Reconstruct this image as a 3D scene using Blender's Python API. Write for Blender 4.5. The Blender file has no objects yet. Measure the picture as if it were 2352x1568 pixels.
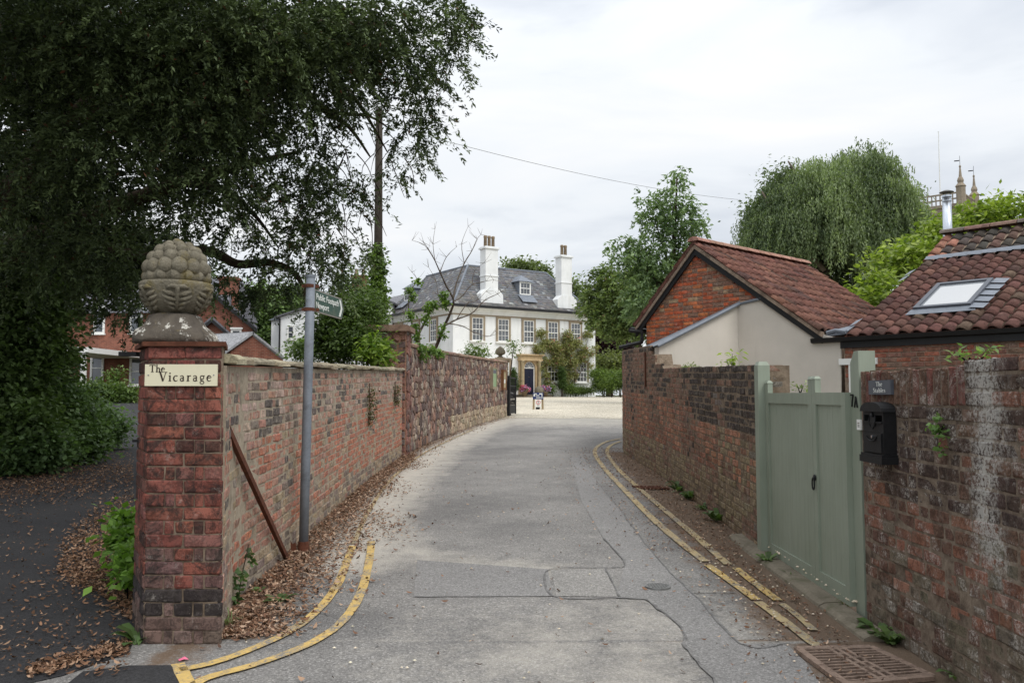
import bpy, bmesh, math, random
import numpy as np
from mathutils import Matrix, Vector
R = math.radians
rng = random.Random(7)
NR = np.random.default_rng(11)
scene = bpy.context.scene
COL = scene.collection

# ------------------------------------------------------------------ camera
FQ, CXQ, CYQ, HOR, EYE = 1898.0, 1176.0, 784.0, 907.0, 1.65
PITCH = math.atan((HOR - CYQ) / FQ)
cam_d = bpy.data.cameras.new('camera')
cam_d.sensor_width = 36.0
cam_d.lens = 36.0 * FQ / 2352.0
cam_d.clip_start = 0.05
cam_d.clip_end = 3000
cam = bpy.data.objects.new('camera', cam_d)
COL.objects.link(cam)
cam.location = (0, 0, EYE)
cam.rotation_euler = (R(90) + PITCH, 0, 0)
scene.camera = cam

# ------------------------------------------------------------------ world, sun, exposure
SUN_EL, SUN_AZ = 52.0, 140.0            # azimuth clockwise from +Y (north); the sun is behind and to the right
world = bpy.data.worlds.new('World')
scene.world = world
world.use_nodes = True
wn = world.node_tree
wn.nodes.clear()
def W(t, **k):
    n = wn.nodes.new(t)
    for a, b in k.items():
        setattr(n, a, b)
    return n
w_out = W('ShaderNodeOutputWorld')
w_bg = W('ShaderNodeBackground')
sky = W('ShaderNodeTexSky', sky_type='NISHITA', sun_disc=False)
sky.sun_elevation = R(SUN_EL)
sky.sun_rotation = R(SUN_AZ)
w_sc = W('ShaderNodeVectorMath', operation='SCALE')
w_sc.inputs['Scale'].default_value = 0.10
wn.links.new(sky.outputs[0], w_sc.inputs[0])
w_tc = W('ShaderNodeTexCoord')
w_map = W('ShaderNodeMapping')
w_map.inputs['Scale'].default_value = (1.0, 1.0, 4.2)
w_map.inputs['Location'].default_value = (0.35, 0.1, 0.0)
wn.links.new(w_tc.outputs['Generated'], w_map.inputs[0])
w_n1 = W('ShaderNodeTexNoise')
w_n1.inputs['Scale'].default_value = 2.2
w_n1.inputs['Detail'].default_value = 6
w_n1.inputs['Roughness'].default_value = 0.52
w_n1.inputs['Distortion'].default_value = 0.35
wn.links.new(w_map.outputs[0], w_n1.inputs['Vector'])
w_r1 = W('ShaderNodeValToRGB')
w_r1.color_ramp.elements[0].position = 0.37
w_r1.color_ramp.elements[0].color = (0.70, 0.745, 0.815, 1)
w_r1.color_ramp.elements[1].position = 0.70
w_r1.color_ramp.elements[1].color = (1.0, 1.0, 1.0, 1)
e = w_r1.color_ramp.elements.new(0.50)
e.color = (0.885, 0.92, 0.96, 1)
wn.links.new(w_n1.outputs[0], w_r1.inputs[0])
# overcast sky: the cloud deck is brighter overhead than at the horizon
w_sep = W('ShaderNodeSeparateXYZ')
wn.links.new(w_tc.outputs['Generated'], w_sep.inputs[0])
w_mr = W('ShaderNodeMapRange')
w_mr.inputs['From Min'].default_value = 0.0
w_mr.inputs['From Max'].default_value = 1.0
w_mr.inputs['To Min'].default_value = 1.0
w_mr.inputs['To Max'].default_value = 2.1
w_pw = W('ShaderNodeMath', operation='POWER', use_clamp=True)
w_pw.inputs[1].default_value = 2.2
wn.links.new(w_sep.outputs['Z'], w_pw.inputs[0])
wn.links.new(w_pw.outputs[0], w_mr.inputs['Value'])
w_cl = W('ShaderNodeVectorMath', operation='SCALE')
wn.links.new(w_r1.outputs[0], w_cl.inputs[0])
wn.links.new(w_mr.outputs[0], w_cl.inputs['Scale'])
w_mix = W('ShaderNodeMix', data_type='RGBA')
w_mix.inputs['Factor'].default_value = 0.93
wn.links.new(w_sc.outputs[0], w_mix.inputs[6])
wn.links.new(w_cl.outputs[0], w_mix.inputs[7])
wn.links.new(w_mix.outputs[2], w_bg.inputs['Color'])
w_bg.inputs['Strength'].default_value = 1.0
wn.links.new(w_bg.outputs[0], w_out.inputs['Surface'])

sun_d = bpy.data.lights.new('sun', 'SUN')
sun_d.energy = 1.5
sun_d.angle = R(25)
sun_d.color = (1.0, 0.965, 0.91)
sun = bpy.data.objects.new('sun', sun_d)
COL.objects.link(sun)
sdir = Vector((math.sin(R(SUN_AZ)) * math.cos(R(SUN_EL)), math.cos(R(SUN_AZ)) * math.cos(R(SUN_EL)), math.sin(R(SUN_EL))))
sun.rotation_euler = sdir.to_track_quat('Z', 'Y').to_euler()
sun.location = sdir * 60

vs = scene.view_settings
vs.view_transform = 'Standard'
vs.look = 'None'
vs.gamma = 1.0
vs.use_curve_mapping = False
vs.exposure = 0.0
scene.render.engine = 'CYCLES'
cy = scene.cycles
cy.use_denoising = True
cy.denoiser = "OPENIMAGEDENOISE"
cy.max_bounces = 6
cy.diffuse_bounces = 3
cy.glossy_bounces = 2
cy.transmission_bounces = 4
cy.transparent_max_bounces = 6
cy.caustics_reflective = False
cy.caustics_refractive = False

# ------------------------------------------------------------------ placing helpers
def ray(px, py):
    c, s = math.cos(PITCH), math.sin(PITCH)
    u = CYQ - py
    return Vector((px - CXQ, FQ * c - u * s, FQ * s + u * c))
def gz(y):
    """height of the ground: the lane climbs gently to the forecourt"""
    if y < 52:
        return 0.026 * y
    if y < 64:
        t = (y - 52) / 12
        return 1.352 + 0.156 * (2 * t - t * t) * 1.0
    return 1.508
def P(px, py, Y):
    d = ray(px, py)
    k = Y / d.y
    return Vector((d.x * k, Y, EYE + d.z * k))
def G(px, py, dz=0.0):
    """the ground point seen at a place of the photograph"""
    d = ray(px, py)
    k = EYE / (0.026 * d.y - d.z)
    y = d.y * k
    if y > 52:
        y = 52 + 0
        k = y / d.y
    return Vector((d.x * k, y, gz(y) + dz))
def PL(px, py, o, n):
    """where the ray meets the plane through o with normal n"""
    d = ray(px, py)
    c = Vector((0, 0, EYE))
    k = (Vector(o) - c).dot(n) / d.dot(n)
    return c + d * k

def lin(c):
    c = c / 255.0
    return c / 12.92 if c <= 0.04045 else ((c + 0.055) / 1.055) ** 2.4
def rgb(r, g, b, k=1.0):
    return (min(lin(r) * k, 0.95), min(lin(g) * k, 0.95), min(lin(b) * k, 0.95))
def mixc(a, b, t):
    return tuple(a[i] + (b[i] - a[i]) * t for i in range(3))
def jit(c, r, amt=0.12, sat=0.80):
    k = 1 + r.uniform(-amt, amt)
    g = 0.3 * c[0] + 0.55 * c[1] + 0.15 * c[2]
    c = tuple(g + (x - g) * sat for x in c)
    return tuple(max(0.004, x * k * (1 + r.uniform(-0.04, 0.04))) for x in c)

# ------------------------------------------------------------------ object helpers
WM = {}
def register(o, m):
    WM[o.name] = m
def tag(o, label=None, cat=None, group=None, kind=None):
    if label: o['label'] = label
    if cat: o['category'] = cat
    if group: o['group'] = group
    if kind: o['kind'] = kind
    return o
def thing(name, label, cat, loc=(0, 0, 0), group=None):
    o = bpy.data.objects.new(name, None)
    o.empty_display_size = 0.2
    COL.objects.link(o)
    o.location = loc
    register(o, Matrix.Translation(Vector(loc)))
    return tag(o, label, cat, group)
def link(name, mesh, parent=None, matrix=None):
    o = bpy.data.objects.new(name, mesh)
    COL.objects.link(o)
    m = matrix if matrix is not None else Matrix.Identity(4)
    if parent is not None:
        o.parent = parent
        o.matrix_parent_inverse = WM[parent.name].inverted()
    o.matrix_basis = m
    register(o, m)
    return o

class MB:
    """collects shapes and links them as one mesh object"""
    def __init__(self, M=None):
        self.v, self.f, self.c = [], [], []
        self.M = M
        self.col = None
    def add(self, verts, faces, col=None):
        o = len(self.v)
        if self.M is not None:
            verts = [self.M @ Vector(p) for p in verts]
        self.v.extend(tuple(p) for p in verts)
        self.f.extend(tuple(i + o for i in q) for q in faces)
        c = col if col is not None else self.col
        self.c.extend([c] * len(faces))
        return self
    def box(self, c, s, rot=None, col=None):
        x, y, z = s[0] / 2, s[1] / 2, s[2] / 2
        vs_ = [Vector((a * x, b * y, d * z)) for d in (-1, 1) for b in (-1, 1) for a in (-1, 1)]
        if rot is not None:
            vs_ = [rot @ p for p in vs_]
        c = Vector(c)
        return self.add([p + c for p in vs_], [(0, 2, 3, 1), (4, 5, 7, 6), (0, 1, 5, 4), (2, 6, 7, 3), (0, 4, 6, 2), (1, 3, 7, 5)], col)
    def box2(self, a, b, col=None):
        return self.box([(a[i] + b[i]) / 2 for i in range(3)], [abs(b[i] - a[i]) for i in range(3)], None, col)
    def prism(self, poly, ext, col=None):
        """a planar polygon (3D points) pushed along ext"""
        n = len(poly)
        ext = Vector(ext)
        p = [Vector(q) for q in poly]
        q2 = [q + ext for q in p]
        fs = [tuple(range(n))[::-1], tuple(range(n, 2 * n))]
        fs += [(i, (i + 1) % n, n + (i + 1) % n, n + i) for i in range(n)]
        return self.add(p + q2, fs, col)
    def poly(self, pts, col=None):
        return self.add(pts, [tuple(range(len(pts)))], col)
    def tube(self, pts, rad, n=8, col=None, cap=True):
        pts = [Vector(p) for p in pts]
        if not hasattr(rad, '__len__'):
            rad = [rad] * len(pts)
        vs_, fs = [], []
        ref = Vector((0.31, 0.17, 0.93)).normalized()
        for i, p in enumerate(pts):
            t = (pts[min(i + 1, len(pts) - 1)] - pts[max(i - 1, 0)])
            if t.length < 1e-9: t = Vector((0, 0, 1))
            t.normalize()
            u = t.cross(ref)
            if u.length < 1e-3: u = t.cross(Vector((1, 0, 0)))
            u.normalize()
            w = t.cross(u)
            for k in range(n):
                a = 2 * math.pi * k / n
                vs_.append(p + (u * math.cos(a) + w * math.sin(a)) * rad[i])
        for i in range(len(pts) - 1):
            for k in range(n):
                a, b = i * n + k, i * n + (k + 1) % n
                fs.append((a, b, b + n, a + n))
        if cap:
            fs.append(tuple(range(n))[::-1])
            fs.append(tuple(range((len(pts) - 1) * n, len(pts) * n)))
        return self.add(vs_, fs, col)
    def lathe(self, prof, n=16, c=(0, 0, 0), col=None, a0=0.0):
        c = Vector(c)
        vs_, fs = [], []
        for r, z in prof:
            for k in range(n):
                a = a0 + 2 * math.pi * k / n
                vs_.append(c + Vector((r * math.cos(a), r * math.sin(a), z)))
        for i in range(len(prof) - 1):
            for k in range(n):
                a, b = i * n + k, i * n + (k + 1) % n
                fs.append((a, b, b + n, a + n))
        fs.append(tuple(range(n))[::-1])
        fs.append(tuple(range((len(prof) - 1) * n, len(prof) * n)))
        return self.add(vs_, fs, col)
    def ribbon(self, pts, wid, dz=0.0, col=None):
        """a flat strip on the ground along pts"""
        pts = [Vector(p) for p in pts]
        if not hasattr(wid, '__len__'):
            wid = [wid] * len(pts)
        vs_, fs = [], []
        for i, p in enumerate(pts):
            t = pts[min(i + 1, len(pts) - 1)] - pts[max(i - 1, 0)]
            t.z = 0
            t.normalize()
            s = Vector((t.y, -t.x, 0)) * wid[i] / 2
            for q in (p - s, p + s):
                vs_.append(Vector((q.x, q.y, gz(q.y) + dz)))
        fs = [(2 * i, 2 * i + 1, 2 * i + 3, 2 * i + 2) for i in range(len(pts) - 1)]
        return self.add(vs_, fs, col)
    def build(self, name, mat, parent=None, smooth=False, label=None, kind=None):
        me = bpy.data.meshes.new(name)
        me.from_pydata(self.v, [], self.f)
        if any(c is not None for c in self.c):
            at = me.attributes.new('col', 'FLOAT_COLOR', 'FACE')
            at.data.foreach_set('color', [x for c in self.c for x in ((*c, 1.0) if c is not None else (0.5, 0.5, 0.5, 1.0))])
        if mat is not None:
            me.materials.append(mat)
        if smooth:
            me.polygons.foreach_set('use_smooth', [True] * len(me.polygons))
        me.update()
        o = link(name, me, parent)
        if label: o['label'] = label
        if kind: o['kind'] = kind
        return o

def np_mesh(name, V, F, mat, cols=None, smooth=False):
    """numpy arrays of vertices (n,3) and equal-sized faces (m,k) to a mesh"""
    me = bpy.data.meshes.new(name)
    V = np.asarray(V, dtype=np.float32)
    F = np.asarray(F, dtype=np.int32)
    m, k = F.shape
    me.vertices.add(len(V))
    me.vertices.foreach_set('co', V.ravel())
    me.loops.add(m * k)
    me.loops.foreach_set('vertex_index', F.ravel())
    me.polygons.add(m)
    me.polygons.foreach_set('loop_start', np.arange(0, m * k, k, dtype=np.int32))
    if cols is not None:
        at = me.attributes.new('col', 'FLOAT_COLOR', 'FACE')
        c4 = np.ones((m, 4), dtype=np.float32)
        c4[:, :3] = cols
        at.data.foreach_set('color', c4.ravel())
    if smooth:
        me.polygons.foreach_set('use_smooth', np.ones(m, dtype=bool))
    me.materials.append(mat)
    me.update(calc_edges=True)
    return me

# ------------------------------------------------------------------ materials
class NT:
    def __init__(self, name):
        self.m = bpy.data.materials.new(name)
        self.m.use_nodes = True
        self.t = self.m.node_tree
        self.t.nodes.clear()
        self.out = self.n('ShaderNodeOutputMaterial')
        self.b = self.n('ShaderNodeBsdfPrincipled')
        self.t.links.new(self.b.outputs[0], self.out.inputs[0])
        self.pos = self.n('ShaderNodeNewGeometry').outputs['Position']
    def n(self, typ, **k):
        x = self.t.nodes.new(typ)
        for a, b in k.items():
            setattr(x, a, b)
        return x
    def put(self, sock, v):
        if isinstance(v, bpy.types.NodeSocket):
            self.t.links.new(v, sock)
        elif v is not None:
            if sock.type == 'RGBA' and len(v) == 3:
                v = (*v, 1)
            sock.default_value = v
    def noise(self, scale, detail=3, rough=0.55, vec=None, stretch=None, dist=0.0):
        x = self.n('ShaderNodeTexNoise')
        v = vec if vec is not None else self.pos
        if stretch is not None:
            mp = self.n('ShaderNodeMapping')
            mp.inputs['Scale'].default_value = stretch
            self.put(mp.inputs[0], v)
            v = mp.outputs[0]
        self.put(x.inputs['Vector'], v)
        x.inputs['Scale'].default_value = scale
        x.inputs['Detail'].default_value = detail
        x.inputs['Roughness'].default_value = rough
        x.inputs['Distortion'].default_value = dist
        return x.outputs[0]
    def voro(self, scale, feature='F1', out='Distance', vec=None):
        x = self.n('ShaderNodeTexVoronoi', feature=feature)
        self.put(x.inputs['Vector'], vec if vec is not None else self.pos)
        x.inputs['Scale'].default_value = scale
        return x.outputs[out]
    def ramp(self, fac, stops, interp='LINEAR'):
        x = self.n('ShaderNodeValToRGB')
        cr = x.color_ramp
        cr.interpolation = interp
        while len(cr.elements) < len(stops):
            cr.elements.new(0.5)
        for el, (p, c) in zip(cr.elements, stops):
            el.position = p
            if not hasattr(c, '__len__'): c = (c, c, c)
            el.color = (*c, 1) if len(c) == 3 else c
        self.put(x.inputs[0], fac)
        return x.outputs[0]
    def mix(self, f, a, b, mode='MIX'):
        x = self.n('ShaderNodeMix', data_type='RGBA', blend_type=mode)
        x.clamp_factor = True
        self.put(x.inputs[0], f)
        self.put(x.inputs[6], a)
        self.put(x.inputs[7], b)
        return x.outputs[2]
    def math(self, op, a, b=0.0, clamp=False):
        x = self.n('ShaderNodeMath', operation=op, use_clamp=clamp)
        self.put(x.inputs[0], a)
        self.put(x.inputs[1], b)
        return x.outputs[0]
    def attr(self, name, typ='GEOMETRY', out='Color'):
        x = self.n('ShaderNodeAttribute', attribute_type=typ, attribute_name=name)
        return x.outputs[out]
    def piececol(self):
        """the colour of a piece: custom property of a single piece, face attribute of joined ones"""
        return self.mix(1.0, self.attr('col', 'GEOMETRY'), self.attr('tone', 'OBJECT'), 'ADD')
    def bump(self, h, strength=0.4, dist=0.01):
        x = self.n('ShaderNodeBump')
        x.inputs['Strength'].default_value = strength
        x.inputs['Distance'].default_value = dist
        self.put(x.inputs['Height'], h)
        self.put(self.b.inputs['Normal'], x.outputs[0])
    def fin(self, col=None, rough=0.85, spec=0.25, metal=None):
        if col is not None: self.put(self.b.inputs['Base Color'], col)
        self.put(self.b.inputs['Roughness'], rough)
        self.put(self.b.inputs['Specular IOR Level'], spec)
        if metal is not None: self.put(self.b.inputs['Metallic'], metal)
        return self.m

MATS = {}
def plain(name, col, rough=0.7, spec=0.3, metal=None, var=0.12, scale=6.0, bump=0.0, bscale=40.0, grime=None):
    t = NT(name)
    n1 = t.noise(scale, 4, 0.6)
    n2 = t.noise(scale * 9, 3, 0.6)
    f = t.math('ADD', t.math('MULTIPLY', n1, 0.6), t.math('MULTIPLY', n2, 0.4))
    lo = tuple(x * (1 - var * 1.6) for x in col)
    hi = tuple(min(x * (1 + var * 1.6), 0.95) for x in col)
    c = t.ramp(f, [(0.3, lo), (0.7, hi)])
    if grime is not None:
        g = t.ramp(t.noise(scale * 0.9, 6, 0.7, dist=0.6), [(0.52, 0.0), (0.72, 1.0)])
        c = t.mix(g, c, grime)
    if bump:
        t.bump(t.noise(bscale, 4, 0.6), bump, 0.01)
    MATS[name] = t.fin(c, rough, spec, metal)
    return MATS[name]

def brick_mat(name, white=0.0, white_col=(0.62, 0.57, 0.51), wscale=9.0, dark=0.25, moss=0.0, bloom=False, dscale=11, smear=0.3, smear_col=(0.33, 0.28, 0.235)):
    t = NT(name)
    base = t.piececol()
    n1 = t.noise(14, 5, 0.65, dist=0.4)
    n2 = t.noise(75, 4, 0.7)
    k = t.math('ADD', t.math('MULTIPLY', n1, 1.1), t.math('MULTIPLY', n2, 0.9))
    c = t.mix(1.0, base, t.ramp(k, [(0.62, 0.62), (1.0, 1.0), (1.35, 1.45)]), 'MULTIPLY')
    if dark:
        d = t.ramp(t.noise(dscale, 6, 0.75, dist=0.9), [(0.48, 0.0), (0.60, 1.0)])
        c = t.mix(t.math('MULTIPLY', d, dark), c, (0.035, 0.028, 0.026))
    if smear:
        sm = t.ramp(t.noise(17, 7, 0.8, dist=0.3), [(0.50, 0.0), (0.66, 1.0)])
        c = t.mix(t.math('MULTIPLY', sm, smear), c, smear_col)
    if bloom:
        c = lime_run(t, c)
    if white:
        w = t.ramp(t.noise(wscale, 9, 0.82, dist=0.5), [(0.56 - 0.09 * white, 0.0), (0.64 - 0.09 * white, 1.0)])
        w2 = t.ramp(t.noise(70, 4, 0.75), [(0.42, 0.0), (0.60, 1.0)])
        w = t.math('MULTIPLY', w, w2)
        c = t.mix(t.math('MULTIPLY', w, min(1.0, 0.35 + white)), c, white_col)
    if moss:
        g = t.ramp(t.noise(5, 6, 0.7, dist=0.4), [(0.5, 0.0), (0.68, 1.0)])
        c = t.mix(t.math('MULTIPLY', g, moss), c, (0.085, 0.085, 0.035))
    h = t.math('ADD', t.math('MULTIPLY', n2, 0.6), t.noise(190, 3, 0.7))
    t.bump(h, 0.9, 0.009)
    MATS[name] = t.fin(c, 0.92, 0.15)
    return MATS[name]

def lime_run(t, c):
    # a run of lime bloom down the wall below a leaking joint
    sx = t.n('ShaderNodeSeparateXYZ'); t.put(sx.inputs[0], t.pos)
    wob = t.math('ADD', sx.outputs[1], t.math('MULTIPLY', t.math('SUBTRACT', t.noise(2.2, 5, 0.65), 0.5), 0.55))
    band = t.math('SUBTRACT', 1.0, t.math('DIVIDE', t.math('ABSOLUTE', t.math('SUBTRACT', wob, 4.14)), 0.24), True)
    hi = t.ramp(sx.outputs[2], [(0.55, 0.0), (1.0, 1.0)])
    bl = t.math('MULTIPLY', t.math('MULTIPLY', t.math('MULTIPLY', band, hi), 1.3), t.ramp(t.noise(60, 4, 0.7), [(0.35, 0.15), (0.6, 1.0)]))
    bn = t.ramp(t.math('ADD', t.math('MULTIPLY', t.noise(26, 7, 0.8), 1.0), t.math('MULTIPLY', bl, 0.22)), [(0.53, 0.0), (0.64, 1.0)])
    return t.mix(t.math('MULTIPLY', bn, t.math('MINIMUM', bl, 0.8)), c, (0.58, 0.56, 0.52))
def mortar_mat(name, c0, c1, white=0.0):
    t = NT(name)
    n = t.noise(16, 6, 0.7)
    c = t.ramp(n, [(0.32, c0), (0.68, c1)])
    c = t.mix(t.ramp(t.noise(4.5, 5, 0.7), [(0.5, 0.0), (0.66, 0.75)]), c, tuple(x * 0.55 for x in c0))
    if white: c = lime_run(t, c)
    t.bump(t.math('ADD', n, t.noise(120, 3, 0.7)), 0.8, 0.008)
    MATS[name] = t.fin(c, 0.95, 0.1)
    return MATS[name]

def leaf_mat(name, trans=0.28, rough=0.5, spec=0.25, boost=1.0):
    t = NT(name)
    c = t.attr('col')
    t.fin(c, rough, spec)
    tr = t.n('ShaderNodeBsdfTranslucent')
    t.put(tr.inputs[0], t.mix(1.0, c, (1.15 * boost, 1.3 * boost, 0.55), 'MULTIPLY'))
    mx = t.n('ShaderNodeMixShader')
    mx.inputs[0].default_value = trans
    t.t.links.new(t.b.outputs[0], mx.inputs[1])
    t.t.links.new(tr.outputs[0], mx.inputs[2])
    t.t.links.new(mx.outputs[0], t.out.inputs[0])
    MATS[name] = t.m
    return t.m

brick_mat('brick_red', 0.10, dark=0.85, wscale=6, dscale=7, smear=0.15)
brick_mat('brick_old', 0.24, dark=0.25, wscale=10, smear=0.75, smear_col=(0.40, 0.345, 0.285))
brick_mat('brick_sooty', 0.55, (0.56, 0.52, 0.47), 5.0, dark=0.35, bloom=True, dscale=4, smear=0.35)
brick_mat('brick_lane', 0.25, (0.50, 0.46, 0.40), 7.0, dark=0.4, moss=0.22, dscale=5, smear=0.45)
brick_mat('brick_gable', 0.15, dark=0.15, smear=0.2)
brick_mat('rubble', 0.22, (0.42, 0.34, 0.28), 12.0, dark=0.3)
mortar_mat('mortar_grey', rgb(150, 138, 122), rgb(185, 172, 152))
mortar_mat('mortar_dark', rgb(108, 94, 80), rgb(150, 134, 116))
mortar_mat('mortar_shaded', rgb(98, 84, 74), rgb(150, 136, 120), 1.0)  # joint mortar coloured darker to deepen the shade of the recesses
mortar_mat('mortar_pink', rgb(150, 114, 94), rgb(180, 144, 120))
mortar_mat('mortar_pale', rgb(132, 114, 100), rgb(172, 154, 136))
plain('stone_buff', rgb(176, 160, 128), 0.9, 0.15, var=0.22, scale=5, bump=0.5, bscale=60, grime=(0.12, 0.11, 0.085))
plain('stone_grey', rgb(118, 112, 98), 0.95, 0.1, var=0.3, scale=9, bump=0.9, bscale=55, grime=(0.17, 0.135, 0.05))
plain('stone_bath', rgb(190, 166, 130), 0.85, 0.15, var=0.14, scale=4, bump=0.2)
plain('stone_surround', rgb(152, 138, 118), 0.9, 0.15, var=0.15, scale=5, bump=0.2)
plain('stone_church', rgb(150, 138, 122), 0.9, 0.1, var=0.2, scale=1.2, bump=0.3, bscale=8)
t = NT('render_white')
c = t.ramp(t.noise(1.1, 5, 0.6), [(0.3, rgb(228, 230, 230)), (0.7, rgb(243, 244, 243))])
c = t.mix(t.ramp(t.noise(1.6, 6, 0.7, stretch=(1, 1, 0.16)), [(0.52, 0.0), (0.75, 0.5)]), c, rgb(196, 196, 188))
t.bump(t.noise(7, 5, 0.65), 0.25, 0.02)
MATS['render_white'] = t.fin(c, 0.85, 0.2)
t = NT('render_cream')
c = t.ramp(t.noise(1.3, 5, 0.6), [(0.3, rgb(202, 195, 184)), (0.7, rgb(217, 209, 198))])
c = t.mix(t.ramp(t.noise(2.0, 6, 0.7, stretch=(1, 1, 0.2)), [(0.55, 0.0), (0.78, 0.45)]), c, rgb(172, 166, 152))
t.bump(t.noise(26, 5, 0.65), 0.25, 0.006)
MATS['render_cream'] = t.fin(c, 0.9, 0.15)
plain('paint_white', rgb(236, 236, 232), 0.5, 0.4, var=0.03)
t = NT('paint_sage')
g = t.noise(26, 5, 0.65, stretch=(1, 1, 0.05))
c = t.ramp(t.noise(2.2, 5, 0.6), [(0.3, rgb(140, 149, 133)), (0.7, rgb(150, 158, 143))])
c = t.mix(1.0, c, t.ramp(g, [(0.3, 0.93), (0.7, 1.05)]), 'MULTIPLY')
c = t.mix(t.ramp(t.noise(13, 7, 0.8), [(0.62, 0.0), (0.74, 0.45)]), c, rgb(96, 98, 84))
t.bump(g, 0.25, 0.003)
MATS['paint_sage'] = t.fin(c, 0.62, 0.28)
plain('paint_black', (0.012, 0.012, 0.013), 0.45, 0.4, var=0.2)
plain('paint_navy', (0.008, 0.010, 0.028), 0.4, 0.4, var=0.1)
plain('iron_black', (0.010, 0.010, 0.011), 0.6, 0.3, var=0.3, scale=30, bump=0.25, bscale=150)
plain('iron_rust', rgb(96, 60, 46), 0.9, 0.2, var=0.3, scale=18, bump=0.4, bscale=120)
plain('iron_brown', rgb(146, 126, 112), 0.85, 0.25, var=0.22, scale=18, bump=0.5, bscale=90, grime=rgb(70, 52, 42))
plain('iron_grey', rgb(120, 120, 118), 0.7, 0.4, var=0.2, scale=20, bump=0.4, bscale=90)
plain('galvanised', rgb(122, 128, 136), 0.6, 0.35, 0.1, var=0.14, scale=5, grime=rgb(92, 96, 102))
plain('steel_flue', rgb(196, 202, 210), 0.22, 0.5, 0.9, var=0.05)
plain('lead', rgb(122, 128, 137), 0.6, 0.35, var=0.16, scale=5, bump=0.2, bscale=14)
plain('wood_grey', rgb(150, 132, 104), 0.8, 0.2, var=0.2, scale=8, bump=0.3)
plain('wood_brown', rgb(120, 82, 55), 0.7, 0.2, var=0.2, scale=8)
plain('wood_pole', rgb(66, 60, 54), 0.9, 0.1, var=0.25, scale=6, bump=0.6, bscale=30)
plain('bark', rgb(66, 56, 46), 0.95, 0.1, var=0.3, scale=8, bump=0.8, bscale=30)
plain('bark_grey', rgb(108, 98, 88), 0.95, 0.1, var=0.3, scale=8, bump=0.5, bscale=30)
plain('terracotta', rgb(142, 124, 102), 0.85, 0.2, var=0.2, scale=6, grime=rgb(124, 114, 98))
plain('plate_cream', rgb(226, 219, 190), 0.45, 0.4, var=0.02)
plain('ink_dark', rgb(58, 44, 36), 0.6, 0.3, var=0.05)
plain('ink_white', rgb(232, 234, 228), 0.6, 0.3, var=0.03)
plain('ink_red', rgb(190, 40, 45), 0.5, 0.3, var=0.03)
plain('sign_green', rgb(60, 86, 76), 0.45, 0.35, var=0.12, scale=2.2, grime=rgb(118, 118, 100))
plain('sign_blue', rgb(36, 50, 98), 0.4, 0.4, var=0.04)
plain('poster_green', rgb(132, 160, 112), 0.4, 0.4, var=0.15, scale=9)
plain('slate_plate', rgb(86, 90, 98), 0.5, 0.35, var=0.1, scale=14)
plain('slate_brown', rgb(150, 145, 138), 0.75, 0.3, var=0.2)
plain('concrete', rgb(128, 120, 106), 0.95, 0.1, var=0.2, scale=6, bump=0.6, bscale=50, grime=rgb(98, 98, 78))
plain('dark_void', (0.008, 0.008, 0.008), 0.9, 0.1)  # near-black, stands in for the shade inside openings
plain('litter_pink', rgb(235, 120, 150), 0.6, 0.3)

def window_glass(name, tint):
    t = NT(name)
    n = t.noise(0.9, 2, 0.5)
    c = t.ramp(n, [(0.35, tuple(x * 0.6 for x in tint)), (0.65, tint)])
    t.b.inputs['Coat Weight'].default_value = 0.0
    MATS[name] = t.fin(c, 0.04, 1.0)
    t.b.inputs['IOR'].default_value = 1.6
    return MATS[name]
window_glass('glass', (0.075, 0.085, 0.10))
window_glass('glass_dark', (0.020, 0.018, 0.020))
# roof-light glass: a mirror of the bright sky over a dim room
t = NT('glass_roof'); t.b.inputs['IOR'].default_value = 2.6; MATS['glass_roof'] = t.fin((0.30, 0.32, 0.34), 0.05, 1.0)

def tile_mat(name, lich=0.2, lcol=(0.30, 0.27, 0.19)):
    t = NT(name)
    n1 = t.noise(9, 5, 0.7)
    n2 = t.noise(70, 4, 0.7)
    c = t.mix(1.0, t.piececol(), t.ramp(t.math('ADD', n1, n2), [(0.7, 0.55), (1.0, 1.0), (1.3, 1.4)]), 'MULTIPLY')
    l = t.ramp(t.noise(13, 7, 0.78), [(0.56, 0.0), (0.70, 1.0)])
    c = t.mix(t.math('MULTIPLY', l, lich), c, lcol)
    t.bump(n2, 0.5, 0.004)
    MATS[name] = t.fin(c, 0.85, 0.2)
tile_mat('tile_red', 0.25)
tile_mat('tile_old', 0.45, (0.20, 0.19, 0.15))
tile_mat('slate', 0.35, (0.26, 0.26, 0.25))
tile_mat('piece_stone', 0.5, (0.36, 0.30, 0.13))

# far brickwork, its courses too small to tell apart
def far_brick(name, c0, c1, cm):
    t = NT(name)
    b = t.n('ShaderNodeTexBrick')
    tc = t.n('ShaderNodeTexCoord')
    sx = t.n('ShaderNodeSeparateXYZ'); t.put(sx.inputs[0], t.pos)
    cb = t.n('ShaderNodeCombineXYZ')
    t.put(cb.inputs[0], t.math('ADD', sx.outputs[0], sx.outputs[1])); t.put(cb.inputs[1], sx.outputs[2])
    t.put(b.inputs['Vector'], cb.outputs[0])
    b.inputs['Scale'].default_value = 1.0
    b.inputs['Brick Width'].default_value = 0.225
    b.inputs['Row Height'].default_value = 0.075
    b.inputs['Mortar Size'].default_value = 0.006
    t.put(b.inputs['Color1'], c0); t.put(b.inputs['Color2'], c1); t.put(b.inputs['Mortar'], cm)
    c = t.mix(1.0, b.outputs[0], t.ramp(t.noise(2.2, 5, 0.65), [(0.3, 0.72), (0.7, 1.25)]), 'MULTIPLY')
    t.bump(b.outputs['Fac'], -0.4, 0.006)
    MATS[name] = t.fin(c, 0.9, 0.15)
far_brick('brick_far', rgb(136, 84, 68), rgb(112, 68, 56), rgb(136, 116, 102))

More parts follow.
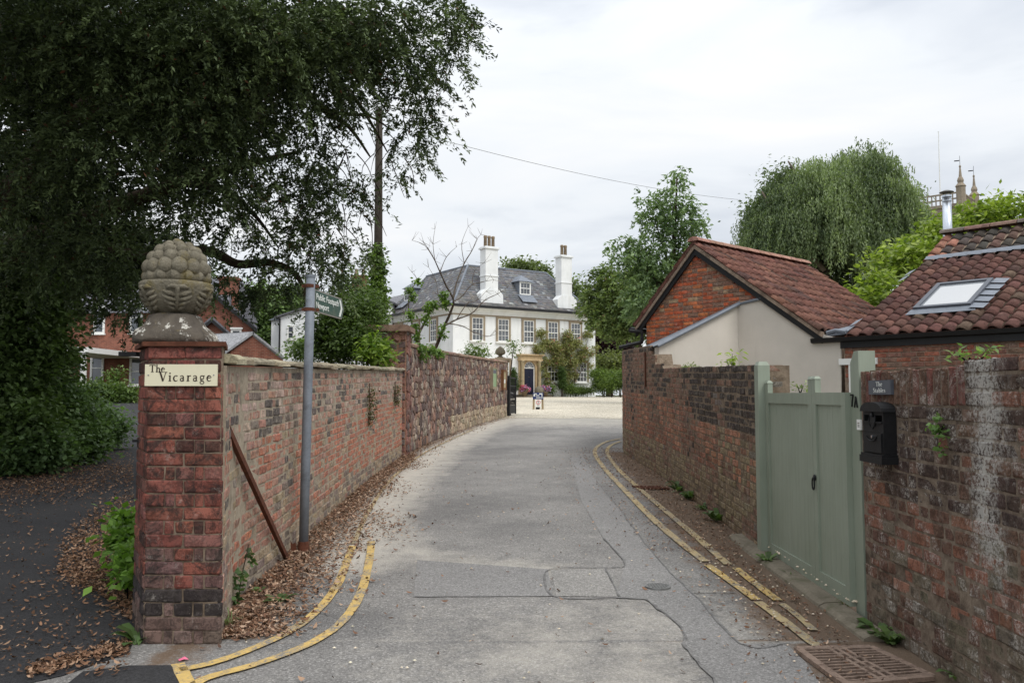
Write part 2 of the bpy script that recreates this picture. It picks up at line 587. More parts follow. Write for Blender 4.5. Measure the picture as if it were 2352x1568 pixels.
leaf_mat('leaf', 0.36)
leaf_mat('leaf_bright', 0.42, 0.45, 0.3)
leaf_mat('leaf_dark', 0.15, 0.55, 0.2)
leaf_mat('petal', 0.3, 0.6, 0.1)
leaf_mat('leaf_dry', 0.05, 0.8, 0.1)
# ------------------------------------------------------------------ paths of the lane walls
class Path:
    def __init__(self, pts):
        self.p = [Vector((x, y, 0)) for x, y in pts]
        self.s = [0.0]
        for a, b in zip(self.p, self.p[1:]):
            self.s.append(self.s[-1] + (b - a).length)
        self.len = self.s[-1]
    def at(self, s):
        s = max(0.0, min(self.len, s))
        i = 0
        while i < len(self.p) - 2 and s > self.s[i + 1]:
            i += 1
        a, b = self.p[i], self.p[i + 1]
        t = (b - a).normalized()
        return a + t * (s - self.s[i]), t
def smooth_path(pts, n=5):
    out = []
    for i in range(len(pts) - 1):
        p0 = pts[max(i - 1, 0)]; p1 = pts[i]; p2 = pts[i + 1]; p3 = pts[min(i + 2, len(pts) - 1)]
        for k in range(n):
            t = k / n
            out.append(tuple(0.5 * (2 * p1[j] + (p2[j] - p0[j]) * t + (2 * p0[j] - 5 * p1[j] + 4 * p2[j] - p3[j]) * t * t + (3 * p1[j] - p0[j] - 3 * p2[j] + p3[j]) * t ** 3) for j in range(len(p1))))
    out.append(tuple(pts[-1]))
    return out

L_PATH = Path(smooth_path([(-1.83, 5.30), (-2.0, 6.1), (-2.04, 7.2), (-2.1, 8.4), (-2.16, 9.9), (-2.23, 13.0), (-2.20, 16.6)], 4))
S_PATH = Path(smooth_path([(-2.20, 16.6), (-1.95, 20.0), (-1.5, 24.0), (-0.9, 28.0), (-0.22, 31.8)], 4))
F_PATH = Path(smooth_path([(2.31, 7.78), (2.37, 10.7), (2.40, 14.0), (2.33, 16.2), (2.36, 17.6), (2.62, 19.2), (3.2, 20.8), (4.2, 22.2)], 5))
N_PATH = Path([(2.35, 2.6), (2.37, 5.62)])

def left_edge(y):
    if y < 5.25: return -9.0
    if y < 16.6:
        for a, b in zip(L_PATH.p, L_PATH.p[1:]):
            if a.y <= y <= b.y: return a.x + (b.x - a.x) * (y - a.y) / (b.y - a.y) - 0.06
        return -1.9
    for a, b in zip(S_PATH.p, S_PATH.p[1:]):
        if a.y <= y <= b.y: return a.x + (b.x - a.x) * (y - a.y) / (b.y - a.y) - 0.06
    return -1.0
def right_edge(y):
    if y < 17.6: return 3.2
    return 3.2 + (y - 17.6) * 0.8

# ------------------------------------------------------------------ ground, road, forecourt
t = NT('soil')
c = t.ramp(t.noise(1.3, 6, 0.65), [(0.3, (0.045, 0.052, 0.022)), (0.7, (0.085, 0.078, 0.045))])
t.bump(t.noise(12, 5, 0.7), 0.6, 0.05)
M_SOIL = t.fin(c, 0.95, 0.1)
ys = [-40, -5, 0, 10, 20, 30, 40, 52, 55, 58, 61, 64, 120, 400, 1500]
xs = [-1500, -300, -60, -20, -8, 0, 8, 20, 60, 300, 1500]
m = MB()
m.add([(x, y, gz(y) - 0.03) for y in ys for x in xs], [(j * len(xs) + i, j * len(xs) + i + 1, (j + 1) * len(xs) + i + 1, (j + 1) * len(xs) + i) for j in range(len(ys) - 1) for i in range(len(xs) - 1)])
tag(m.build('ground', M_SOIL), 'earth and rough grass around the lane and houses', kind='structure')

def asphalt(name, ca, cb, chip, dustc=(0.54, 0.50, 0.435), dirtc=(0.155, 0.105, 0.070), attrs=False):
    t = NT(name)
    big = t.noise(0.8, 5, 0.6)
    c = t.ramp(big, [(0.3, ca), (0.7, cb)])
    v = t.voro(95, 'F1', 'Color')
    sv = t.n('ShaderNodeSeparateColor'); t.put(sv.inputs[0], v)
    sp = t.ramp(sv.outputs[0], [(0.0, 0.72), (0.5, 1.0), (0.85, 1.15), (1.0, 1.15 + chip * 0.6)])
    c = t.mix(1.0, c, sp, 'MULTIPLY')
    fine = t.noise(160, 3, 0.7)
    c = t.mix(1.0, c, t.ramp(fine, [(0.3, 0.75), (0.7, 1.25)]), 'MULTIPLY')
    if attrs:
        dn = t.math('MULTIPLY', t.math('ADD', t.noise(3.2, 7, 0.72), t.math('MULTIPLY', t.noise(30, 5, 0.75), 0.55)), 0.645)
        f = t.math('ADD', t.attr('dust', out='Fac'), t.math('MULTIPLY', t.math('SUBTRACT', dn, 0.5), 1.7))
        f = t.ramp(f, [(0.25, 0.0), (0.95, 0.9)])
        c = t.mix(f, c, t.mix(1.0, dustc, t.ramp(fine, [(0.25, 0.7), (0.75, 1.3)]), 'MULTIPLY'))
        g = t.math('ADD', t.attr('dirt', out='Fac'), t.math('MULTIPLY', t.math('SUBTRACT', dn, 0.5), 2.0))
        g = t.ramp(g, [(0.35, 0.0), (0.72, 0.92)])
        c = t.mix(g, c, t.mix(1.0, dirtc, t.ramp(fine, [(0.25, 0.6), (0.75, 1.5)]), 'MULTIPLY'))
        # worn-off dark specks and oily spots
        o = t.ramp(t.noise(24, 4, 0.75), [(0.66, 0.0), (0.72, 0.7)])
        c = t.mix(o, c, (0.05, 0.047, 0.045))
    t.bump(t.math('ADD', t.voro(95), fine), 0.7, 0.006)
    return t.fin(c, 0.9, 0.2)
M_ROAD = asphalt('asphalt_lane', (0.165, 0.159, 0.153), (0.285, 0.272, 0.255), 0.9, attrs=True)
M_PATCH = asphalt('asphalt_patch', (0.222, 0.215, 0.208), (0.285, 0.275, 0.264), 0.5)
M_PATCH2 = asphalt('asphalt_pale', (0.25, 0.24, 0.225), (0.315, 0.30, 0.28), 0.8)
M_DRIVE = asphalt('asphalt_drive', (0.030, 0.030, 0.033), (0.048, 0.047, 0.048), 0.2)
plain('bitumen', rgb(118, 116, 114), 0.85, 0.2, var=0.35, scale=14)

def seg_d(p, a, b):
    ab = (b[0] - a[0], b[1] - a[1]); ap = (p[0] - a[0], p[1] - a[1])
    t_ = max(0, min(1, (ap[0] * ab[0] + ap[1] * ab[1]) / (ab[0] ** 2 + ab[1] ** 2 + 1e-9)))
    return math.hypot(ap[0] - t_ * ab[0], ap[1] - t_ * ab[1])
def line_d(p, pts):
    return min(seg_d(p, a, b) for a, b in zip(pts, pts[1:]))
DUSTL = [(G(*q).x, G(*q).y) for q in [(800, 1290), (850, 1180), (930, 1090), (1000, 1035), (1080, 993), (1150, 966)]]
DUSTB = [(G(*q).x, G(*q).y) for q in [(1180, 1560), (1330, 1470), (1500, 1420), (1450, 1560)]]
DUSTM = [(G(*q).x, G(*q).y) for q in [(900, 1240), (1000, 1290), (1250, 1310)]]
nx = 70
yr = list(np.arange(1.2, 9, 0.09)) + list(np.arange(9, 33.5, 0.18))
m = MB()
dust, dirt = [], []
for y in yr:
    a, b = left_edge(y), right_edge(y)
    for i in range(nx + 1):
        x = a + (b - a) * i / nx
        m.v.append((x, y, gz(y)))
        d = max(0.0, 1.0 - line_d((x, y), DUSTL) / (0.50 + 0.018 * y)) ** 0.7
        d = max(d, 0.4 * max(0.0, 1.0 - line_d((x, y), DUSTB) / 1.4))
        d = max(d, 0.6 * max(0.0, 1.0 - line_d((x, y), DUSTM) / 0.5))
        d = max(d, min(1.0, max(0.0, (y - 24.5) / 5.5)))
        if x > 1.3 and y < 7: d = max(d, 0.45 * min(1, (x - 1.3)))
        dust.append(0.16 + 0.86 * d)
        wl = left_edge(y) if y > 5.25 else -2.2
        g = max(0.0, 1.0 - max(0.0, x - wl) / (0.75 if y < 17 else 0.5)) if x > wl else 0.0
        if y < 17.5: g = max(g, min(1.0, max(0.0, (x - (1.35 + max(0, (y - 8)) * 0.035)) / 0.55)) * 0.95)
        dirt.append(g)
for j in range(len(yr) - 1):
    for i in range(nx):
        q = j * (nx + 1) + i
        m.f.append((q, q + 1, q + nx + 2, q + nx + 1))
m.c = [None] * len(m.f)
road = m.build('road', M_ROAD)
for nm, vals in (('dust', dust), ('dirt', dirt)):
    at = road.data.attributes.new(nm, 'FLOAT', 'POINT')
    at.data.foreach_set('value', vals)
tag(road, 'grey dusty asphalt lane curving between brick walls towards the white house', kind='structure')

# gravel forecourt
t = NT('gravel_pale')
v = t.voro(30, 'F1', 'Color')
sv = t.n('ShaderNodeSeparateColor'); t.put(sv.inputs[0], v)
c = t.ramp(sv.outputs[1], [(0.0, rgb(146, 134, 114)), (0.5, rgb(204, 195, 176)), (1.0, rgb(232, 226, 212))])
c = t.mix(1.0, c, t.ramp(t.noise(0.45, 5, 0.6), [(0.3, 0.82), (0.7, 1.12)]), 'MULTIPLY')
t.bump(t.voro(30), 0.8, 0.02)
M_GRAVEL = t.fin(c, 0.95, 0.1)
m = MB()
edge = [(-5 + 0.5 * i, 30.4 + 0.25 * math.sin(i * 1.3) + 0.2 * math.sin(i * 0.55 + 1) + (0.0 if i < 10 else -0.0)) for i in range(0, 45)]
far_y = [33, 37, 42, 47, 52, 55, 58, 61, 64, 70]
rows = [edge] + [[(-5 + 0.5 * i - 0.05 * (yy - 30) * 2, yy) for i in range(45)] for yy in far_y]
m.add([(x, y, gz(y) + 0.006) for r_ in rows for x, y in r_], [(j * 45 + i, j * 45 + i + 1, (j + 1) * 45 + i + 1, (j + 1) * 45 + i) for j in range(len(rows) - 1) for i in range(44)])
tag(m.build('gravel_forecourt', M_GRAVEL), 'pale gravel forecourt before the white house', kind='structure')

# vicarage driveway
def ground_poly(pts, dz):
    return [(x, y, gz(y) + dz) for x, y in pts]
m = MB()
de = [(-2.50, 5.72), (-2.34, 5.30), (-2.26, 4.99), (-2.45, 4.62), (-2.95, 4.15), (-3.7, 3.4), (-5.5, 1.8), (-9, 0.5)]
dl = [(-3.3, 8.2), (-3.6, 7.0), (-4.6, 6.5), (-6.0, 5.6), (-7.5, 4.6), (-9.5, 4.0), (-12, 3.4), (-14, 3.0)]
sections = [
    [(-14, 1.0), (-9, 0.5)], ]
def strip(m, A, B, dz):
    n = min(len(A), len(B))
    vs_ = [(x, y, gz(y) + dz) for x, y in A[:n]] + [(x, y, gz(y) + dz) for x, y in B[:n]]
    m.add(vs_, [(i, i + 1, n + i + 1, n + i) for i in range(n - 1)])
strip(m, [(-9, 0.5), (-5.5, 1.8), (-3.7, 3.4), (-2.95, 4.15), (-2.45, 4.62), (-2.26, 4.99), (-2.40, 5.4), (-2.62, 6.0), (-2.95, 7.0), (-3.9, 9.5), (-5.3, 12.5), (-8.2, 18.5), (-13.5, 30), (-16, 38), (-15, 46)],
      [(-14, 0.5), (-12, 1.8), (-11, 3.4), (-10, 4.15), (-9.5, 4.62), (-9.2, 4.99), (-9, 5.4), (-8.9, 6.0), (-8.8, 7.0), (-8.6, 9.5), (-8.6, 12.5), (-11.4, 18.5), (-18, 30), (-30, 38), (-32, 46)], 0.006)
tag(m.build('driveway', M_DRIVE), 'dark asphalt driveway under the evergreen tree behind the brick gate pillar', kind='structure')

# repairs, seams and painted lines: parts of the road
def gpts(q, n=0):
    w = [G(*p) for p in q]
    if n:
        return [Vector((a, b, gz(b))) for a, b in smooth_path([(p.x, p.y) for p in w], n)]
    return w
def patch(q, mat, dz, name='asphalt_patch'):
    m = MB()
    pts = gpts(q)
    m.poly([(p.x, p.y, gz(p.y) + dz) for p in pts])
    o = m.build(name, mat, road)
    bm = bmesh.new(); bm.from_mesh(o.data)
    bmesh.ops.triangulate(bm, faces=bm.faces)
    bm.to_mesh(o.data); bm.free()
    return o
patch([(1310, 1050), (1340, 1050), (1369, 1104), (1417, 1161), (1452, 1209), (1531, 1306), (1592, 1363), (1702, 1479), (1807, 1479), (1850, 1520), (1905, 1600), (1665, 1600), (1645, 1568), (1575, 1486), (1566, 1442), (1483, 1376), (1415, 1374), (1437, 1293), (1386, 1236), (1335, 1150)], M_PATCH, 0.004)
patch([(958, 1286), (1258, 1307), (1270, 1369), (950, 1371)], M_PATCH, 0.004)
patch([(1266, 1309), (1388, 1306), (1422, 1371), (1277, 1369)], M_PATCH2, 0.004)
for q, w in [([(1386, 1236), (1437, 1293), (1390, 1304), (1262, 1308), (1272, 1369), (1420, 1374), (1483, 1377)], 0.03),
             ([(1483, 1377), (1566, 1442), (1576, 1486), (1645, 1568), (1670, 1600)], 0.035),
             ([(1390, 1304), (1423, 1372)], 0.03), ([(950, 1371), (1270, 1370)], 0.015), ([(1369, 1104), (1417, 1161), (1452, 1209), (1531, 1306), (1592, 1363), (1702, 1479), (1807, 1479)], 0.028),
             ([(1592, 1362), (1690, 1362)], 0.03)]:
    pp = gpts(q, 7); rw = random.Random(len(q)); m = MB(); m.ribbon([p + Vector((rw.uniform(-.008, .008), rw.uniform(-.008, .008), 0)) for p in pp], [w * rw.uniform(.25, .75) for _ in pp], 0.008); m.build('bitumen_seam', MATS['bitumen'], road)
patch([(120, 1600), (190, 1545), (300, 1531), (400, 1530), (440, 1572), (455, 1600)], M_DRIVE, 0.010)

def yellow(name, wear, fresh):
    t = NT(name)
    c = t.ramp(t.noise(9, 5, 0.7), [(0.3, tuple(x * 0.8 for x in fresh)), (0.7, fresh)])
    w = t.ramp(t.math('ADD', t.math('MULTIPLY', t.noise(45, 5, 0.75), 0.7), t.math('MULTIPLY', t.noise(4, 4, 0.7), 0.5)), [(0.66 - wear, 0.0), (0.80 - wear, 1.0)])
    c = t.mix(w, c, t.ramp(t.noise(150, 3, 0.7), [(0.3, (0.15, 0.14, 0.13)), (0.7, (0.30, 0.28, 0.25))]))
    t.bump(t.noise(160, 3, 0.7), 0.6, 0.005)
    return t.fin(c, 0.8, 0.25)
Y1 = yellow('yellow_paint', 0.10, (0.68, 0.47, 0.16))
Y2 = yellow('yellow_worn', 0.10, (0.52, 0.40, 0.21))
def yline(q, w, mat, label):
    m = MB(); pts = gpts(q, 6)
    rr = random.Random(len(q) * 7 + int(q[0][0]))
    m.ribbon(pts, [w * (1 + rr.uniform(-0.07, 0.07)) for _ in pts], 0.012)
    o = m.build('yellow_line', mat, road)
    o['label'] = label
yline([(430, 1590), (475, 1560), (600, 1524), (720, 1476), (790, 1425), (830, 1360), (848, 1290), (853, 1245)], 0.07, Y1, 'bright yellow kerb line curving round the gate pillar')
yline([(412, 1541), (480, 1527), (560, 1500), (660, 1455), (730, 1403), (775, 1345), (797, 1290), (810, 1255)], 0.07, Y1, 'yellow kerb line beside the leaf litter')
yline([(408, 1527), (440, 1590)], 0.075, Y1, 'yellow crossbar ending the painted lines')
yline([(812, 1250), (850, 1170), (905, 1095), (985, 1035), (1090, 985)], 0.05, Y2, 'dust covered worn yellow line along the stone wall')
yline([(1425, 1008), (1390, 1016), (1366, 1035), (1385, 1072), (1440, 1132), (1500, 1193), (1560, 1245), (1620, 1291)], 0.082, Y2, 'worn yellow line nearer the road middle')
yline([(1425, 1014), (1402, 1024), (1395, 1040), (1420, 1078), (1500, 1150), (1590, 1226), (1672, 1298)], 0.074, Y2, 'worn yellow line by the drain cover')
yline([(1625, 1299), (1680, 1338), (1737, 1379)], 0.072, Y1, 'freshly painted yellow dash')
yline([(1690, 1306), (1735, 1342), (1787, 1381)], 0.068, Y1, 'freshly painted yellow dash beside the gate')
yline([(1741, 1384), (1810, 1435), (1885, 1492)], 0.07, Y2, 'faded yellow stretch leading to the drain')
yline([(1795, 1388), (1830, 1415), (1870, 1450)], 0.05, Y2, 'faded yellow stretch by the kerb')

# ------------------------------------------------------------------ bricks
def piece_grid(L, H, D, seed, bev=0.0075, amp=0.0034):
    r = random.Random(seed)
    xs_ = [-L / 2, -L / 2 + bev * 1.3, L / 2 - bev * 1.3, L / 2]
    zs_ = [-H / 2, -H / 2 + bev, H / 2 - bev, H / 2]
    v = []
    for j in range(4):
        for i in range(4):
            inner = i in (1, 2) and j in (1, 2)
            corner = i in (0, 3) and j in (0, 3)
            y = r.uniform(-amp, amp) if inner else -bev * (1.6 if corner else 0.9) + r.uniform(-amp, amp)
            v.append((xs_[i] + r.uniform(-amp, amp) + (0 if not corner else (bev * .35 if i == 0 else -bev * .35)), y, zs_[j] + r.uniform(-amp, amp)))
    f = [(j * 4 + i, j * 4 + i + 4, j * 4 + i + 5, j * 4 + i + 1) for j in range(3) for i in range(3)]
    ring = [0, 1, 2, 3, 7, 11, 15, 14, 13, 12, 8, 4]
    o = len(v)
    for q in ring:
        v.append((v[q][0], -D, v[q][2]))
    n = len(ring)
    f += [(ring[k], ring[(k + 1) % n], o + (k + 1) % n, o + k) for k in range(n)]
    return np.array(v), f
BR_V = {'s': [piece_grid(0.215, 0.065, 0.035, 10 + k) for k in range(6)], 'h': [piece_grid(0.102, 0.065, 0.035, 40 + k) for k in range(6)],
        'v': [piece_grid(0.068, 0.215, 0.035, 70 + k) for k in range(4)]}
BASE_L = {'s': (0.215, 0.065), 'h': (0.102, 0.065), 'v': (0.068, 0.215)}
_BM = {}
def brick_mesh(kind, k, mat):
    key = (kind, k, mat.name)
    if key not in _BM:
        v, f = BR_V[kind][k]
        me = bpy.data.meshes.new('brick')
        me.from_pydata([tuple(p) for p in v], [], f)
        me.materials.append(mat)
        me.update()
        _BM[key] = me
    return _BM[key]
def screen(p):
    d = Vector(p) - Vector((0, 0, EYE))
    c, s = math.cos(PITCH), math.sin(PITCH)
    z = d.y * c + d.z * s
    if z < 0.1: return None
    u = -d.y * s + d.z * c
    return (CXQ + FQ * d.x / z, CYQ - FQ * u / z, z)
def lay(parent, items, mat, name='brick', nmax=300, rest=None, rest_mat=None):
    """items: (front centre, normal, L, H, colour). The ones that show largest become parts of their own, the rest one joined part"""
    r = random.Random(len(items))
    sc = []
    for it in items:
        q = screen(it[0])
        vis = q is not None and -40 < q[0] < 2392 and -40 < q[1] < 1608
        facing = (Vector((0, 0, EYE)) - it[0]).normalized().dot(it[1])
        sc.append((it[2] * it[3] * max(facing, 0.02) / (q[2] ** 2 if vis else 1e6)))
    order = sorted(range(len(items)), key=lambda i: -sc[i])
    single = set(order[:nmax])
    jv, jf, jc = [], [], []
    base = 0
    for i, (c, n, L, H, colr) in enumerate(items):
        kind = 'v' if H > L * 1.3 else ('s' if L > 0.15 else 'h')
        k = r.randrange(len(BR_V[kind]))
        bl, bh = BASE_L[kind]
        tt = Vector((n.y, -n.x, 0)).normalized()
        nn = n.normalized()
        up = tt.cross(nn)
        if up.z < 0: up = -up
        tilt = r.uniform(-0.012, 0.012)
        tt, up = tt * math.cos(tilt) + up * math.sin(tilt), up * math.cos(tilt) - tt * math.sin(tilt)
        flip = -1 if r.random() < 0.5 else 1
        mt = Matrix.Identity(4)
        for a in range(3):
            mt[a][0] = tt[a] * L / bl
            mt[a][1] = nn[a]
            mt[a][2] = up[a] * H / bh
            mt[a][3] = c[a]
        if i in single:
            o = link(name, brick_mesh(kind, k, mat), parent, mt)
            o['tone'] = [float(x) for x in colr]
        else:
            v, f = BR_V[kind][k]
            A = np.array(mt)
            vw = v @ A[:3, :3].T + A[:3, 3]
            jv.append(vw)
            jf.extend(tuple(q + base for q in ff) for ff in f)
            jc.extend([colr] * len(f))
            base += len(v)
    if jv:
        m = MB()
        m.v = [tuple(p) for p in np.concatenate(jv)]
        m.f = jf
        m.c = jc
        o = m.build(rest or 'brickwork', mat, parent)
        o['kind'] = 'stuff'

def course_items(path, side, z0, z1, colf, rnd, ch=0.0755, s0=0.0, s1=None, proud=0.004, bond='mixed', level=False, jn=0.008):
    items = []
    s1 = path.len if s1 is None else s1
    k = 0
    while True:
        zc = (k + 0.5) * ch
        s = s0 + (rnd.uniform(0, 0.1) if bond == 'mixed' else (0 if k % 2 else 0.0))
        any_ = False
        i = k
        if s > s0 + 0.01:
            L = s - s0
            if L > 0.03:
                p, tn = path.at(s0 + L / 2)
                zb = (z0(s0) if not level else z0(0))
                if zb + zc + ch / 2 <= z1(s0) + 0.012:
                    n = Vector((tn.y, -tn.x, 0)) * side
                    items.append((Vector((p.x, p.y, zb + zc)) + n * proud, n, L - 0.009, ch - 0.011, jit(colf(s0, zc, k, rnd), rnd)))
        while s < s1 - 0.02:
            if bond == 'flemish': L = 0.225 if i % 2 == 0 else 0.1125
            else: L = rnd.choice([0.225, 0.225, 0.1125, 0.1125, 0.21, 0.16])
            L = min(L, s1 - s)
            i += 1
            if L < 0.03:
                s += L
                continue
            mid = s + L / 2
            p, tn = path.at(mid)
            zb = (z0(mid) if not level else z0(0))
            if zb + zc + ch / 2 <= z1(mid) + 0.012:
                any_ = True
                n = Vector((tn.y, -tn.x, 0)) * side
                items.append((Vector((p.x, p.y, zb + zc + rnd.uniform(-0.003, 0.003))) + n * (proud + rnd.uniform(-0.004, 0.004)), n, L - jn - rnd.uniform(0, 0.006), ch - jn - rnd.uniform(0, 0.005), jit(colf(mid, zc, k, rnd), rnd)))
            s += L
        k += 1
        if not any_ and k > 3: break
        if k > 60: break
    return items
def core(path, side, z0, z1, thick, s0=0.0, s1=None, step=0.35):
    """the mortar body of a wall, a few millimetres behind the brick faces"""
    m = MB()
    s1 = path.len if s1 is None else s1
    n = max(2, int((s1 - s0) / step) + 1)
    vs_ = []
    for i in range(n):
        s = s0 + (s1 - s0) * i / (n - 1)
        p, tn = path.at(s)
        nn = Vector((tn.y, -tn.x, 0)) * side
        b = p - nn * thick
        for q, z in ((p, z0(s) - 0.1), (p, z1(s)), (b, z1(s)), (b, z0(s) - 0.1)):
            vs_.append((q.x, q.y, z))
    fs = []
    for i in range(n - 1):
        for k in range(4):
            a, b2 = i * 4 + k, i * 4 + (k + 1) % 4
            fs.append((a, b2, b2 + 4, a + 4))
    fs += [(0, 3, 2, 1), tuple((n - 1) * 4 + k for k in range(4))]
    m.add(vs_, fs)
    return m

# --- brick wall on the vicarage side
GZ = lambda path: (lambda s: gz(path.at(s)[0].y))
WK = 0.92
PINK, ORANGE, BUFF, DARK, PALE, GREYB = rgb(174, 124, 102, WK), rgb(184, 110, 78, WK), rgb(172, 146, 114, WK), rgb(98, 88, 82, WK), rgb(182, 152, 134, WK), rgb(132, 114, 102, WK)
def vn(s, z, a=1.0):
    """slow variation along a wall, 0 to 1"""
    return 0.5 + 0.25 * (math.sin(2.1 * a * s + 3.3 * z + 1.0) * math.cos(1.3 * a * s - 5.1 * z) + math.sin(4.7 * a * s - 2.2 * z + 2.0) * math.sin(3.1 * z + 0.9 * a * s))
def col_left(s, z, k, r):
    v = z / 1.72
    q = 0.5 * r.random() + 0.5 * min(1, max(0, 1.6 * vn(s, z) - 0.3))
    if v > 0.68:
        return DARK if q < 0.34 else PINK if q < 0.62 else PALE if q < 0.82 else GREYB if q < 0.92 else BUFF
    if v > 0.14:
        far = min(1.0, s / 7)
        if q < 0.30 + 0.30 * far: return ORANGE
        if q < 0.66: return PINK
        if q < 0.78: return BUFF
        if q < 0.90: return GREYB
        return DARK if s < 5 else PALE
    return BUFF if q < 0.45 else GREYB if q < 0.8 else PINK
left_wall = thing('garden_wall', 'old brick wall of mixed pink, orange and sooty bricks with flat buff coping beside the signpost', 'wall', (-2.0, 6.0, gz(6)))
LH = lambda s: gz(L_PATH.at(s)[0].y) + 1.70
core(L_PATH, 1, GZ(L_PATH), LH, 0.33).build('mortar', MATS['mortar_grey'], left_wall)
lay(left_wall, course_items(L_PATH, 1, GZ(L_PATH), LH, col_left, random.Random(3)), MATS['brick_old'])
r_ = random.Random(5)
s = 0.0
while s < L_PATH.len - 0.1:
    L = min(r_.uniform(0.42, 0.68), L_PATH.len - s)
    p0, t0 = L_PATH.at(s + 0.006); p1, t1 = L_PATH.at(s + L - 0.006)
    n0 = Vector((t0.y, -t0.x, 0)); n1 = Vector((t1.y, -t1.x, 0))
    za, zb = gz(p0.y) + 1.70, gz(p1.y) + 1.70
    dz = r_.uniform(-0.008, 0.010)
    o1, o2 = r_.uniform(0.035, 0.075), r_.uniform(0.035, 0.075)
    th = r_.uniform(0.055, 0.075)
    prof = [(o1, 0.012), (o1 + 0.004, th * 0.62), (o1 - 0.045, th), (-0.36, th * 1.1), (-0.40, 0.02)]
    prof2 = [(a + (o2 - o1 if a > 0 else 0) + r_.uniform(-.008, .008), b + r_.uniform(-.006, .006)) for a, b in prof]
    pm, tm = L_PATH.at(s + L * r_.uniform(0.35, 0.65))
    nm = Vector((tm.y, -tm.x, 0))
    om = r_.uniform(0.03, 0.08)
    profm = [(a + ((om - o1) if a > 0 else 0), b + r_.uniform(-.01, .01)) for a, b in prof]
    vs_ = []
    for p, n, z, pr in ((p0, n0, za, prof), (pm, nm, (za + zb) / 2, profm), (p1, n1, zb, prof2)):
        for a, b in pr:
            q = p + n * a
            vs_.append((q.x, q.y, z + b + dz))
    fs = [(k, (k + 1) % 5, 5 + (k + 1) % 5, 5 + k) for k in range(5)] + [(5 + k, 5 + (k + 1) % 5, 10 + (k + 1) % 5, 10 + k) for k in range(5)] + [(4, 3, 2, 1, 0), (10, 11, 12, 13, 14)]
    mm = MB(); mm.add(vs_, fs)
    o = mm.build('coping_stone', MATS['piece_stone'], left_wall)
    o['tone'] = [float(x) for x in jit(rgb(150, 138, 112), r_, 0.16)]
    s += L

# --- rubble stone wall further up the lane
def voronoi(seeds, bound, kn=26):
    """cells of 2D seeds, each clipped to the bounding polygon"""
    S = np.array(seeds)
    out = []
    for i, s_ in enumerate(S):
        d = np.sum((S - s_) ** 2, axis=1)
        idx = np.argsort(d)[1:kn]
        poly = [tuple(b) for b in bound]
        for j in idx:
            m_ = (S[j] + s_) / 2
            n_ = S[j] - s_
            new = []
            for a, b in zip(poly, poly[1:] + poly[:1]):
                da = (a[0] - m_[0]) * n_[0] + (a[1] - m_[1]) * n_[1]
                db = (b[0] - m_[0]) * n_[0] + (b[1] - m_[1]) * n_[1]
                if da <= 0: new.append(a)
                if da * db < 0:
                    t_ = da / (da - db)
                    new.append((a[0] + (b[0] - a[0]) * t_, a[1] + (b[1] - a[1]) * t_))
            poly = new
            if len(poly) < 3: break
        if len(poly) >= 3: out.append((s_, poly))
    return out
def stone_mesh(poly, gap, r, depth=0.03):
    cx_ = sum(p[0] for p in poly) / len(poly); cy_ = sum(p[1] for p in poly) / len(poly)
    rings = []
    for f_, d_, y_ in ((1.0, gap, -0.02), (1.0, gap * 1.1, depth * 0.55), (0.80, gap, depth)):
        ring = []
        for a, b in poly:
            dx, dy = a - cx_, b - cy_
            L = math.hypot(dx, dy) + 1e-6
            k = max(0.15, (L - d_) / L) * f_ * r.uniform(0.95, 1.02)
            ring.append((cx_ + dx * k, cy_ + dy * k, y_ + r.uniform(-0.005, 0.005)))
        rings.append(ring)
    return rings
def lay_stones(parent, frame, cells, colf, mat, gap=0.012, nmax=300, name='stone', depth=0.03, seed=1):
    """frame(u, v, w) gives the place of wall coordinate u, height v, outward w"""
    r = random.Random(seed)
    dat = []
    for s_, poly in cells:
        rings = stone_mesh(poly, gap, r, depth * r.uniform(0.6, 1.3))
        n = len(poly)
        V = [frame(a, b, w) for ring in rings for a, b, w in ring]
        F = [(k, (k + 1) % n, n + (k + 1) % n, n + k) for k in range(n)] + [(n + k, n + (k + 1) % n, 2 * n + (k + 1) % n, 2 * n + k) for k in range(n)] + [tuple(range(2 * n, 3 * n))]
        c = V[-1]
        q = screen(c)
        area = abs(sum(poly[k][0] * poly[(k + 1) % n][1] - poly[(k + 1) % n][0] * poly[k][1] for k in range(n))) / 2
        vis = q is not None and -30 < q[0] < 2382 and -30 < q[1] < 1600
        dat.append((area / (q[2] ** 3) if vis else 0, V, F, jit(colf(s_[0], s_[1], r), r, 0.2)))
    dat.sort(key=lambda d: -d[0])
    for i, (a, V, F, c) in enumerate(dat[:nmax]):
        mm = MB(); mm.add(V, F)
        o = mm.build(name, mat, parent)
        o['tone'] = [float(x) for x in c]
    if len(dat) > nmax:
        mm = MB()
        for a, V, F, c in dat[nmax:]: mm.add(V, F, c)
        o = mm.build('rubble_stones', mat, parent)
        o['kind'] = 'stuff'
stone_wall = thing('rubble_wall', 'tall rubble wall of purple and pink sandstone with thin coping beyond the brick wall', 'wall', (-2.1, 18.0, gz(18)))
SH = lambda s: gz(S_PATH.at(s)[0].y) + 2.22 - 0.011 * s
core(S_PATH, 1, GZ(S_PATH), SH, 0.4).build('mortar', MATS['mortar_pink'], stone_wall)
def s_frame(u, v, w):
    p, tn = S_PATH.at(u)
    n = Vector((tn.y, -tn.x, 0))
    q = p + n * w
    return Vector((q.x, q.y, gz(p.y) + v))
r_ = random.Random(8)
seeds = []
v = 0.05
while v < 2.12:
    hgt = r_.uniform(0.11, 0.2)
    u = r_.uniform(0, 0.2)
    while u < S_PATH.len:
        wdt = r_.uniform(0.14, 0.36)
        seeds.append((u + wdt / 2, v + hgt / 2 + r_.uniform(-0.035, 0.035)))
        u += wdt
    v += hgt
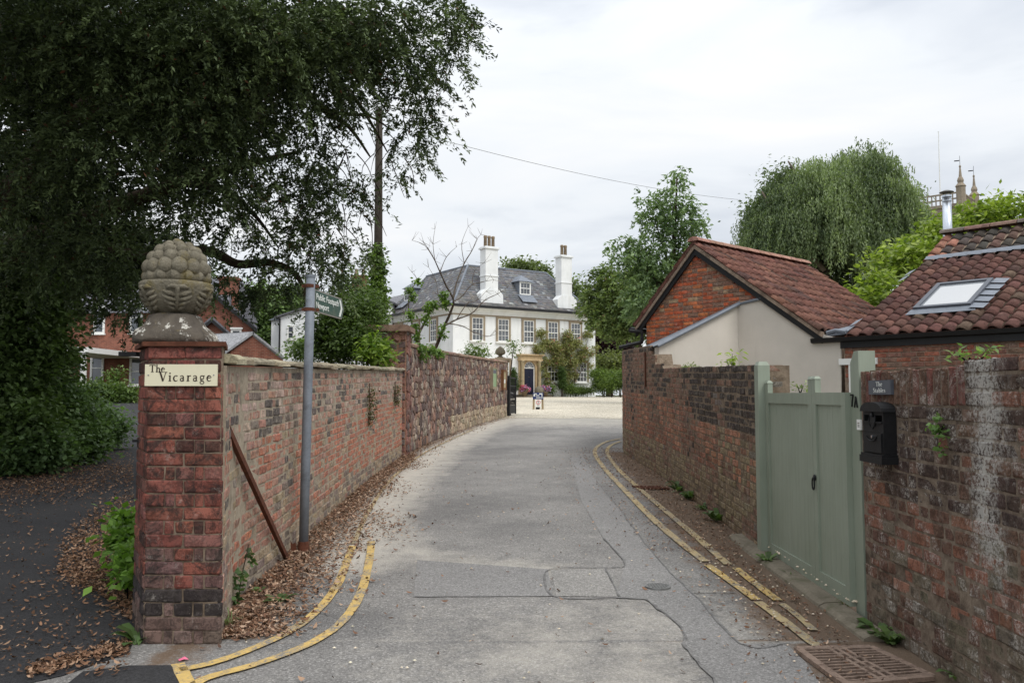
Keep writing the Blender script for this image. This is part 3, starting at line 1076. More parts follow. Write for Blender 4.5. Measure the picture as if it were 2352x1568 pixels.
SP = [rgb(134, 102, 88), rgb(150, 112, 92), rgb(112, 92, 86), rgb(158, 134, 114), rgb(126, 110, 100), rgb(100, 82, 78), rgb(150, 136, 120), rgb(120, 92, 80)]
def col_stone(u, v, r):
    if v < 0.55 and u > 6: return mixc(r.choice(SP), rgb(188, 168, 134), 0.55)
    return r.choice(SP)
lay_stones(stone_wall, s_frame, voronoi(seeds, [(0, 0), (S_PATH.len, 0), (S_PATH.len, 2.22 - 0.011 * S_PATH.len), (0, 2.22)]), col_stone, MATS['rubble'], 0.013)
s = 0.35
while s < S_PATH.len - 0.05:
    L = min(r_.uniform(0.5, 0.85), S_PATH.len - s)
    p0, t0 = S_PATH.at(s + 0.006); p1, t1 = S_PATH.at(s + L - 0.006)
    mm = MB()
    za, zb = SH(s), SH(s + L)
    vs_ = []
    for p, tn, z in ((p0, t0, za), (p1, t1, zb)):
        n = Vector((tn.y, -tn.x, 0))
        for a, b in ((0.05, 0.004), (0.06, 0.05), (0.02, 0.085), (-0.42, 0.085), (-0.45, 0.004)):
            q = p + n * (a + r_.uniform(-.008, .008))
            vs_.append((q.x, q.y, z + b + r_.uniform(-.008, .008)))
    mm.add(vs_, [(k, (k + 1) % 5, 5 + (k + 1) % 5, 5 + k) for k in range(5)] + [(4, 3, 2, 1, 0), (5, 6, 7, 8, 9)])
    o = mm.build('coping_stone', MATS['piece_stone'], stone_wall)
    o['tone'] = [float(x) for x in jit(rgb(138, 110, 92, 1.1), r_, 0.14)]
    s += L
# the end pier of the rubble wall, where the brick wall meets it
pier = thing('stone_pier', 'square purple sandstone pier with slab top where brick wall meets rubble wall', 'pier', (-2.55, 16.9, gz(17)))
PX0, PX1, PY0, PY1 = -2.86, -2.13, 16.62, 17.3
pz0, pz1 = gz(17) - 0.1, P(920, 763, 16.9).z
m = MB(); m.box2((PX0, PY0, pz0), (PX1, PY1, pz1)); m.build('mortar', MATS['mortar_pink'], pier)
def grid_seeds(w, h, sw, sh, r):
    out = []; v = 0
    while v < h:
        u = r.uniform(-0.1, 0.05)
        while u < w:
            wd = r.uniform(sw * 0.7, sw * 1.5)
            out.append((min(max(u + wd / 2, 0.03), w - 0.03), min(v + sh / 2 + r.uniform(-0.02, 0.02), h - 0.03)))
            u += wd
        v += sh
    return out
PCOL = [rgb(128, 84, 72), rgb(112, 84, 76), rgb(98, 78, 76), rgb(142, 96, 80), rgb(108, 98, 94)]
ph = pz1 - pz0
for fr, w_ in ((lambda u, v, w: Vector((PX0 + u, PY0 - w, pz0 + v)), PX1 - PX0), (lambda u, v, w: Vector((PX1 + w, PY0 + u, pz0 + v)), PY1 - PY0)):
    lay_stones(pier, fr, voronoi(grid_seeds(w_, ph, 0.27, 0.15, r_), [(0, 0), (w_, 0), (w_, ph), (0, ph)]), lambda u, v, r: r.choice(PCOL), MATS['rubble'], 0.018, seed=4)
m = MB(); m.box2((PX0 - 0.09, PY0 - 0.09, pz1), (PX1 + 0.09, PY1 + 0.09, pz1 + 0.10)); m.box2((PX0 - 0.03, PY0 - 0.03, pz1 + 0.10), (PX1 + 0.03, PY1 + 0.03, pz1 + 0.13))
m.build('cap_slab', MATS['piece_stone'], pier)['tone'] = [float(x) for x in rgb(126, 104, 90)]

# --- lane wall beyond the green gate
far_wall = thing('lane_wall', 'curving weathered brick wall between the green gate and the gravel, stepped up at its far end', 'wall', (2.4, 10, gz(10)))
def FH(s):
    y = F_PATH.at(s)[0].y
    b = 1.73 if y < 13.2 else (1.80 if y < 13.9 else (1.98 if y < 14.2 else 2.14))
    return gz(y) + b
SOOT, BRN, ORG2, OLIVE, RED2, GREY2 = rgb(70, 60, 55, WK), rgb(134, 98, 78, WK), rgb(174, 116, 82, WK), rgb(146, 126, 92, WK), rgb(152, 96, 70, WK), rgb(120, 108, 98, WK)
def col_far(s, z, k, r):
    v = z / 1.73
    q = 0.5 * r.random() + 0.5 * min(1, max(0, 1.6 * vn(s, z, .7) - 0.3))
    if v > 0.62 and s < 3.2:
        return SOOT if q < 0.7 else BRN if q < 0.85 else GREY2
    if v > 0.75:
        return SOOT if q < 0.4 else BRN if q < 0.8 else RED2
    if v < 0.3:
        return OLIVE if q < 0.6 else BRN if q < 0.85 else GREY2
    if s < 1.6: return BRN if q < 0.4 else OLIVE if q < 0.65 else ORG2 if q < 0.85 else GREY2
    return ORG2 if q < 0.36 else RED2 if q < 0.6 else BRN if q < 0.85 else SOOT
core(F_PATH, -1, GZ(F_PATH), lambda s: FH(s) - 0.004, 0.3, step=0.12).build('mortar', MATS['mortar_dark'], far_wall)
fit = course_items(F_PATH, -1, GZ(F_PATH), FH, col_far, random.Random(9), bond='flemish')
# soldier course along the lower top and the return end by the gate post
for i in range(int(5.3 / 0.078)):
    p, tn = F_PATH.at(i * 0.078 + 0.04)
    n = Vector((-tn.y, tn.x, 0))
    if FH(i * 0.078 + .04) - gz(p.y) < 1.75 and False:
        fit.append((p, n, 0.06, 0.2, SOOT))
e0 = F_PATH.at(0)[0]
for k in range(23):
    z = gz(e0.y) + (k + 0.5) * 0.0755
    for a in range(1 + (k % 2)):
        L = 0.225 if k % 2 == 0 else 0.1125
        fit.append((Vector((e0.x + 0.02 + L * (a + 0.5), e0.y - 0.004, z)), Vector((0, -1, 0)), L - 0.01, 0.064, jit(col_far(0, z - gz(e0.y), k, rng), rng)))
lay(far_wall, fit, MATS['brick_lane'])
# an iron tie and strap on the far, higher stretch
m = MB(); p, tn = F_PATH.at(6.9); m.box((p.x - 0.02, p.y, gz(p.y) + 1.72), (0.02, 0.05, 0.62)); m.build('iron_strap', MATS['iron_rust'], far_wall)

# --- near wall with the letter box
near_wall = thing('stable_wall', 'dark weathered brick wall with white lime bloom carrying the black letter box', 'wall', (2.4, 4.5, gz(4.5)))
NH = lambda s: 1.80 + gz(5.5) * 0 + 0.02 * math.sin(s * 2)
nz0 = lambda s: gz(3.0) - 0.03
core(N_PATH, -1, nz0, lambda s: NH(s) - 0.006, 0.3).build('mortar', MATS['mortar_shaded'], near_wall)
NB, NR_, NG, ND = rgb(108, 78, 62, WK), rgb(134, 86, 64, WK), rgb(110, 98, 80, WK), rgb(80, 62, 54, WK)
def col_near(s, z, k, r):
    y = 2.6 + s
    q = 0.6 * r.random() + 0.4 * min(1, max(0, 1.6 * vn(s * 1.5, z) - 0.3))
    if z < 0.42: return NG if q < 0.6 else NB if q < 0.85 else GREY2
    if z > 0.95 and y > 3.85: return ND if q < 0.72 else NB if q < 0.85 else NR_
    return NB if q < 0.44 else NR_ if q < 0.74 else NG if q < 0.90 else rgb(144, 98, 78)
nit = course_items(N_PATH, -1, nz0, lambda s: NH(s) - 0.20, col_near, random.Random(21), ch=0.081, bond='mixed', jn=0.006)
topk = max(it[0].z for it in nit) + 0.081 / 2
i = 0
s = N_PATH.len
while s > 0.3:
    if i < 16:
        p, tn = N_PATH.at(s - 0.041)
        nit.append((Vector((p.x - 0.008, p.y, topk + 0.11 + rng.uniform(-0.006, 0.006))), Vector((-1, 0, 0)), 0.068, 0.208, jit(rgb(124, 74, 62, WK) if rng.random() < .6 else NB, rng)))
        s -= 0.082
    else:
        L = 0.235
        p, tn = N_PATH.at(s - L / 2)
        for dz in (0.042, 0.125, 0.208):
            nit.append((Vector((p.x - 0.008 + rng.uniform(-.004, .004), p.y + rng.uniform(-.05, .05) * 0, topk + dz)), Vector((-1, 0, 0)), L - 0.012, 0.068, jit(ND if rng.random() < .5 else NR_, rng)))
        s -= L
    i += 1
e1 = N_PATH.at(N_PATH.len)[0]
lay(near_wall, nit, MATS['brick_sooty'])
NTOP = topk + 0.22
m = MB()
m.box2((2.38, 2.6, NTOP - 0.05), (2.66, 5.5, NTOP + 0.004))
m.build('mortar_capping', MATS['mortar_dark'], near_wall)

# ------------------------------------------------------------------ gate pillar
pillar = thing('gate_pillar', 'red brick gate pillar with soot patches and a dark base course', 'pillar', (-2.05, 5.3, gz(5.2)))
PA, PB_, PC, PD = Vector((-2.265, 5.15, 0)), Vector((-1.795, 5.15, 0)), Vector((-1.96, 5.64, 0)), Vector((-2.525, 5.60, 0))
pbz = gz(5.15) - 0.02
ptz = P(420, 795, 5.15).z
def inset(p, c, d):
    v = (c - p); v.z = 0
    return p + v.normalized() * d
pc = (PA + PB_ + PC + PD) / 4
m = MB(); m.prism([Vector((q.x, q.y, pbz - 0.1)) for q in (inset(PA, pc, 0.012), inset(PB_, pc, 0.012), PC, inset(PD, pc, 0.010))], (0, 0, ptz - pbz + 0.1))
m.build('mortar', MATS['mortar_dark'], pillar)
PR_, PO, PDk, PBk = rgb(136, 68, 50, WK), rgb(160, 80, 54, WK), rgb(92, 56, 46, WK), rgb(64, 56, 56, WK)
def col_pillar(k, r):
    q = r.random()
    if k == 0 or k == 1: return rgb(112, 88, 76) if q < .8 else PBk
    if k in (2, 3): return PBk if q < .8 else rgb(128, 96, 84)
    if k < 7: return rgb(112, 78, 70) if q < .6 else PR_
    if k >= 20: return PDk if q < .5 else rgb(140, 66, 54) if q < .85 else rgb(120, 100, 92)
    if k >= 17: return PO if q < .7 else PR_
    return PR_ if q < .42 else PO if q < .62 else PDk if q < .88 else rgb(134, 78, 66)
pit = []
NCO = 22
pch = (ptz - pbz - 0.02) / NCO
rp = random.Random(14)
W_ = (PB_ - PA).length
for k in range(NCO):
    z = pbz + 0.02 + (k + 0.5) * pch
    ws = [0.5, 0.5] if k % 2 else [0.25, 0.135, 0.25, 0.135, 0.23]
    u = 0.0
    for w in ws:
        L = w * W_
        kk = k / NCO - 0.5
        pit.append((Vector((PA.x - 0.02 * kk + (u + L / 2) * (1 - 0.04 * kk), PA.y + rp.uniform(-.004, .002), z)), Vector((0, -1, 0)), L - 0.006, pch - 0.006, jit(col_pillar(k, rp), rp, 0.14, 0.70)))
        u += L
    tl = (PA - PD); ll = tl.length; tl.normalize()
    nl = Vector((tl.y, -tl.x, 0))
    if nl.dot(Vector((-1, -1, 0))) < 0: nl = -nl
    ws = [0.55, 0.45] if k % 2 else [0.27, 0.5, 0.23]
    u = 0.0
    for w in ws:
        L = w * ll
        c = PD + tl * (u + L / 2)
        pit.append((Vector((c.x, c.y, z)) + nl * 0.002, nl, L - 0.006, pch - 0.006, jit(col_pillar(k, rp), rp, 0.14, 0.70)))
        u += L
lay(pillar, pit, MATS['brick_red'])
m = MB()
sl = [inset(q, pc, -0.035) + Vector((-0.012, 0, 0)) for q in (PA, PB_, PC, PD)]
m.prism([Vector((q.x, q.y, ptz)) for q in sl], (0, 0, 0.028)); m.build('iron_band', MATS['iron_rust'], pillar)
# domed cap stone under the finial
fc = P(404, 722, 5.40)
fc_z0 = fc.z
t = NT('lichen_stone')
c = t.ramp(t.noise(6, 5, 0.7), [(0.3, rgb(78, 72, 66)), (0.7, rgb(112, 104, 94))])
c = t.mix(t.ramp(t.noise(9, 7, 0.8), [(0.56, 0.0), (0.60, 1.0)]), c, rgb(206, 202, 192))
c = t.mix(t.ramp(t.noise(14, 5, 0.7), [(0.60, 0.0), (0.72, 0.6)]), c, rgb(138, 120, 70))
t.bump(t.noise(40, 5, 0.7), 0.8, 0.012)
M_LICH = t.fin(c, 0.95, 0.1)
m = MB()
rings = [(0.216, 0.030, 9), (0.226, 0.055, 8), (0.221, 0.085, 6), (0.203, 0.115, 5), (0.172, 0.145, 4), (0.145, fc_z0 - ptz - 0.012, 3), (0.125, fc_z0 - ptz, 2.2)]
nn_ = 28
vs_ = []
rr = random.Random(2)
for rad, dz, ex in rings:
    for k in range(nn_):
        a = 2 * math.pi * k / nn_
        ca, sa = math.cos(a), math.sin(a)
        q = (abs(ca) ** ex + abs(sa) ** ex) ** (-1 / ex)
        q *= rad * (1 + rr.uniform(-0.035, 0.035))
        vs_.append((fc.x + (0.018) * (1 - dz * 5) + q * ca, fc.y + q * sa, ptz + dz + rr.uniform(-.005, .005)))
fs = [(i * nn_ + k, i * nn_ + (k + 1) % nn_, (i + 1) * nn_ + (k + 1) % nn_, (i + 1) * nn_ + k) for i in range(len(rings) - 1) for k in range(nn_)]
fs += [tuple(range(nn_))[::-1], tuple(range((len(rings) - 1) * nn_, len(rings) * nn_))]
m.add(vs_, fs); m.build('cap_stone', M_LICH, pillar, smooth=True)
m = MB(); q0 = P(297, 813, 5.58); m.box(q0, (0.12, 0.06, 0.03)); m.build('hinge_stub', MATS['iron_black'], pillar)
q0 = P(316, 1055 * 0 + 1012, 5.55); m = MB(); m.box(q0, (0.05, 0.05, 0.015)); m.build('hinge_stub', MATS['iron_black'], pillar)

# pineapple finial
def finial(name, label, c, k, parts=True):
    f = thing(name, label, 'finial', c)
    c = Vector(c)
    bowl_z = 0.222 * k
    prof = [(0.115, 0.0), (0.135, 0.012), (0.178, 0.045), (0.212, 0.09), (0.232, 0.14), (0.240, 0.175), (0.241, 0.18), (0.244, 0.195), (0.243, 0.214), (0.236, 0.222), (0.10, 0.23)]
    m = MB(); m.lathe([(r * k, z * k) for r, z in prof], 32, c); m.build('bowl', MATS['stone_grey'], f, smooth=True)
    def surf(th, t):     # a point on the bowl, t from the foot to the rim
        z = 0.012 + t * 0.163
        for (r0, z0), (r1, z1) in zip(prof, prof[1:]):
            if z0 <= z <= z1 + 1e-9:
                r = r0 + (r1 - r0) * (z - z0) / max(1e-6, z1 - z0)
                break
        return c + Vector((r * math.cos(th), r * math.sin(th), z)) * k
    for a in range(6):
        th = -1.16 + a * 2 * math.pi / 6
        m = MB()
        m.tube([surf(th, t_) for t_ in (0.02, 0.3, 0.6, 0.85, 0.98)], [0.012 * k, 0.016 * k, 0.016 * k, 0.018 * k, 0.02 * k], 6)
        for sgn in (-1, 1):
            for t0_, sp in ((0.10, 0.30), (0.28, 0.40), (0.47, 0.44), (0.66, 0.40)):
                m.tube([surf(th + sgn * 0.03, t0_ - 0.02), surf(th + sgn * sp * 0.55, t0_ + 0.06), surf(th + sgn * sp, t0_ + 0.16)], [0.011 * k, 0.020 * k, 0.006 * k], 6)
            m.tube([surf(th, 0.97), surf(th + sgn * 0.16, 1.0), surf(th + sgn * 0.30, 0.93)], [0.018 * k, 0.018 * k, 0.008 * k], 6)
        m.build('acanthus_leaf', MATS['stone_grey'], f, smooth=True)
    me = bpy.data.meshes.new('bud')
    bm = bmesh.new(); bmesh.ops.create_uvsphere(bm, u_segments=14, v_segments=10, radius=1.0)
    for q in bm.faces: q.smooth = True
    bm.to_mesh(me); bm.free()
    me.materials.append(MATS['stone_grey'])
    rb = random.Random(4)
    for j, (zr, rr_, br, cnt) in enumerate([(0.036, 0.190, 0.047, 14), (0.100, 0.180, 0.049, 13), (0.163, 0.156, 0.047, 12), (0.217, 0.120, 0.043, 9), (0.255, 0.074, 0.038, 6), (0.276, 0.022, 0.034, 2)]):
        for i in range(cnt):
            a = 2 * math.pi * (i + 0.5 * (j % 2)) / cnt + 0.1
            br = br * rb.uniform(0.93, 1.06)
            mt = Matrix.Translation(c + Vector((rr_ * math.cos(a), rr_ * math.sin(a), 0.222 + zr)) * k) @ Matrix.Rotation(a, 4, 'Z') @ Matrix.Diagonal((br * k, br * 0.98 * k, br * 1.12 * k, 1))
            if parts: link('bud', me, f, mt)
    m = MB(); m.lathe([(r * k, z * k) for r, z in [(0.20, 0.22), (0.21, 0.26), (0.20, 0.32), (0.175, 0.39), (0.135, 0.44), (0.08, 0.48), (0.01, 0.5)]], 24, c)
    m.build('fruit_core', MATS['stone_grey'], f, smooth=True)
    return f
KF = (P(404, 548, 5.36).z - fc_z0) / 0.525
finial('pineapple_finial', 'large carved stone pineapple in an acanthus bowl on the red brick pillar', (fc.x, fc.y, fc_z0 - 0.006), KF)
# ------------------------------------------------------------------ lettering
def arc(cx_, cy_, rx, ry, a0, a1, n=10):
    return [(cx_ + rx * math.cos(R(a0 + (a1 - a0) * i / n)), cy_ + ry * math.sin(R(a0 + (a1 - a0) * i / n))) for i in range(n + 1)]
TK, TN = 0.15, 0.06
def ss(x, y, w=0.30): return ([(x - w / 2, y), (x + w / 2, y)], TN)
GL = {
 'T': (0.86, [([(.42, 0), (.42, .97)], TK), ([(.04, .96), (.80, .96)], .08), ([(.04, .97), (.04, .80)], TN), ([(.80, .97), (.80, .80)], TN), ss(.42, .03, .36)]),
 'h': (0.70, [([(.16, 0), (.16, 1.02)], TK), ([(.2, .42), (.28, .54), (.38, .59), (.48, .55), (.52, .42), (.52, 0)], [.06, .07, .09, .12, .14, .14]), ss(.16, .03), ss(.53, .03), ([(.04, 1.0), (.2, 1.0)], TN)]),
 'e': (0.58, [(arc(.30, .30, .23, .30, 20, 325, 16), [.05] * 3 + [.09, .12, .14, .15, .15, .15, .14, .12, .10, .08, .06, .05, .05, .05]), ([(.09, .36), (.51, .40)], TN)]),
 'V': (0.84, [([(.10, 1.0), (.43, 0)], TK + .02), ([(.43, 0), (.74, 1.0)], .07), ss(.11, .97, .30), ss(.74, .97, .28)]),
 'i': (0.36, [([(.18, 0), (.18, .62)], TK), ss(.18, .03), ([(.04, .60), (.2, .60)], TN), ([(.18, .80), (.18, .93)], .15)]),
 'c': (0.54, [(arc(.31, .31, .24, .30, 50, 320, 14), [.13, .09, .06, .07, .10, .13, .15, .15, .15, .14, .12, .09, .07, .05, .05])]),
 'a': (0.60, [([(.10, .50), (.17, .59), (.28, .61), (.38, .56), (.41, .44), (.41, .08), (.52, .02)], [.10, .07, .07, .10, .14, .14, .06]), (arc(.26, .17, .17, .16, 60, 330, 12), .09)]),
 'r': (0.50, [([(.17, 0), (.17, .62)], TK), ([(.2, .42), (.28, .54), (.38, .60), (.46, .56)], [.05, .07, .10, .12]), ss(.17, .03), ([(.04, .60), (.18, .60)], TN)]),
 'g': (0.60, [(arc(.27, .40, .19, .20, 0, 360, 16), .09), (arc(.28, -.14, .22, .15, 0, 360, 16), .07), ([(.16, .22), (.12, .12), (.22, .05), (.42, .02)], .08), ([(.42, .55), (.56, .60)], .08)]),
 'S': (0.62, [([(.50, .82), (.42, .95), (.28, .98), (.14, .90), (.11, .74), (.22, .60), (.40, .46), (.50, .30), (.46, .12), (.32, .02), (.16, .04), (.09, .18)], [.06, .07, .08, .10, .13, .15, .15, .13, .10, .08, .07, .06])]),
 't': (0.42, [([(.18, .80), (.18, .14), (.24, .04), (.38, .06)], [.08, .14, .12, .06]), ([(.05, .60), (.36, .60)], TN)]),
 'b': (0.64, [([(.15, 0), (.15, 1.02)], TK), (arc(.32, .30, .22, .30, 150, -150, 14), [.05, .06, .09, .12, .14, .15, .15, .15, .14, .13, .11, .09, .07, .06, .05]), ([(.03, 1.0), (.18, 1.0)], TN)]),
 'l': (0.34, [([(.17, 0), (.17, 1.02)], TK), ss(.17, .03), ([(.04, 1.0), (.2, 1.0)], TN)]),
 's': (0.48, [([(.38, .48), (.32, .58), (.21, .61), (.11, .54), (.12, .42), (.26, .32), (.38, .22), (.37, .08), (.25, .01), (.12, .04), (.07, .14)], [.06, .06, .07, .09, .11, .13, .12, .09, .07, .06, .06])]),
 '7': (0.60, [([(.05, .95), (.55, .95)], .13), ([(.53, .92), (.34, .5), (.25, 0)], .14)]),
 'A': (0.78, [([(.05, 0), (.36, 1.0)], .12), ([(.36, 1.0), (.70, 0)], .15), ([(.17, .34), (.58, .34)], .09)]),
}
def strokes(text, fr, size, space=0.04, squeeze=1.0, th=0.002):
    """fr(u, v, w): place of lettering coordinate u (metres), v, outward w"""
    m = MB()
    x = 0.0
    for ch in text:
        if ch == ' ':
            x += 0.3 * size
            continue
        adv, st = GL[ch]
        for pts, wd in st:
            wds = wd if hasattr(wd, '__len__') else [wd] * len(pts)
            n = len(pts)
            L, Rr = [], []
            for i in range(n):
                a, b = pts[max(i - 1, 0)], pts[min(i + 1, n - 1)]
                dx, dy = b[0] - a[0], b[1] - a[1]
                d = math.hypot(dx, dy) + 1e-9
                nx_, ny_ = -dy / d * wds[i] / 2, dx / d * wds[i] / 2
                L.append((pts[i][0] + nx_, pts[i][1] + ny_)); Rr.append((pts[i][0] - nx_, pts[i][1] - ny_))
            V = []
            for w in (0.0, th):
                for q in L + Rr:
                    V.append(fr(x + q[0] * size * squeeze, q[1] * size, w))
            F = []
            o2 = 2 * n
            for i in range(n - 1):
                F.append((i, i + 1, n + i + 1, n + i))
                F.append((o2 + i, o2 + n + i, o2 + n + i + 1, o2 + i + 1))
            ringi = list(range(n)) + list(range(2 * n - 1, n - 1, -1))
            for a, b in zip(ringi, ringi[1:] + ringi[:1]):
                F.append((a, b, o2 + b, o2 + a))
            m.add(V, F)
        x += (adv * squeeze + space) * size
    return m, x
def sans(text, size, th=0.002):
    cu = bpy.data.curves.new('text', 'FONT')
    cu.body = text
    cu.size = size
    cu.extrude = th
    cu.offset = size * 0.004
    o = bpy.data.objects.new('text', cu)
    COL.objects.link(o)
    bpy.context.view_layer.update()
    me = bpy.data.meshes.new_from_object(o.evaluated_get(bpy.context.evaluated_depsgraph_get()))
    bpy.data.objects.remove(o)
    bpy.data.curves.remove(cu)
    return me
def frame_m(o, ux, uy, uz):
    mt = Matrix.Identity(4)
    for a in range(3):
        mt[a][0], mt[a][1], mt[a][2], mt[a][3] = ux[a], uy[a], uz[a], o[a]
    return mt

# vicarage name plate
pa = PL(334.5, 836.5, (0, 5.136, 0), Vector((0, 1, 0))); pb = PL(499, 886, (0, 5.136, 0), Vector((0, 1, 0)))
pw, phh = pb.x - pa.x, pa.z - pb.z
plate = thing('name_plate', 'cream rectangular name plate lettered The Vicarage on the brick pillar', 'sign', (pa.x + pw / 2, 5.14, pb.z))
m = MB(); m.box2((pa.x, 5.128, pb.z), (pb.x, 5.142, pa.z)); m.build('board', MATS['plate_cream'], plate)
fr = lambda u0, v0: (lambda u, v, w: Vector((pa.x + pw * u0 + u, 5.128 - w, pa.z - phh * v0 + v)))
_, L = strokes('The', lambda u, v, w: Vector((0, 0, 0)), 1.0, 0.02)
sz = pw * 0.222 / L
m, _ = strokes('The', fr(0.062, 0.36), sz, 0.02); m.build('lettering', MATS['ink_dark'], plate)
_, L = strokes('Vicarage', lambda u, v, w: Vector((0, 0, 0)), 1.0, 0.16)
sz = pw * 0.75 / L
m, _ = strokes('Vicarage', fr(0.20, 0.78), sz, 0.16); m.build('lettering', MATS['ink_dark'], plate)
for u in (0.05, 0.955):
    m = MB(); m.lathe([(0.004, 0), (0.004, 0.003), (0.001, 0.004)], 8); o = m.build('screw', MATS['galvanised'], plate)
    o.matrix_basis = Matrix.Translation((pa.x + pw * u, 5.128, pa.z - phh * 0.5)) @ Matrix.Rotation(R(90), 4, 'X')

# ------------------------------------------------------------------ footpath signpost
sb = G(703, 1258)
sb = Vector((-1.93, 7.75, gz(7.75)))
st_ = P(714, 634, 7.80)
sp = thing('footpath_signpost', 'grey galvanised signpost with a green finger board reading Public Footpath Newport', 'signpost', sb)
m = MB(); m.tube([sb - Vector((0, 0, .05)), sb.lerp(st_, 0.33), sb.lerp(st_, 0.66), st_], [0.043, 0.043, 0.043, 0.042], 20); m.build('post', MATS['galvanised'], sp, smooth=True)
m = MB(); m.tube([st_ - Vector((0, 0, 0.015)), st_ + Vector((0, 0, 0.012))], 0.046, 20); m.build('cap', MATS['galvanised'], sp)
ax = (st_ - sb).normalized()
for py in (657, 711):
    c = P(711, py, 7.80)
    m = MB(); m.tube([c - ax * 0.016, c + ax * 0.016], 0.052, 20); m.box((c.x + 0.055, c.y + 0.02, c.z), (0.06, 0.02, 0.03)); m.box((c.x - 0.052, c.y, c.z), (0.04, 0.02, 0.026))
    m.build('clamp', MATS['iron_rust'], sp)
m = MB(); m.tube([sb - Vector((0, 0, 0.02)), sb + Vector((0, 0, 0.10))], [0.056, 0.047], 14)
m.add([sb + Vector(p) for p in ((-0.05, -0.045, 0), (-0.06, -0.045, 0.10), (-0.09, -0.045, 0.085), (-0.11, -0.045, 0.12), (-0.10, -0.045, 0.0))], [(0, 1, 2, 3, 4)])
m.build('base_collar', MATS['iron_rust'], sp)
s0_ = P(722.5, 664, 7.80); s1_ = P(788, 701, 8.66)
dirx = Vector((s1_.x - s0_.x, s1_.y - s0_.y, 0)); slen = dirx.length; dirx.normalize()
zt, zb_ = P(722.5, 664, 7.80).z, P(722.5, 715.5, 7.80).z
bh = zt - zb_
nrm = Vector((dirx.y, -dirx.x, 0))
if nrm.dot(Vector((0, 0, 0)) - s0_) < 0: nrm = -nrm
def sgn(u, v, w): return Vector((s0_.x, s0_.y, zb_)) + dirx * u + Vector((0, 0, v)) + nrm * w
m = MB(); outl = [(0, 0), (slen - 0.07, 0), (slen, bh / 2), (slen - 0.07, bh), (0, bh)]
m.prism([sgn(u, v, -0.008) for u, v in outl], nrm * 0.016)
blade = m.build('finger_board', MATS['slate_brown'], sp)
m = MB(); k = 0.012
m.prism([sgn(u, v, 0.008) for u, v in [(0.0, k), (slen - 0.074, k), (slen - 0.013, bh / 2), (slen - 0.074, bh - k), (0.0, bh - k)]], nrm * 0.002)
m.build('face', MATS['sign_green'], blade)
m = MB()
m.prism([sgn(u, v, 0.010) for u, v in [(slen - 0.165, 0.02), (slen - 0.115, 0.02), (slen - 0.055, bh / 2), (slen - 0.115, bh - 0.02), (slen - 0.165, bh - 0.02), (slen - 0.105, bh / 2)]], nrm * 0.002)
bm_o = m.build('arrow', MATS['ink_white'], blade)
for txt, v0 in (('Public Footpath', bh * 0.565), ('Newport', bh * 0.185)):
    me = sans(txt, 0.086, 0.001)
    xs_ = [q.co.x for q in me.vertices]
    want = (slen - 0.20) if 'F' in txt else (slen - 0.20) * 0.54
    kx = want / (max(xs_) - min(xs_))
    me.transform(frame_m(sgn(0.018, v0, 0.0115), dirx * kx, Vector((0, 0, 1)), nrm))
    me.materials.clear(); me.materials.append(MATS['ink_white'])
    link('lettering', me, blade)

# rusty strut propping the wall
a_, b_ = P(509, 942, 5.42), P(660, 1266, 7.55)
b_ = Vector((-2.0, 7.5, gz(7.5)))
d = (b_ - a_).normalized()
strut = thing('iron_strut', 'rusty flat iron strut leaning from the pillar down to the wall foot', 'strut', b_)
m = MB(); u_ = d.cross(Vector((1, 0, 0))).normalized(); w_ = d.cross(u_)
m.prism([a_ + w_ * x + u_ * y for x, y in ((0, -.022), (.006, -.022), (.006, .022), (0, .022))], b_ - a_)
m.prism([a_ + w_ * x + u_ * y for x, y in ((0.006, .016), (.032, .016), (.032, .022), (0.006, .022))], b_ - a_)
m.build('angle_bar', MATS['iron_rust'], strut)
# small bolt plates
m = MB(); m.box(a_ + Vector((0, 0.02, 0)), (0.05, 0.04, 0.05)); m.build('fixing_plate', MATS['iron_rust'], strut)

# ------------------------------------------------------------------ sage green gate
gate = thing('timber_gate', 'sage green panelled double gate between the two brick walls', 'gate', (2.40, 6.6, gz(6.6)))
GX = 2.325
gy0, gy1 = 5.71, 7.70                       # near and far posts
gzb = gz(6.6) + 0.03
def gpt(px, py, x=GX): 
    return PL(px, py, (x, 0, 0), Vector((1, 0, 0)))
ztop_rail = gpt(1800, 902).z
m = MB(); zt_ = gpt(1752, 834).z
m.box2((GX - 0.06, gy1 - 0.085, gz(gy1) - 0.05), (GX + 0.05, gy1 + 0.03, zt_ - 0.02))
m.prism([(GX - 0.06, gy1 - 0.085, zt_ - 0.02), (GX + 0.05, gy1 - 0.085, zt_ - 0.02), (GX + 0.03, gy1 - 0.065, zt_ + 0.015), (GX - 0.04, gy1 - 0.065, zt_ + 0.015)], (0, 0.10, 0)); m.build('post', MATS['paint_sage'], gate)
m = MB(); zt2 = gpt(1985, 806, 2.43).z
m.box2((2.365, gy0 - 0.07, gz(gy0) - 0.05), (2.48, gy0 + 0.07, zt2 - 0.08))
m.prism([(2.365, gy0 + 0.07, zt2 - 0.08), (2.365, gy0 - 0.07, zt2 - 0.08), (2.365, gy0 - 0.07, zt2), (2.365, gy0 + 0.0, zt2)], (0.115, 0, 0)); m.build('post', MATS['paint_sage'], gate)
mid = gpt(1866, 1000).y
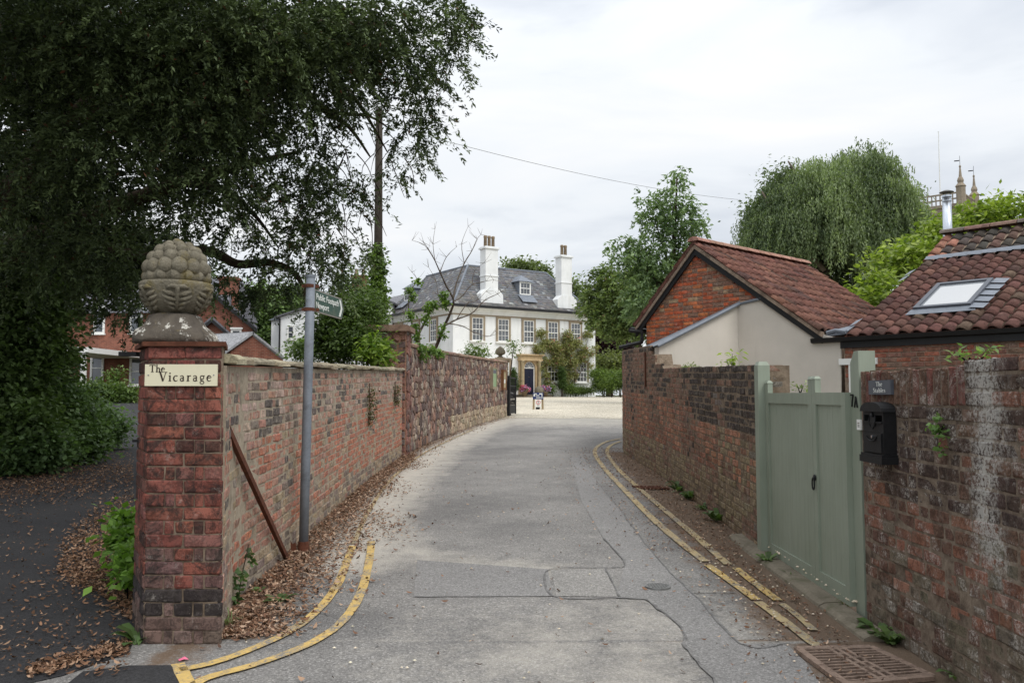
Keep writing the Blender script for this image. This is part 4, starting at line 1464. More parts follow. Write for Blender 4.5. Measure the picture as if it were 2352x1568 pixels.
def leaf(ya, yb, stubs, ring):
    f = MB()
    w = 0.075
    f.box2((GX, ya, gzb), (GX + 0.045, ya + w, ztop_rail + stubs[0]))
    f.box2((GX, yb - w, gzb), (GX + 0.045, yb, ztop_rail + stubs[1]))
    f.box2((GX + 0.001, ya + w, ztop_rail - 0.09), (GX + 0.045, yb - w, ztop_rail))
    f.box2((GX + 0.001, ya + w, gzb), (GX + 0.045, yb - w, gzb + 0.12))
    o = f.build('gate_leaf', MATS['paint_sage'], gate)
    n = max(4, int(round((yb - ya - 2 * w) / 0.095)))
    bw = (yb - ya - 2 * w) / n
    for i in range(n):
        q = MB()
        y0 = ya + w + i * bw
        q.prism([(GX + 0.018, y0 + 0.0008, gzb + 0.12), (GX + 0.0165, y0 + 0.0022, gzb + 0.12), (GX + 0.0165, y0 + bw - 0.0022, gzb + 0.12), (GX + 0.018, y0 + bw - 0.0008, gzb + 0.12), (GX + 0.034, y0 + bw - 0.001, gzb + 0.12), (GX + 0.034, y0 + 0.001, gzb + 0.12)], (0, 0, ztop_rail - 0.09 - gzb - 0.12))
        q.build('board', MATS['paint_sage'], o)
    for yy, st in ((ya, stubs[0]), (yb - w, stubs[1])):
        if st > 0.02:
            q = MB(); q.prism([(GX - 0.006, yy - .004, ztop_rail + st), (GX + 0.05, yy - .004, ztop_rail + st), (GX + 0.035, yy + 0.015, ztop_rail + st + 0.022), (GX + 0.01, yy + 0.015, ztop_rail + st + 0.022)], (0, w - 0.01, 0))
            q.build('stile_cap', MATS['paint_sage'], o)
    return o
leaf(mid + 0.003, gy1 - 0.10, (0.105, 0.09), False)
lf = leaf(gy0 + 0.075, mid - 0.003, (0.0, 0.105), True)
hz = gpt(1872, 1105).z
m = MB(); m.tube([(GX - 0.006, mid - 0.05, hz + 0.03), (GX - 0.014, mid - 0.05, hz + 0.03)], 0.024, 12)
m.tube([(GX - 0.02, mid - 0.05 + 0.024 * math.cos(a), hz - 0.015 + 0.045 * math.sin(a)) for a in [2 * math.pi * i / 18 for i in range(19)]], 0.006, 6, cap=False)
m.build('ring_handle', MATS['iron_black'], gate, smooth=True)

# house number and label on the gate post
num = thing('house_number', 'small black figures 7A on the green gate post', 'house number', (2.40, 5.6, gpt(1975, 935).z))
m, _ = strokes('7', lambda u, v, w: Vector((2.362 - w, 5.775 - u, gpt(1970, 934, 2.36).z + v)), 0.085, 0.03, 1.0, 0.006); m.build('figure', MATS['iron_black'], num)
m, _ = strokes('A', lambda u, v, w: Vector((2.362 - w, 5.715 - u, gpt(1978, 936, 2.36).z + v)), 0.075, 0.03, 1.0, 0.006); m.build('figure', MATS['iron_black'], num)
tagp = gpt(1974, 975, 2.36)
lab = thing('gate_label', 'tiny white label on the gate post beside the letter box', 'label', tagp)
m = MB(); m.box(tagp, (0.012, 0.06, 0.07)); m.build('plate', MATS['paint_white'], lab)
for dz in (0.012, 0.0, -0.012):
    m = MB(); m.box(tagp + Vector((-0.0065, 0, dz)), (0.001, 0.03, 0.005)); m.build('print', MATS['ink_dark'], lab)

# threshold kerb
kerb = bpy.data.objects.new('kerb', None); COL.objects.link(kerb); register(kerb, Matrix.Identity(4)); kerb['kind'] = 'structure'
y = 5.2
rk = random.Random(6)
while y < 7.9:
    L = rk.uniform(0.55, 0.8)
    m = MB()
    b = gz(y)
    m.prism([(2.15 + rk.uniform(-.015, .015), y, b - 0.02), (2.17, y, b + 0.018), (2.21, y, b + 0.036), (2.33, y, b + 0.04), (2.33, y, b - 0.02)], (rk.uniform(-.03, .03), L - 0.012, 0.026 * L + rk.uniform(-.008, .008)))
    o = m.build('kerb_stone', MATS['concrete'], kerb, label='worn concrete kerb stone below the green gate')
    y += L

# ------------------------------------------------------------------ letter box
lbx = thing('letter_box', 'black cast iron wall letter box with arched top and small crest', 'letter box', (2.34, 5.27, 1.2))
lx0 = 2.272; lx1 = 2.365
f0 = PL(1981, 1062, (lx0, 0, 0), Vector((1, 0, 0))); f1 = PL(2027, 1062, (lx0, 0, 0), Vector((1, 0, 0)))
ly1, ly0 = f0.y, f1.y
lz0 = f1.z; lz1 = PL(2005, 945, (lx0, 0, 0), Vector((1, 0, 0))).z; lza = PL(2003, 927, (lx0, 0, 0), Vector((1, 0, 0))).z
def arch_prof(e=0.0):
    n = 10
    ymid, hw = (ly0 + ly1) / 2, (ly1 - ly0) / 2 + e
    return [(ymid - hw * math.cos(math.pi * i / n), lz1 + (lza - lz1 + e) * math.sin(math.pi * i / n) ** 0.85) for i in range(n + 1)]
m = MB()
slz0, slz1 = lz1 - 0.062, lz1 - 0.022
m.box2((lx0 + 0.012, ly0, lz0), (lx1, ly1, slz0)); m.box2((lx0 + 0.012, ly0, slz1), (lx1, ly1, lz1))

m.box2((lx0 + 0.012, ly0, slz0), (lx1, ly0 + 0.016, slz1)); m.box2((lx0 + 0.012, ly1 - 0.016, slz0), (lx1, ly1, slz1))
body = m.build('body', MATS['iron_black'], lbx)
m = MB(); m.box2((lx0 + 0.05, ly0 + .017, slz0 - .001), (lx1 - .002, ly1 - .017, slz1 + .001)); m.build('slot', MATS['dark_void'], lbx)  # near-black panel painted in as the shade of the slot
m = MB(); pr = arch_prof(0.012)
m.prism([(lx0 - 0.004, a, b) for a, b in pr], (lx1 - lx0, 0, 0)); m.build('arched_lid', MATS['iron_black'], lbx)
m = MB(); m.box2((lx0 - 0.012, ly0 - 0.016, lz0 - 0.012), (lx1, ly1 + 0.016, lz0 + 0.03)); m.box2((lx0 - 0.006, ly0 - 0.008, lz0 + 0.03), (lx1, ly1 + 0.008, lz0 + 0.045)); m.build('plinth', MATS['iron_black'], lbx)
m = MB(); m.box2((lx0 + 0.002, ly0 + 0.018, lz0 + 0.055), (lx0 + 0.012, ly1 - 0.018, lz0 + 0.175)); door_ = m.build('door', MATS['iron_black'], lbx)
m = MB(); ym = (ly0 + ly1) / 2
m.tube([(lx0 - 0.002, ym + 0.07 * math.cos(a), lz0 + 0.155 + 0.03 * math.sin(a)) for a in [math.pi + math.pi * i / 10 for i in range(11)]], 0.004, 6); m.build('handle', MATS['iron_black'], lbx)
m = MB(); m.tube([(lx0 + 0.002, ym - 0.01, lz0 + 0.152), (lx0 - 0.006, ym - 0.01, lz0 + 0.152)], 0.009, 12); m.build('lock', MATS['steel_flue'], lbx)
m = MB(); zc = lz0 + 0.245
m.prism([(lx0 + 0.012, ym + a, zc + b) for a, b in ((-.028, .03), (.028, .03), (.028, 0), (.016, -.03), (0, -.045), (-.016, -.03), (-.028, 0))], (-0.006, 0, 0))
for s_ in (-1, 1): m.tube([(lx0 + 0.008, ym + s_ * 0.03, zc - 0.03), (lx0 + 0.004, ym + s_ * 0.045, zc), (lx0 + 0.008, ym + s_ * 0.04, zc + 0.04)], [0.004, 0.007, 0.003], 6)
m.tube([(lx0 + 0.006, ym, zc + 0.035), (lx0 + 0.006, ym, zc + 0.062)], [0.014, 0.004], 8); m.build('crest', MATS['iron_black'], lbx)
m = MB(); m.box2((lx0 + 0.004, ly0 + 0.012, slz0 - 0.012), (lx0 + 0.012, ly1 - 0.012, slz0)); m.build('slot_lip', MATS['iron_black'], lbx)

# slate name plate
zs1, zs0 = gpt(2020, 873, 2.352).z, gpt(2020, 906, 2.352).z
ya, yb = gpt(1999, 890, 2.352).y, gpt(2050, 890, 2.352).y
slp = thing('stable_sign', 'small grey slate plaque lettered The Stables on the dark wall', 'sign', (2.39, (ya + yb) / 2, zs0))
m = MB(); m.box2((2.340, yb, zs0), (2.362, ya, zs1)); m.build('slate', MATS['slate_plate'], slp)
for txt, v0, fw in (('The', 0.58, 0.30), ('Stables', 0.15, 0.56)):
    _, L = strokes(txt, lambda u, v, w: Vector((0, 0, 0)), 1.0, 0.05, 1.25)
    W2 = (ya - yb) * fw
    size = (zs1 - zs0) * 0.31
    k = W2 / (L * size)
    m, _ = strokes(txt, lambda u, v, w: Vector((2.3395 - w, ya - (ya - yb) * (0.5 - fw / 2) - u * k, zs0 + (zs1 - zs0) * v0 + v)), size, 0.05, 1.25, 0.001)
    m.build('lettering', MATS['ink_white'], slp)

# ------------------------------------------------------------------ ironwork in the road
def grate():
    A, B = G(1832, 1496), G(2000, 1493)
    o = thing('drain_grate', 'large rusty drain grate with slanting bars and square slots by the brick wall', 'drain', (A + B) / 2 + Vector((0, -0.2, 0)))
    e1 = (B - A); e1.z = 0
    wdt = e1.length; e1.normalize(); e2 = Vector((e1.y, -e1.x, 0))
    # frame coordinates: u along the far edge, v towards the viewer
    C2 = G(2141, 1561); D2 = G(1945, 1580)
    def q(u, v, w): 
        p = A.lerp(B, u).lerp(D2.lerp(C2, u), v)
        return Vector((p.x, p.y, gz(p.y) + 0.012 + w))
    m = MB(); m.add([q(0, 0, -0.008), q(1, 0, -0.008), q(1, 1, -0.008), q(0, 1, -0.008)], [(0, 1, 2, 3)]); m.build('pit', MATS['dark_void'], o)
    def bar(m, u0, v0, u1, v1, w):
        a, b = q(u0, v0, 0), q(u1, v1, 0)
        d_ = (b - a).normalized(); s_ = Vector((d_.y, -d_.x, 0)) * w / 2
        up = Vector((0, 0, 0.016))
        m.add([a - s_ - up * .5, a + s_ - up * .5, b + s_ - up * .5, b - s_ - up * .5, a - s_ + up, a + s_ + up, b + s_ + up, b - s_ + up], [(3, 2, 1, 0), (4, 5, 6, 7), (0, 1, 5, 4), (1, 2, 6, 5), (2, 3, 7, 6), (3, 0, 4, 7)])
    m = MB()
    for a in ((0, 0, 1, 0), (1, 0, 1, 1), (1, 1, 0, 1), (0, 1, 0, 0)): bar(m, *a, 0.045)
    m.build('frame', MATS['iron_brown'], o)
    for u in (0.40, 0.50, 0.60):
        m = MB(); bar(m, u, 0, u, 1, 0.022); m.build('spine', MATS['iron_brown'], o)
    for i in range(7):
        v = (i + 0.5) / 7
        m = MB(); bar(m, 0.40, v, 0.60, v, 0.02); m.build('cross_bar', MATS['iron_brown'], o)
    for i in range(12):
        v = (i + 0.7) / 12.5
        m = MB(); bar(m, 0.02, v, 0.39, v, 0.013); m.build('bar', MATS['iron_brown'], o)
        m = MB(); bar(m, 0.61, v, 0.98, v, 0.013); m.build('bar', MATS['iron_brown'], o)
grate()
gA = G(1494, 1121)
gr2 = thing('gully_grate', 'small dark gully grate beside the leaf covered wall foot', 'drain', gA)
m = MB(); m.box(gA + Vector((0, 0, 0.0)), (0.40, 0.36, 0.012)); m.build('pit', MATS['dark_void'], gr2)
for i in range(7):
    m = MB(); m.box(gA + Vector((-0.18 + i * 0.06, 0, 0.012)), (0.026, 0.36, 0.02), Matrix.Rotation(0.3, 3, 'Z')); m.build('bar', MATS['iron_rust'], gr2)
mh = G(1511, 1349)
mc = thing('manhole_cover', 'small round iron cover set in the asphalt patch', 'manhole cover', mh)
m = MB(); m.lathe([(0.098, 0.0), (0.098, 0.016), (0.088, 0.016), (0.088, 0.012)], 28, mh); m.build('rim', MATS['iron_grey'], mc)
m = MB(); m.lathe([(0.087, 0.0), (0.087, 0.013)], 28, mh); lid = m.build('lid', MATS['iron_grey'], mc)
for i in range(-3, 4):
    for j in range(-3, 4):
        if i * i + j * j < 11:
            m = MB(); m.box(mh + Vector((i * 0.022, j * 0.022, 0.0145)), (0.012, 0.012, 0.005), Matrix.Rotation(0.78, 3, 'Z')); m.build('stud', MATS['iron_grey'], lid)

# ------------------------------------------------------------------ white house
HA, HB = Vector((0.84, 0.5426, 0)).normalized(), Vector((-0.5426, 0.84, 0)).normalized()
HO = Vector((-4.16, 58.0, 0))
HZ = 1.40
HW, HD = 12.75, 12.5
EAV = 7.98
def H(a, b, z): return HO + HA * a + HB * b + Vector((0, 0, z))
house = thing('white_house', 'large white rendered house with hipped slate roof and two tall front chimneys', 'house', H(6, 0, HZ))
MH = frame_m(HO, HA, HB, Vector((0, 0, 1)))        # a, b, z to the world
def hm(): return MB(MH)
DR0, DR1 = 5.92, 6.88                              # door opening
m = hm(); m.box2((0, 0, HZ - 0.3), (HW, HD, EAV - 0.05)); m.build('wall', MATS['render_white'], house)
m = hm(); m.box2((2.0, HD, HZ - 0.3), (9, 22, EAV - 0.6)); m.box2((0.4, HD - .01, HZ - .3), (2.0, 22, EAV - 0.05)); m.build('rear_range', MATS['render_white'], house)
PROF = [(-0.50, EAV), (0.0, EAV + 0.28), (0.6, EAV + 0.78), (1.3, EAV + 1.62), (2.8, EAV + 3.42)]
def roof_pt(d): 
    for (d0, z0), (d1, z1) in zip(PROF, PROF[1:]):
        if d <= d1: return z0 + (z1 - z0) * (d - d0) / (d1 - d0)
    return PROF[-1][1]
m = hm()
vs_, fs = [], []
for d, z in PROF:
    vs_ += [(d, d, z), (HW - d, d, z), (HW - d, HD - d, z), (d, HD - d, z)]
for i in range(len(PROF) - 1):
    for k in range(4):
        a, b = i * 4 + k, i * 4 + (k + 1) % 4
        fs.append((a, b, b + 4, a + 4))
fs.append(tuple(range((len(PROF) - 1) * 4, len(PROF) * 4))); fs.append((3, 2, 1, 0))
m.add(vs_, fs); m.col = None
roof = m.build('roof', MATS['lead'], house)
# slates, course by course
def slates(along, lim0, lim1, place, seed):
    r = random.Random(seed)
    m = hm()
    d = -0.50; k = 0
    while d < 2.78:
        slope = 0.16 if d > 0.6 else 0.2
        d2 = min(d + slope, 2.8)
        z0, z1 = roof_pt(d) + 0.022, roof_pt(d2) + 0.008
        u = lim0(d) + (0.0 if k % 2 else -0.15) 
        while u < lim1(d):
            w = r.uniform(0.26, 0.36)
            a, b = max(u, lim0((d + d2) / 2)), min(u + w - 0.008, lim1((d + d2) / 2))
            if b - a > 0.04:
                dz = r.uniform(0, 0.010)
                c = jit(mixc(rgb(86, 86, 89), rgb(112, 106, 100), r.random() ** 1.5), r, 0.16)
                if r.random() < 0.05: c = jit(rgb(140, 140, 140), r)
                p = [place(a, d, z0 + dz), place(b, d, z0 + dz), place(b, d2 + 0.02, z1 + dz), place(a, d2 + 0.02, z1 + dz), place(a, d, z0 - 0.02), place(b, d, z0 - 0.02)]
                m.add(p, [(0, 1, 2, 3), (4, 5, 1, 0)], c)
            u += w
        d = d2; k += 1
    o = m.build('slate_courses', MATS['slate'], house); o['kind'] = 'stuff'
slates('a', lambda d: d, lambda d: HW - d, lambda u, d, z: (u, d, z), 1)
slates('b', lambda d: d, lambda d: HD - d, lambda u, d, z: (d, u, z), 2)
slates('c', lambda d: d, lambda d: HD - d, lambda u, d, z: (HW - d, u, z), 3)
# lower rear range roof
m = hm(); zr = EAV + 2.5
m.add([(-0.1, HD - 2.5, EAV), (-0.1, 22, EAV), (3.2, 22, zr), (3.2, HD - 2.5, zr), (9, 22, EAV - .6), (9, HD - 2.5, EAV - .6)], [(0, 1, 2, 3), (3, 2, 4, 5), (1, 4, 2), (0, 3, 5)], rgb(120, 120, 124))
m.build('rear_roof', MATS['slate'], house)
for d0, d1 in zip(PROF, PROF[1:]):
    for fa in (lambda d: (d, d), lambda d: (HW - d, d)):
        m = hm(); p, q = fa(d0[0]), fa(d1[0]); m.tube([(p[0], p[1], d0[1] + 0.02), (q[0], q[1], d1[1] + 0.02)], 0.085, 6); m.build('lead_hip', MATS['lead'], house)
m = hm(); zt_ = PROF[-1][1]
for a, b in (((2.8, 2.8), (HW - 2.8, 2.8)), ((2.8, 2.8), (2.8, HD - 2.8))): m.tube([(a[0], a[1], zt_ + 0.02), (b[0], b[1], zt_ + 0.02)], 0.07, 6)
m.build('lead_roll', MATS['lead'], house)
# gutter, cove cornice and stone string
m = hm(); m.box2((-0.64, -0.64, EAV - 0.12), (HW + 0.64, -0.46, EAV + 0.05)); m.box2((-0.64, -0.46, EAV - 0.12), (-0.46, 22, EAV + 0.05)); m.box2((HW + .46, -.46, EAV - .12), (HW + .64, HD, EAV + .05)); m.build('gutter', MATS['paint_black'], house)
cove = [(0.46, -0.09), (0.44, -0.16), (0.30, -0.22), (0.18, -0.32), (0.10, -0.48), (0.06, -0.56)]
m = hm()
for (o0, z0), (o1, z1) in zip(cove, cove[1:]):
    m.add([(-o0, -o0, EAV + z0), (HW + o0, -o0, EAV + z0), (HW + o1, -o1, EAV + z1), (-o1, -o1, EAV + z1)], [(0, 3, 2, 1)])
    m.add([(-o0, -o0, EAV + z0), (-o0, 22, EAV + z0), (-o1, 22, EAV + z1), (-o1, -o1, EAV + z1)], [(0, 1, 2, 3)])
    m.add([(HW + o0, -o0, EAV + z0), (HW + o0, HD, EAV + z0), (HW + o1, HD, EAV + z1), (HW + o1, -o1, EAV + z1)], [(3, 2, 1, 0)])
m.build('cornice', MATS['render_white'], house)
m = hm(); m.box2((-0.07, -0.07, EAV - 0.64), (HW + 0.07, 0.02, EAV - 0.56)); m.box2((-0.07, 0.02, EAV - 0.64), (0.02, 22, EAV - 0.56)); m.build('string_course', MATS['stone_surround'], house)
_pane = {}
def pane_mesh(w, h, mat):
    key = (round(w, 3), round(h, 3), mat)
    if key not in _pane:
        me = bpy.data.meshes.new('pane')
        me.from_pydata([(-w / 2, 0, -h / 2), (w / 2, 0, -h / 2), (w / 2, 0, h / 2), (-w / 2, 0, h / 2), (-w / 2, 0.006, -h / 2), (w / 2, 0.006, -h / 2), (w / 2, 0.006, h / 2), (-w / 2, 0.006, h / 2)], [], [(0, 1, 2, 3), (7, 6, 5, 4), (0, 4, 5, 1), (1, 5, 6, 2), (2, 6, 7, 3), (3, 7, 4, 0)])
        me.materials.append(MATS[mat]); me.update()
        _pane[key] = me
    return _pane[key]
def sash(parent, F, w, h, nx, nz, sw=0.15, surround='stone_surround', glass='glass', sill=True, topj=0.0, rv=0.0):
    """F: frame matrix, x along the wall, y inwards, z up, origin at the sill centre"""
    m = MB(F)
    d0, d1 = -0.035, 0.10
    m.box2((-w / 2 - sw, d0, 0), (-w / 2, d1, h + sw + topj)); m.box2((w / 2, d0, 0), (w / 2 + sw, d1, h + sw + topj)); m.box2((-w / 2, d0, h), (w / 2, d1, h + sw + topj))
    win = m.build('window', MATS[surround], parent)
    m = MB(F); t = 0.055
    y0, y1 = 0.03 + rv - 0.05, 0.075 + rv - 0.05
    m.box2((-w / 2, y0, 0), (-w / 2 + t, y1, h)); m.box2((w / 2 - t, y0, 0), (w / 2, y1, h)); m.box2((-w / 2 + t, y0, h - t), (w / 2 - t, y1, h)); m.box2((-w / 2 + t, y0, 0), (w / 2 - t, y1, t + 0.02)); 
    if nz % 2 == 0: m.box2((-w / 2 + t, y0 - 0.012, h / 2 - 0.03), (w / 2 - t, y1 - .004, h / 2 + 0.03))
    iw, ih = w - 2 * t, h - 2 * t
    for i in range(1, nx): m.box2((-iw / 2 + iw * i / nx - 0.014, y0 + 0.004, t), (-iw / 2 + iw * i / nx + 0.014, y1 - .008, h - t))
    for j in range(1, nz): m.box2((-iw / 2, y0 + 0.006, t + ih * j / nz - 0.013), (iw / 2, y1 - .01, t + ih * j / nz + 0.013))
    m.build('sash_frame', MATS['paint_white'], win)
    for i in range(nx):
        for j in range(nz):
            link('pane', pane_mesh(iw / nx, ih / nz, glass), win, F @ Matrix.Translation((-iw / 2 + iw * (i + .5) / nx, y1 - 0.004, t + ih * (j + .5) / nz)) @ Matrix.Rotation(rng.uniform(-0.012, 0.012), 4, 'Z') @ Matrix.Rotation(rng.uniform(-0.01, 0.01), 4, 'X'))
    if sill:
        m = MB(F); m.box2((-w / 2 - sw - 0.05, -0.12, -0.11), (w / 2 + sw + 0.05, 0.05, -0.002)); m.build('sill', MATS['paint_white'], win)
    return win
Ff = lambda a, z, dz=0: MH @ frame_m(Vector((a, -0.06, z)), Vector((1, 0, 0)), Vector((0, 1, 0)), Vector((0, 0, 1)))
Fl = lambda b, z: MH @ frame_m(Vector((-0.06, b, z)), Vector((0, -1, 0)), Vector((1, 0, 0)), Vector((0, 0, 1)))
UZ = EAV - 0.64 - 0.15 - 1.66
for a in (1.98, 4.17, 6.40, 8.62, 10.78): sash(house, Ff(a, UZ), 0.92, 1.66, 3, 4, 0.16)
for b in (2.85, 5.75, 8.75, 11.75): sash(house, Fl(b, UZ), 0.95, 1.66, 3, 4, 0.16)
LZ = P(1268, 877, 63.2).z
for a in (1.9, 4.15, 8.60, 11.35): sash(house, Ff(a, LZ), 1.0, 1.52, 3, 4, 0.18, glass='glass_dark')
# doorcase, fanlight and door
dz0 = HZ + 0.28
m = hm()
m.box2((5.50, -0.22, dz0), (5.90, 0.02, dz0 + 2.45)); m.box2((6.90, -0.22, dz0), (7.30, 0.02, dz0 + 2.45))
arch = [(6.40 + 0.5 * math.cos(math.pi * i / 12), dz0 + 1.95 + 0.5 * math.sin(math.pi * i / 12)) for i in range(13)]
for (a0, z0), (a1, z1) in zip(arch, arch[1:]): m.prism([(a0, -0.22, z0), (a1, -0.22, z1), (a1, -0.22, dz0 + 2.62), (a0, -0.22, dz0 + 2.62)], (0, 0.24, 0))
m.box2((5.50, -0.219, dz0 + 2.45), (5.9, 0.02, dz0 + 2.62)); m.box2((6.9, -0.219, dz0 + 2.45), (7.30, 0.02, dz0 + 2.62))
m.build('doorcase', MATS['stone_bath'], house)
m = hm(); m.box2((5.42, -0.50, dz0 + 2.50), (7.38, 0.02, dz0 + 2.64)); m.box2((5.46, -0.46, dz0 + 2.64), (7.34, 0.02, dz0 + 2.84)); m.box2((5.38, -0.54, dz0 + 2.84), (7.42, 0.02, dz0 + 2.90)); m.box2((5.30, -0.62, dz0 + 2.90), (7.50, 0.02, dz0 + 2.98)); m.build('entablature', MATS['stone_bath'], house)
for a in (5.64, 7.16):
    m = hm(); m.lathe([(0.17, 0), (0.17, 0.08), (0.135, 0.12), (0.13, 0.9), (0.11, 2.3), (0.13, 2.34), (0.15, 2.40), (0.17, 2.44), (0.17, 2.50)], 16, (a, -0.36, dz0)); m.build('column', MATS['stone_buff'], house, smooth=True)
m = hm(); m.box2((5.92, -0.10, dz0), (6.88, -0.06, dz0 + 2.5)); m.build('door_recess', MATS['paint_white'], house)
m = hm(); m.box2((5.96, -0.13, dz0 + 0.02), (6.78, -0.101, dz0 + 1.92)); dr = m.build('door', MATS['paint_navy'], house)
m = hm()
for x0, x1, z0, z1 in ((6.07, 6.33, .15, .7), (6.40, 6.66, .15, .7), (6.07, 6.33, .8, 1.75), (6.40, 6.66, .8, 1.75)): m.box2((x0, -0.145, dz0 + z0), (x1, -0.131, dz0 + z1))
m.build('panel', MATS['paint_navy'], dr)
m = hm(); m.lathe([(0.0, 0), (0.05, 0.0), (0.05, 0.02)], 10, (6.36, -0.15, dz0 + 1.3)); m.build('knocker', MATS['iron_brown'], dr)
fan = hm(); fan.prism([(6.40 + 0.40 * math.cos(math.pi * i / 12), -0.115, dz0 + 2.0 + 0.40 * math.sin(math.pi * i / 12)) for i in range(13)], (0, 0.012, 0)); fl = fan.build('fanlight', MATS['glass'], house)
m = hm()
for a in (30, 60, 90, 120, 150): m.tube([(6.40, -0.125, dz0 + 2.0), (6.40 + 0.4 * math.cos(R(a)), -0.125, dz0 + 2.0 + 0.4 * math.sin(R(a)))], 0.012, 5)
m.tube([(6.4 + 0.42 * math.cos(math.pi * i / 12), -0.12, dz0 + 2.0 + 0.42 * math.sin(math.pi * i / 12)) for i in range(13)], 0.025, 6); m.tube([(6.4 + 0.15 * math.cos(math.pi * i / 8), -0.12, dz0 + 2.0 + 0.15 * math.sin(math.pi * i / 8)) for i in range(9)], 0.012, 5); m.box2((5.95, -.14, dz0 + 1.95), (6.85, -.11, dz0 + 2.0))
m.build('glazing_bars', MATS['paint_white'], fl)
m = hm(); m.box2((4.6, -1.5, HZ - 0.1), (8.4, 0.0, HZ + 0.14)); m.build('step', MATS['concrete'], house)
m = hm(); m.box2((5.1, -1.1, HZ + 0.14), (7.8, 0.0, HZ + 0.28)); m.build('step', MATS['concrete'], house)
# chimneys
def chimney(ac, k, pots, ztop):
    m = hm(); w, dpt = 1.06 * k, 0.78
    b0, b1 = 0.15, 0.15 + dpt
    m.box2((ac - w / 2, b0, EAV - 0.1), (ac + w / 2, b1, ztop))
    for (zz, e) in ((ztop - 1.95, 0.05),): m.box2((ac - w / 2 - e, b0 - e, zz - 0.07), (ac + w / 2 + e, b1 + e, zz))
    # weathered base spreading over the roof slope
    m.prism([(ac - w / 2 - 0.42, b0 - 0.06, EAV + 0.30), (ac + w / 2 + 0.42, b0 - 0.06, EAV + 0.30), (ac + w / 2 + 0.40, b0 - 0.06, EAV + 1.0), (ac + w / 2 + 0.04, b0 - 0.06, EAV + 1.35), (ac - w / 2 - 0.04, b0 - 0.06, EAV + 1.35), (ac - w / 2 - 0.40, b0 - 0.06, EAV + 1.0)], (0, 0.75, 0))
    ch = m.build('chimney', MATS['render_white'], house)
    m = hm(); m.box2((ac - w / 2 - 0.1, b0 - 0.1, ztop), (ac + w / 2 + 0.1, b1 + 0.1, ztop + 0.10)); m.box2((ac - w / 2 - 0.04, b0 - 0.04, ztop + 0.10), (ac + w / 2 + 0.04, b1 + 0.04, ztop + 0.17)); m.build('chimney_cap', MATS['render_white'], ch)
    for i in range(pots):
        m = hm(); m.lathe([(0.125, 0), (0.115, 0.66), (0.135, 0.68), (0.135, 0.78), (0.11, 0.84)], 12, (ac + (i - (pots - 1) / 2) * 0.33, (b0 + b1) / 2, ztop + 0.17)); m.build('chimney_pot', MATS['terracotta'], ch, smooth=True)
chimney(3.30, 1.0, 3, P(1118, 573, 60.2).z)
chimney(10.1, 0.95, 2, P(1289, 593, 64.0).z)
# dormers
def dormer(F, w=1.0, h=1.0, depth=1.9):
    m = MB(F); m.box2((-w / 2, 0, 0), (w / 2, depth, h)); d_ = m.build('dormer', MATS['lead'], house)
    m = MB(F); o = 0.18
    m.add([(-w / 2 - o, -o, h), (w / 2 + o, -o, h), (w / 2 + o, depth, h), (-w / 2 - o, depth, h), (0, 0.55, h + 0.55), (0, depth + .5, h + 0.55)], [(0, 1, 4), (1, 2, 5, 4), (3, 0, 4, 5), (0, 3, 2, 1)]); m.build('dormer_roof', MATS['lead'], d_)
    m = MB(F)
    m.box2((-w / 2 + 0.02, -0.04, 0.02), (-w / 2 + 0.13, 0.02, h - .02)); m.box2((w / 2 - 0.13, -0.04, 0.02), (w / 2 - 0.02, 0.02, h - .02)); m.box2((-w / 2 + .13, -0.04, h - 0.12), (w / 2 - .13, 0.02, h - .02)); m.box2((-w / 2 + .13, -0.05, 0.0), (w / 2 - .13, 0.02, 0.09)); m.box2((-w / 2 + .13, -.03, h / 2 - .03), (w / 2 - .13, .02, h / 2 + .03))
    for i in (1, 2): m.box2((-w / 2 + .13 + (w - .26) * i / 3 - .012, -.025, .09), (-w / 2 + .13 + (w - .26) * i / 3 + .012, .02, h - .12))
    m.build('dormer_window', MATS['paint_white'], d_)
    for i in range(3):
        for j in range(2):
            link('pane', pane_mesh((w - .26) / 3, (h - .2) / 2, 'glass'), d_, F @ Matrix.Translation((-w / 2 + .13 + (w - .26) * (i + .5) / 3, -0.012, .09 + (h - .2) * (j + .5) / 2)))
    m = MB(F); m.prism([(-w / 2 - 0.15, -0.02, -0.02), (w / 2 + .15, -.02, -.02), (w / 2 + .15, -.75, -.62), (-w / 2 - .15, -.75, -.62)], (0, 0, 0.03)); m.build('lead_apron', MATS['lead'], d_)
dormer(MH @ Matrix.Translation((6.75, 0.95, EAV + 1.25)), 1.05, 1.02)
dormer(MH @ frame_m(Vector((0.95, 9.4, EAV + 1.25)), Vector((0, -1, 0)), Vector((1, 0, 0)), Vector((0, 0, 1))), 1.05, 1.02)
m = hm(); m.box2((HW - 0.35, -0.32, EAV - 0.86), (HW + 0.1, -0.05, EAV - 0.82)); m.build('lamp_bracket', MATS['paint_black'], house)
m = hm(); m.lathe([(.07, 0), (.09, .06), (.05, .14)], 10, (HW - 0.3, -.3, EAV - .96)); m.build('flood_lamp', MATS['iron_grey'], house)
# blue visitor plaque beside the door
m = hm(); m.box2((4.72, -0.03, HZ + 1.35), (5.22, -0.002, HZ + 2.05)); pl = m.build('door_plaque', MATS['sign_blue'], house)
for i, w in enumerate((0.10, 0.34, 0.28, 0.3)):
    m = hm(); z = HZ + 1.95 - i * 0.14; m.box2((4.80, -0.034, z - 0.025), (4.80 + w, -0.031, z + 0.025)); m.build('print', MATS['ink_white'], pl)
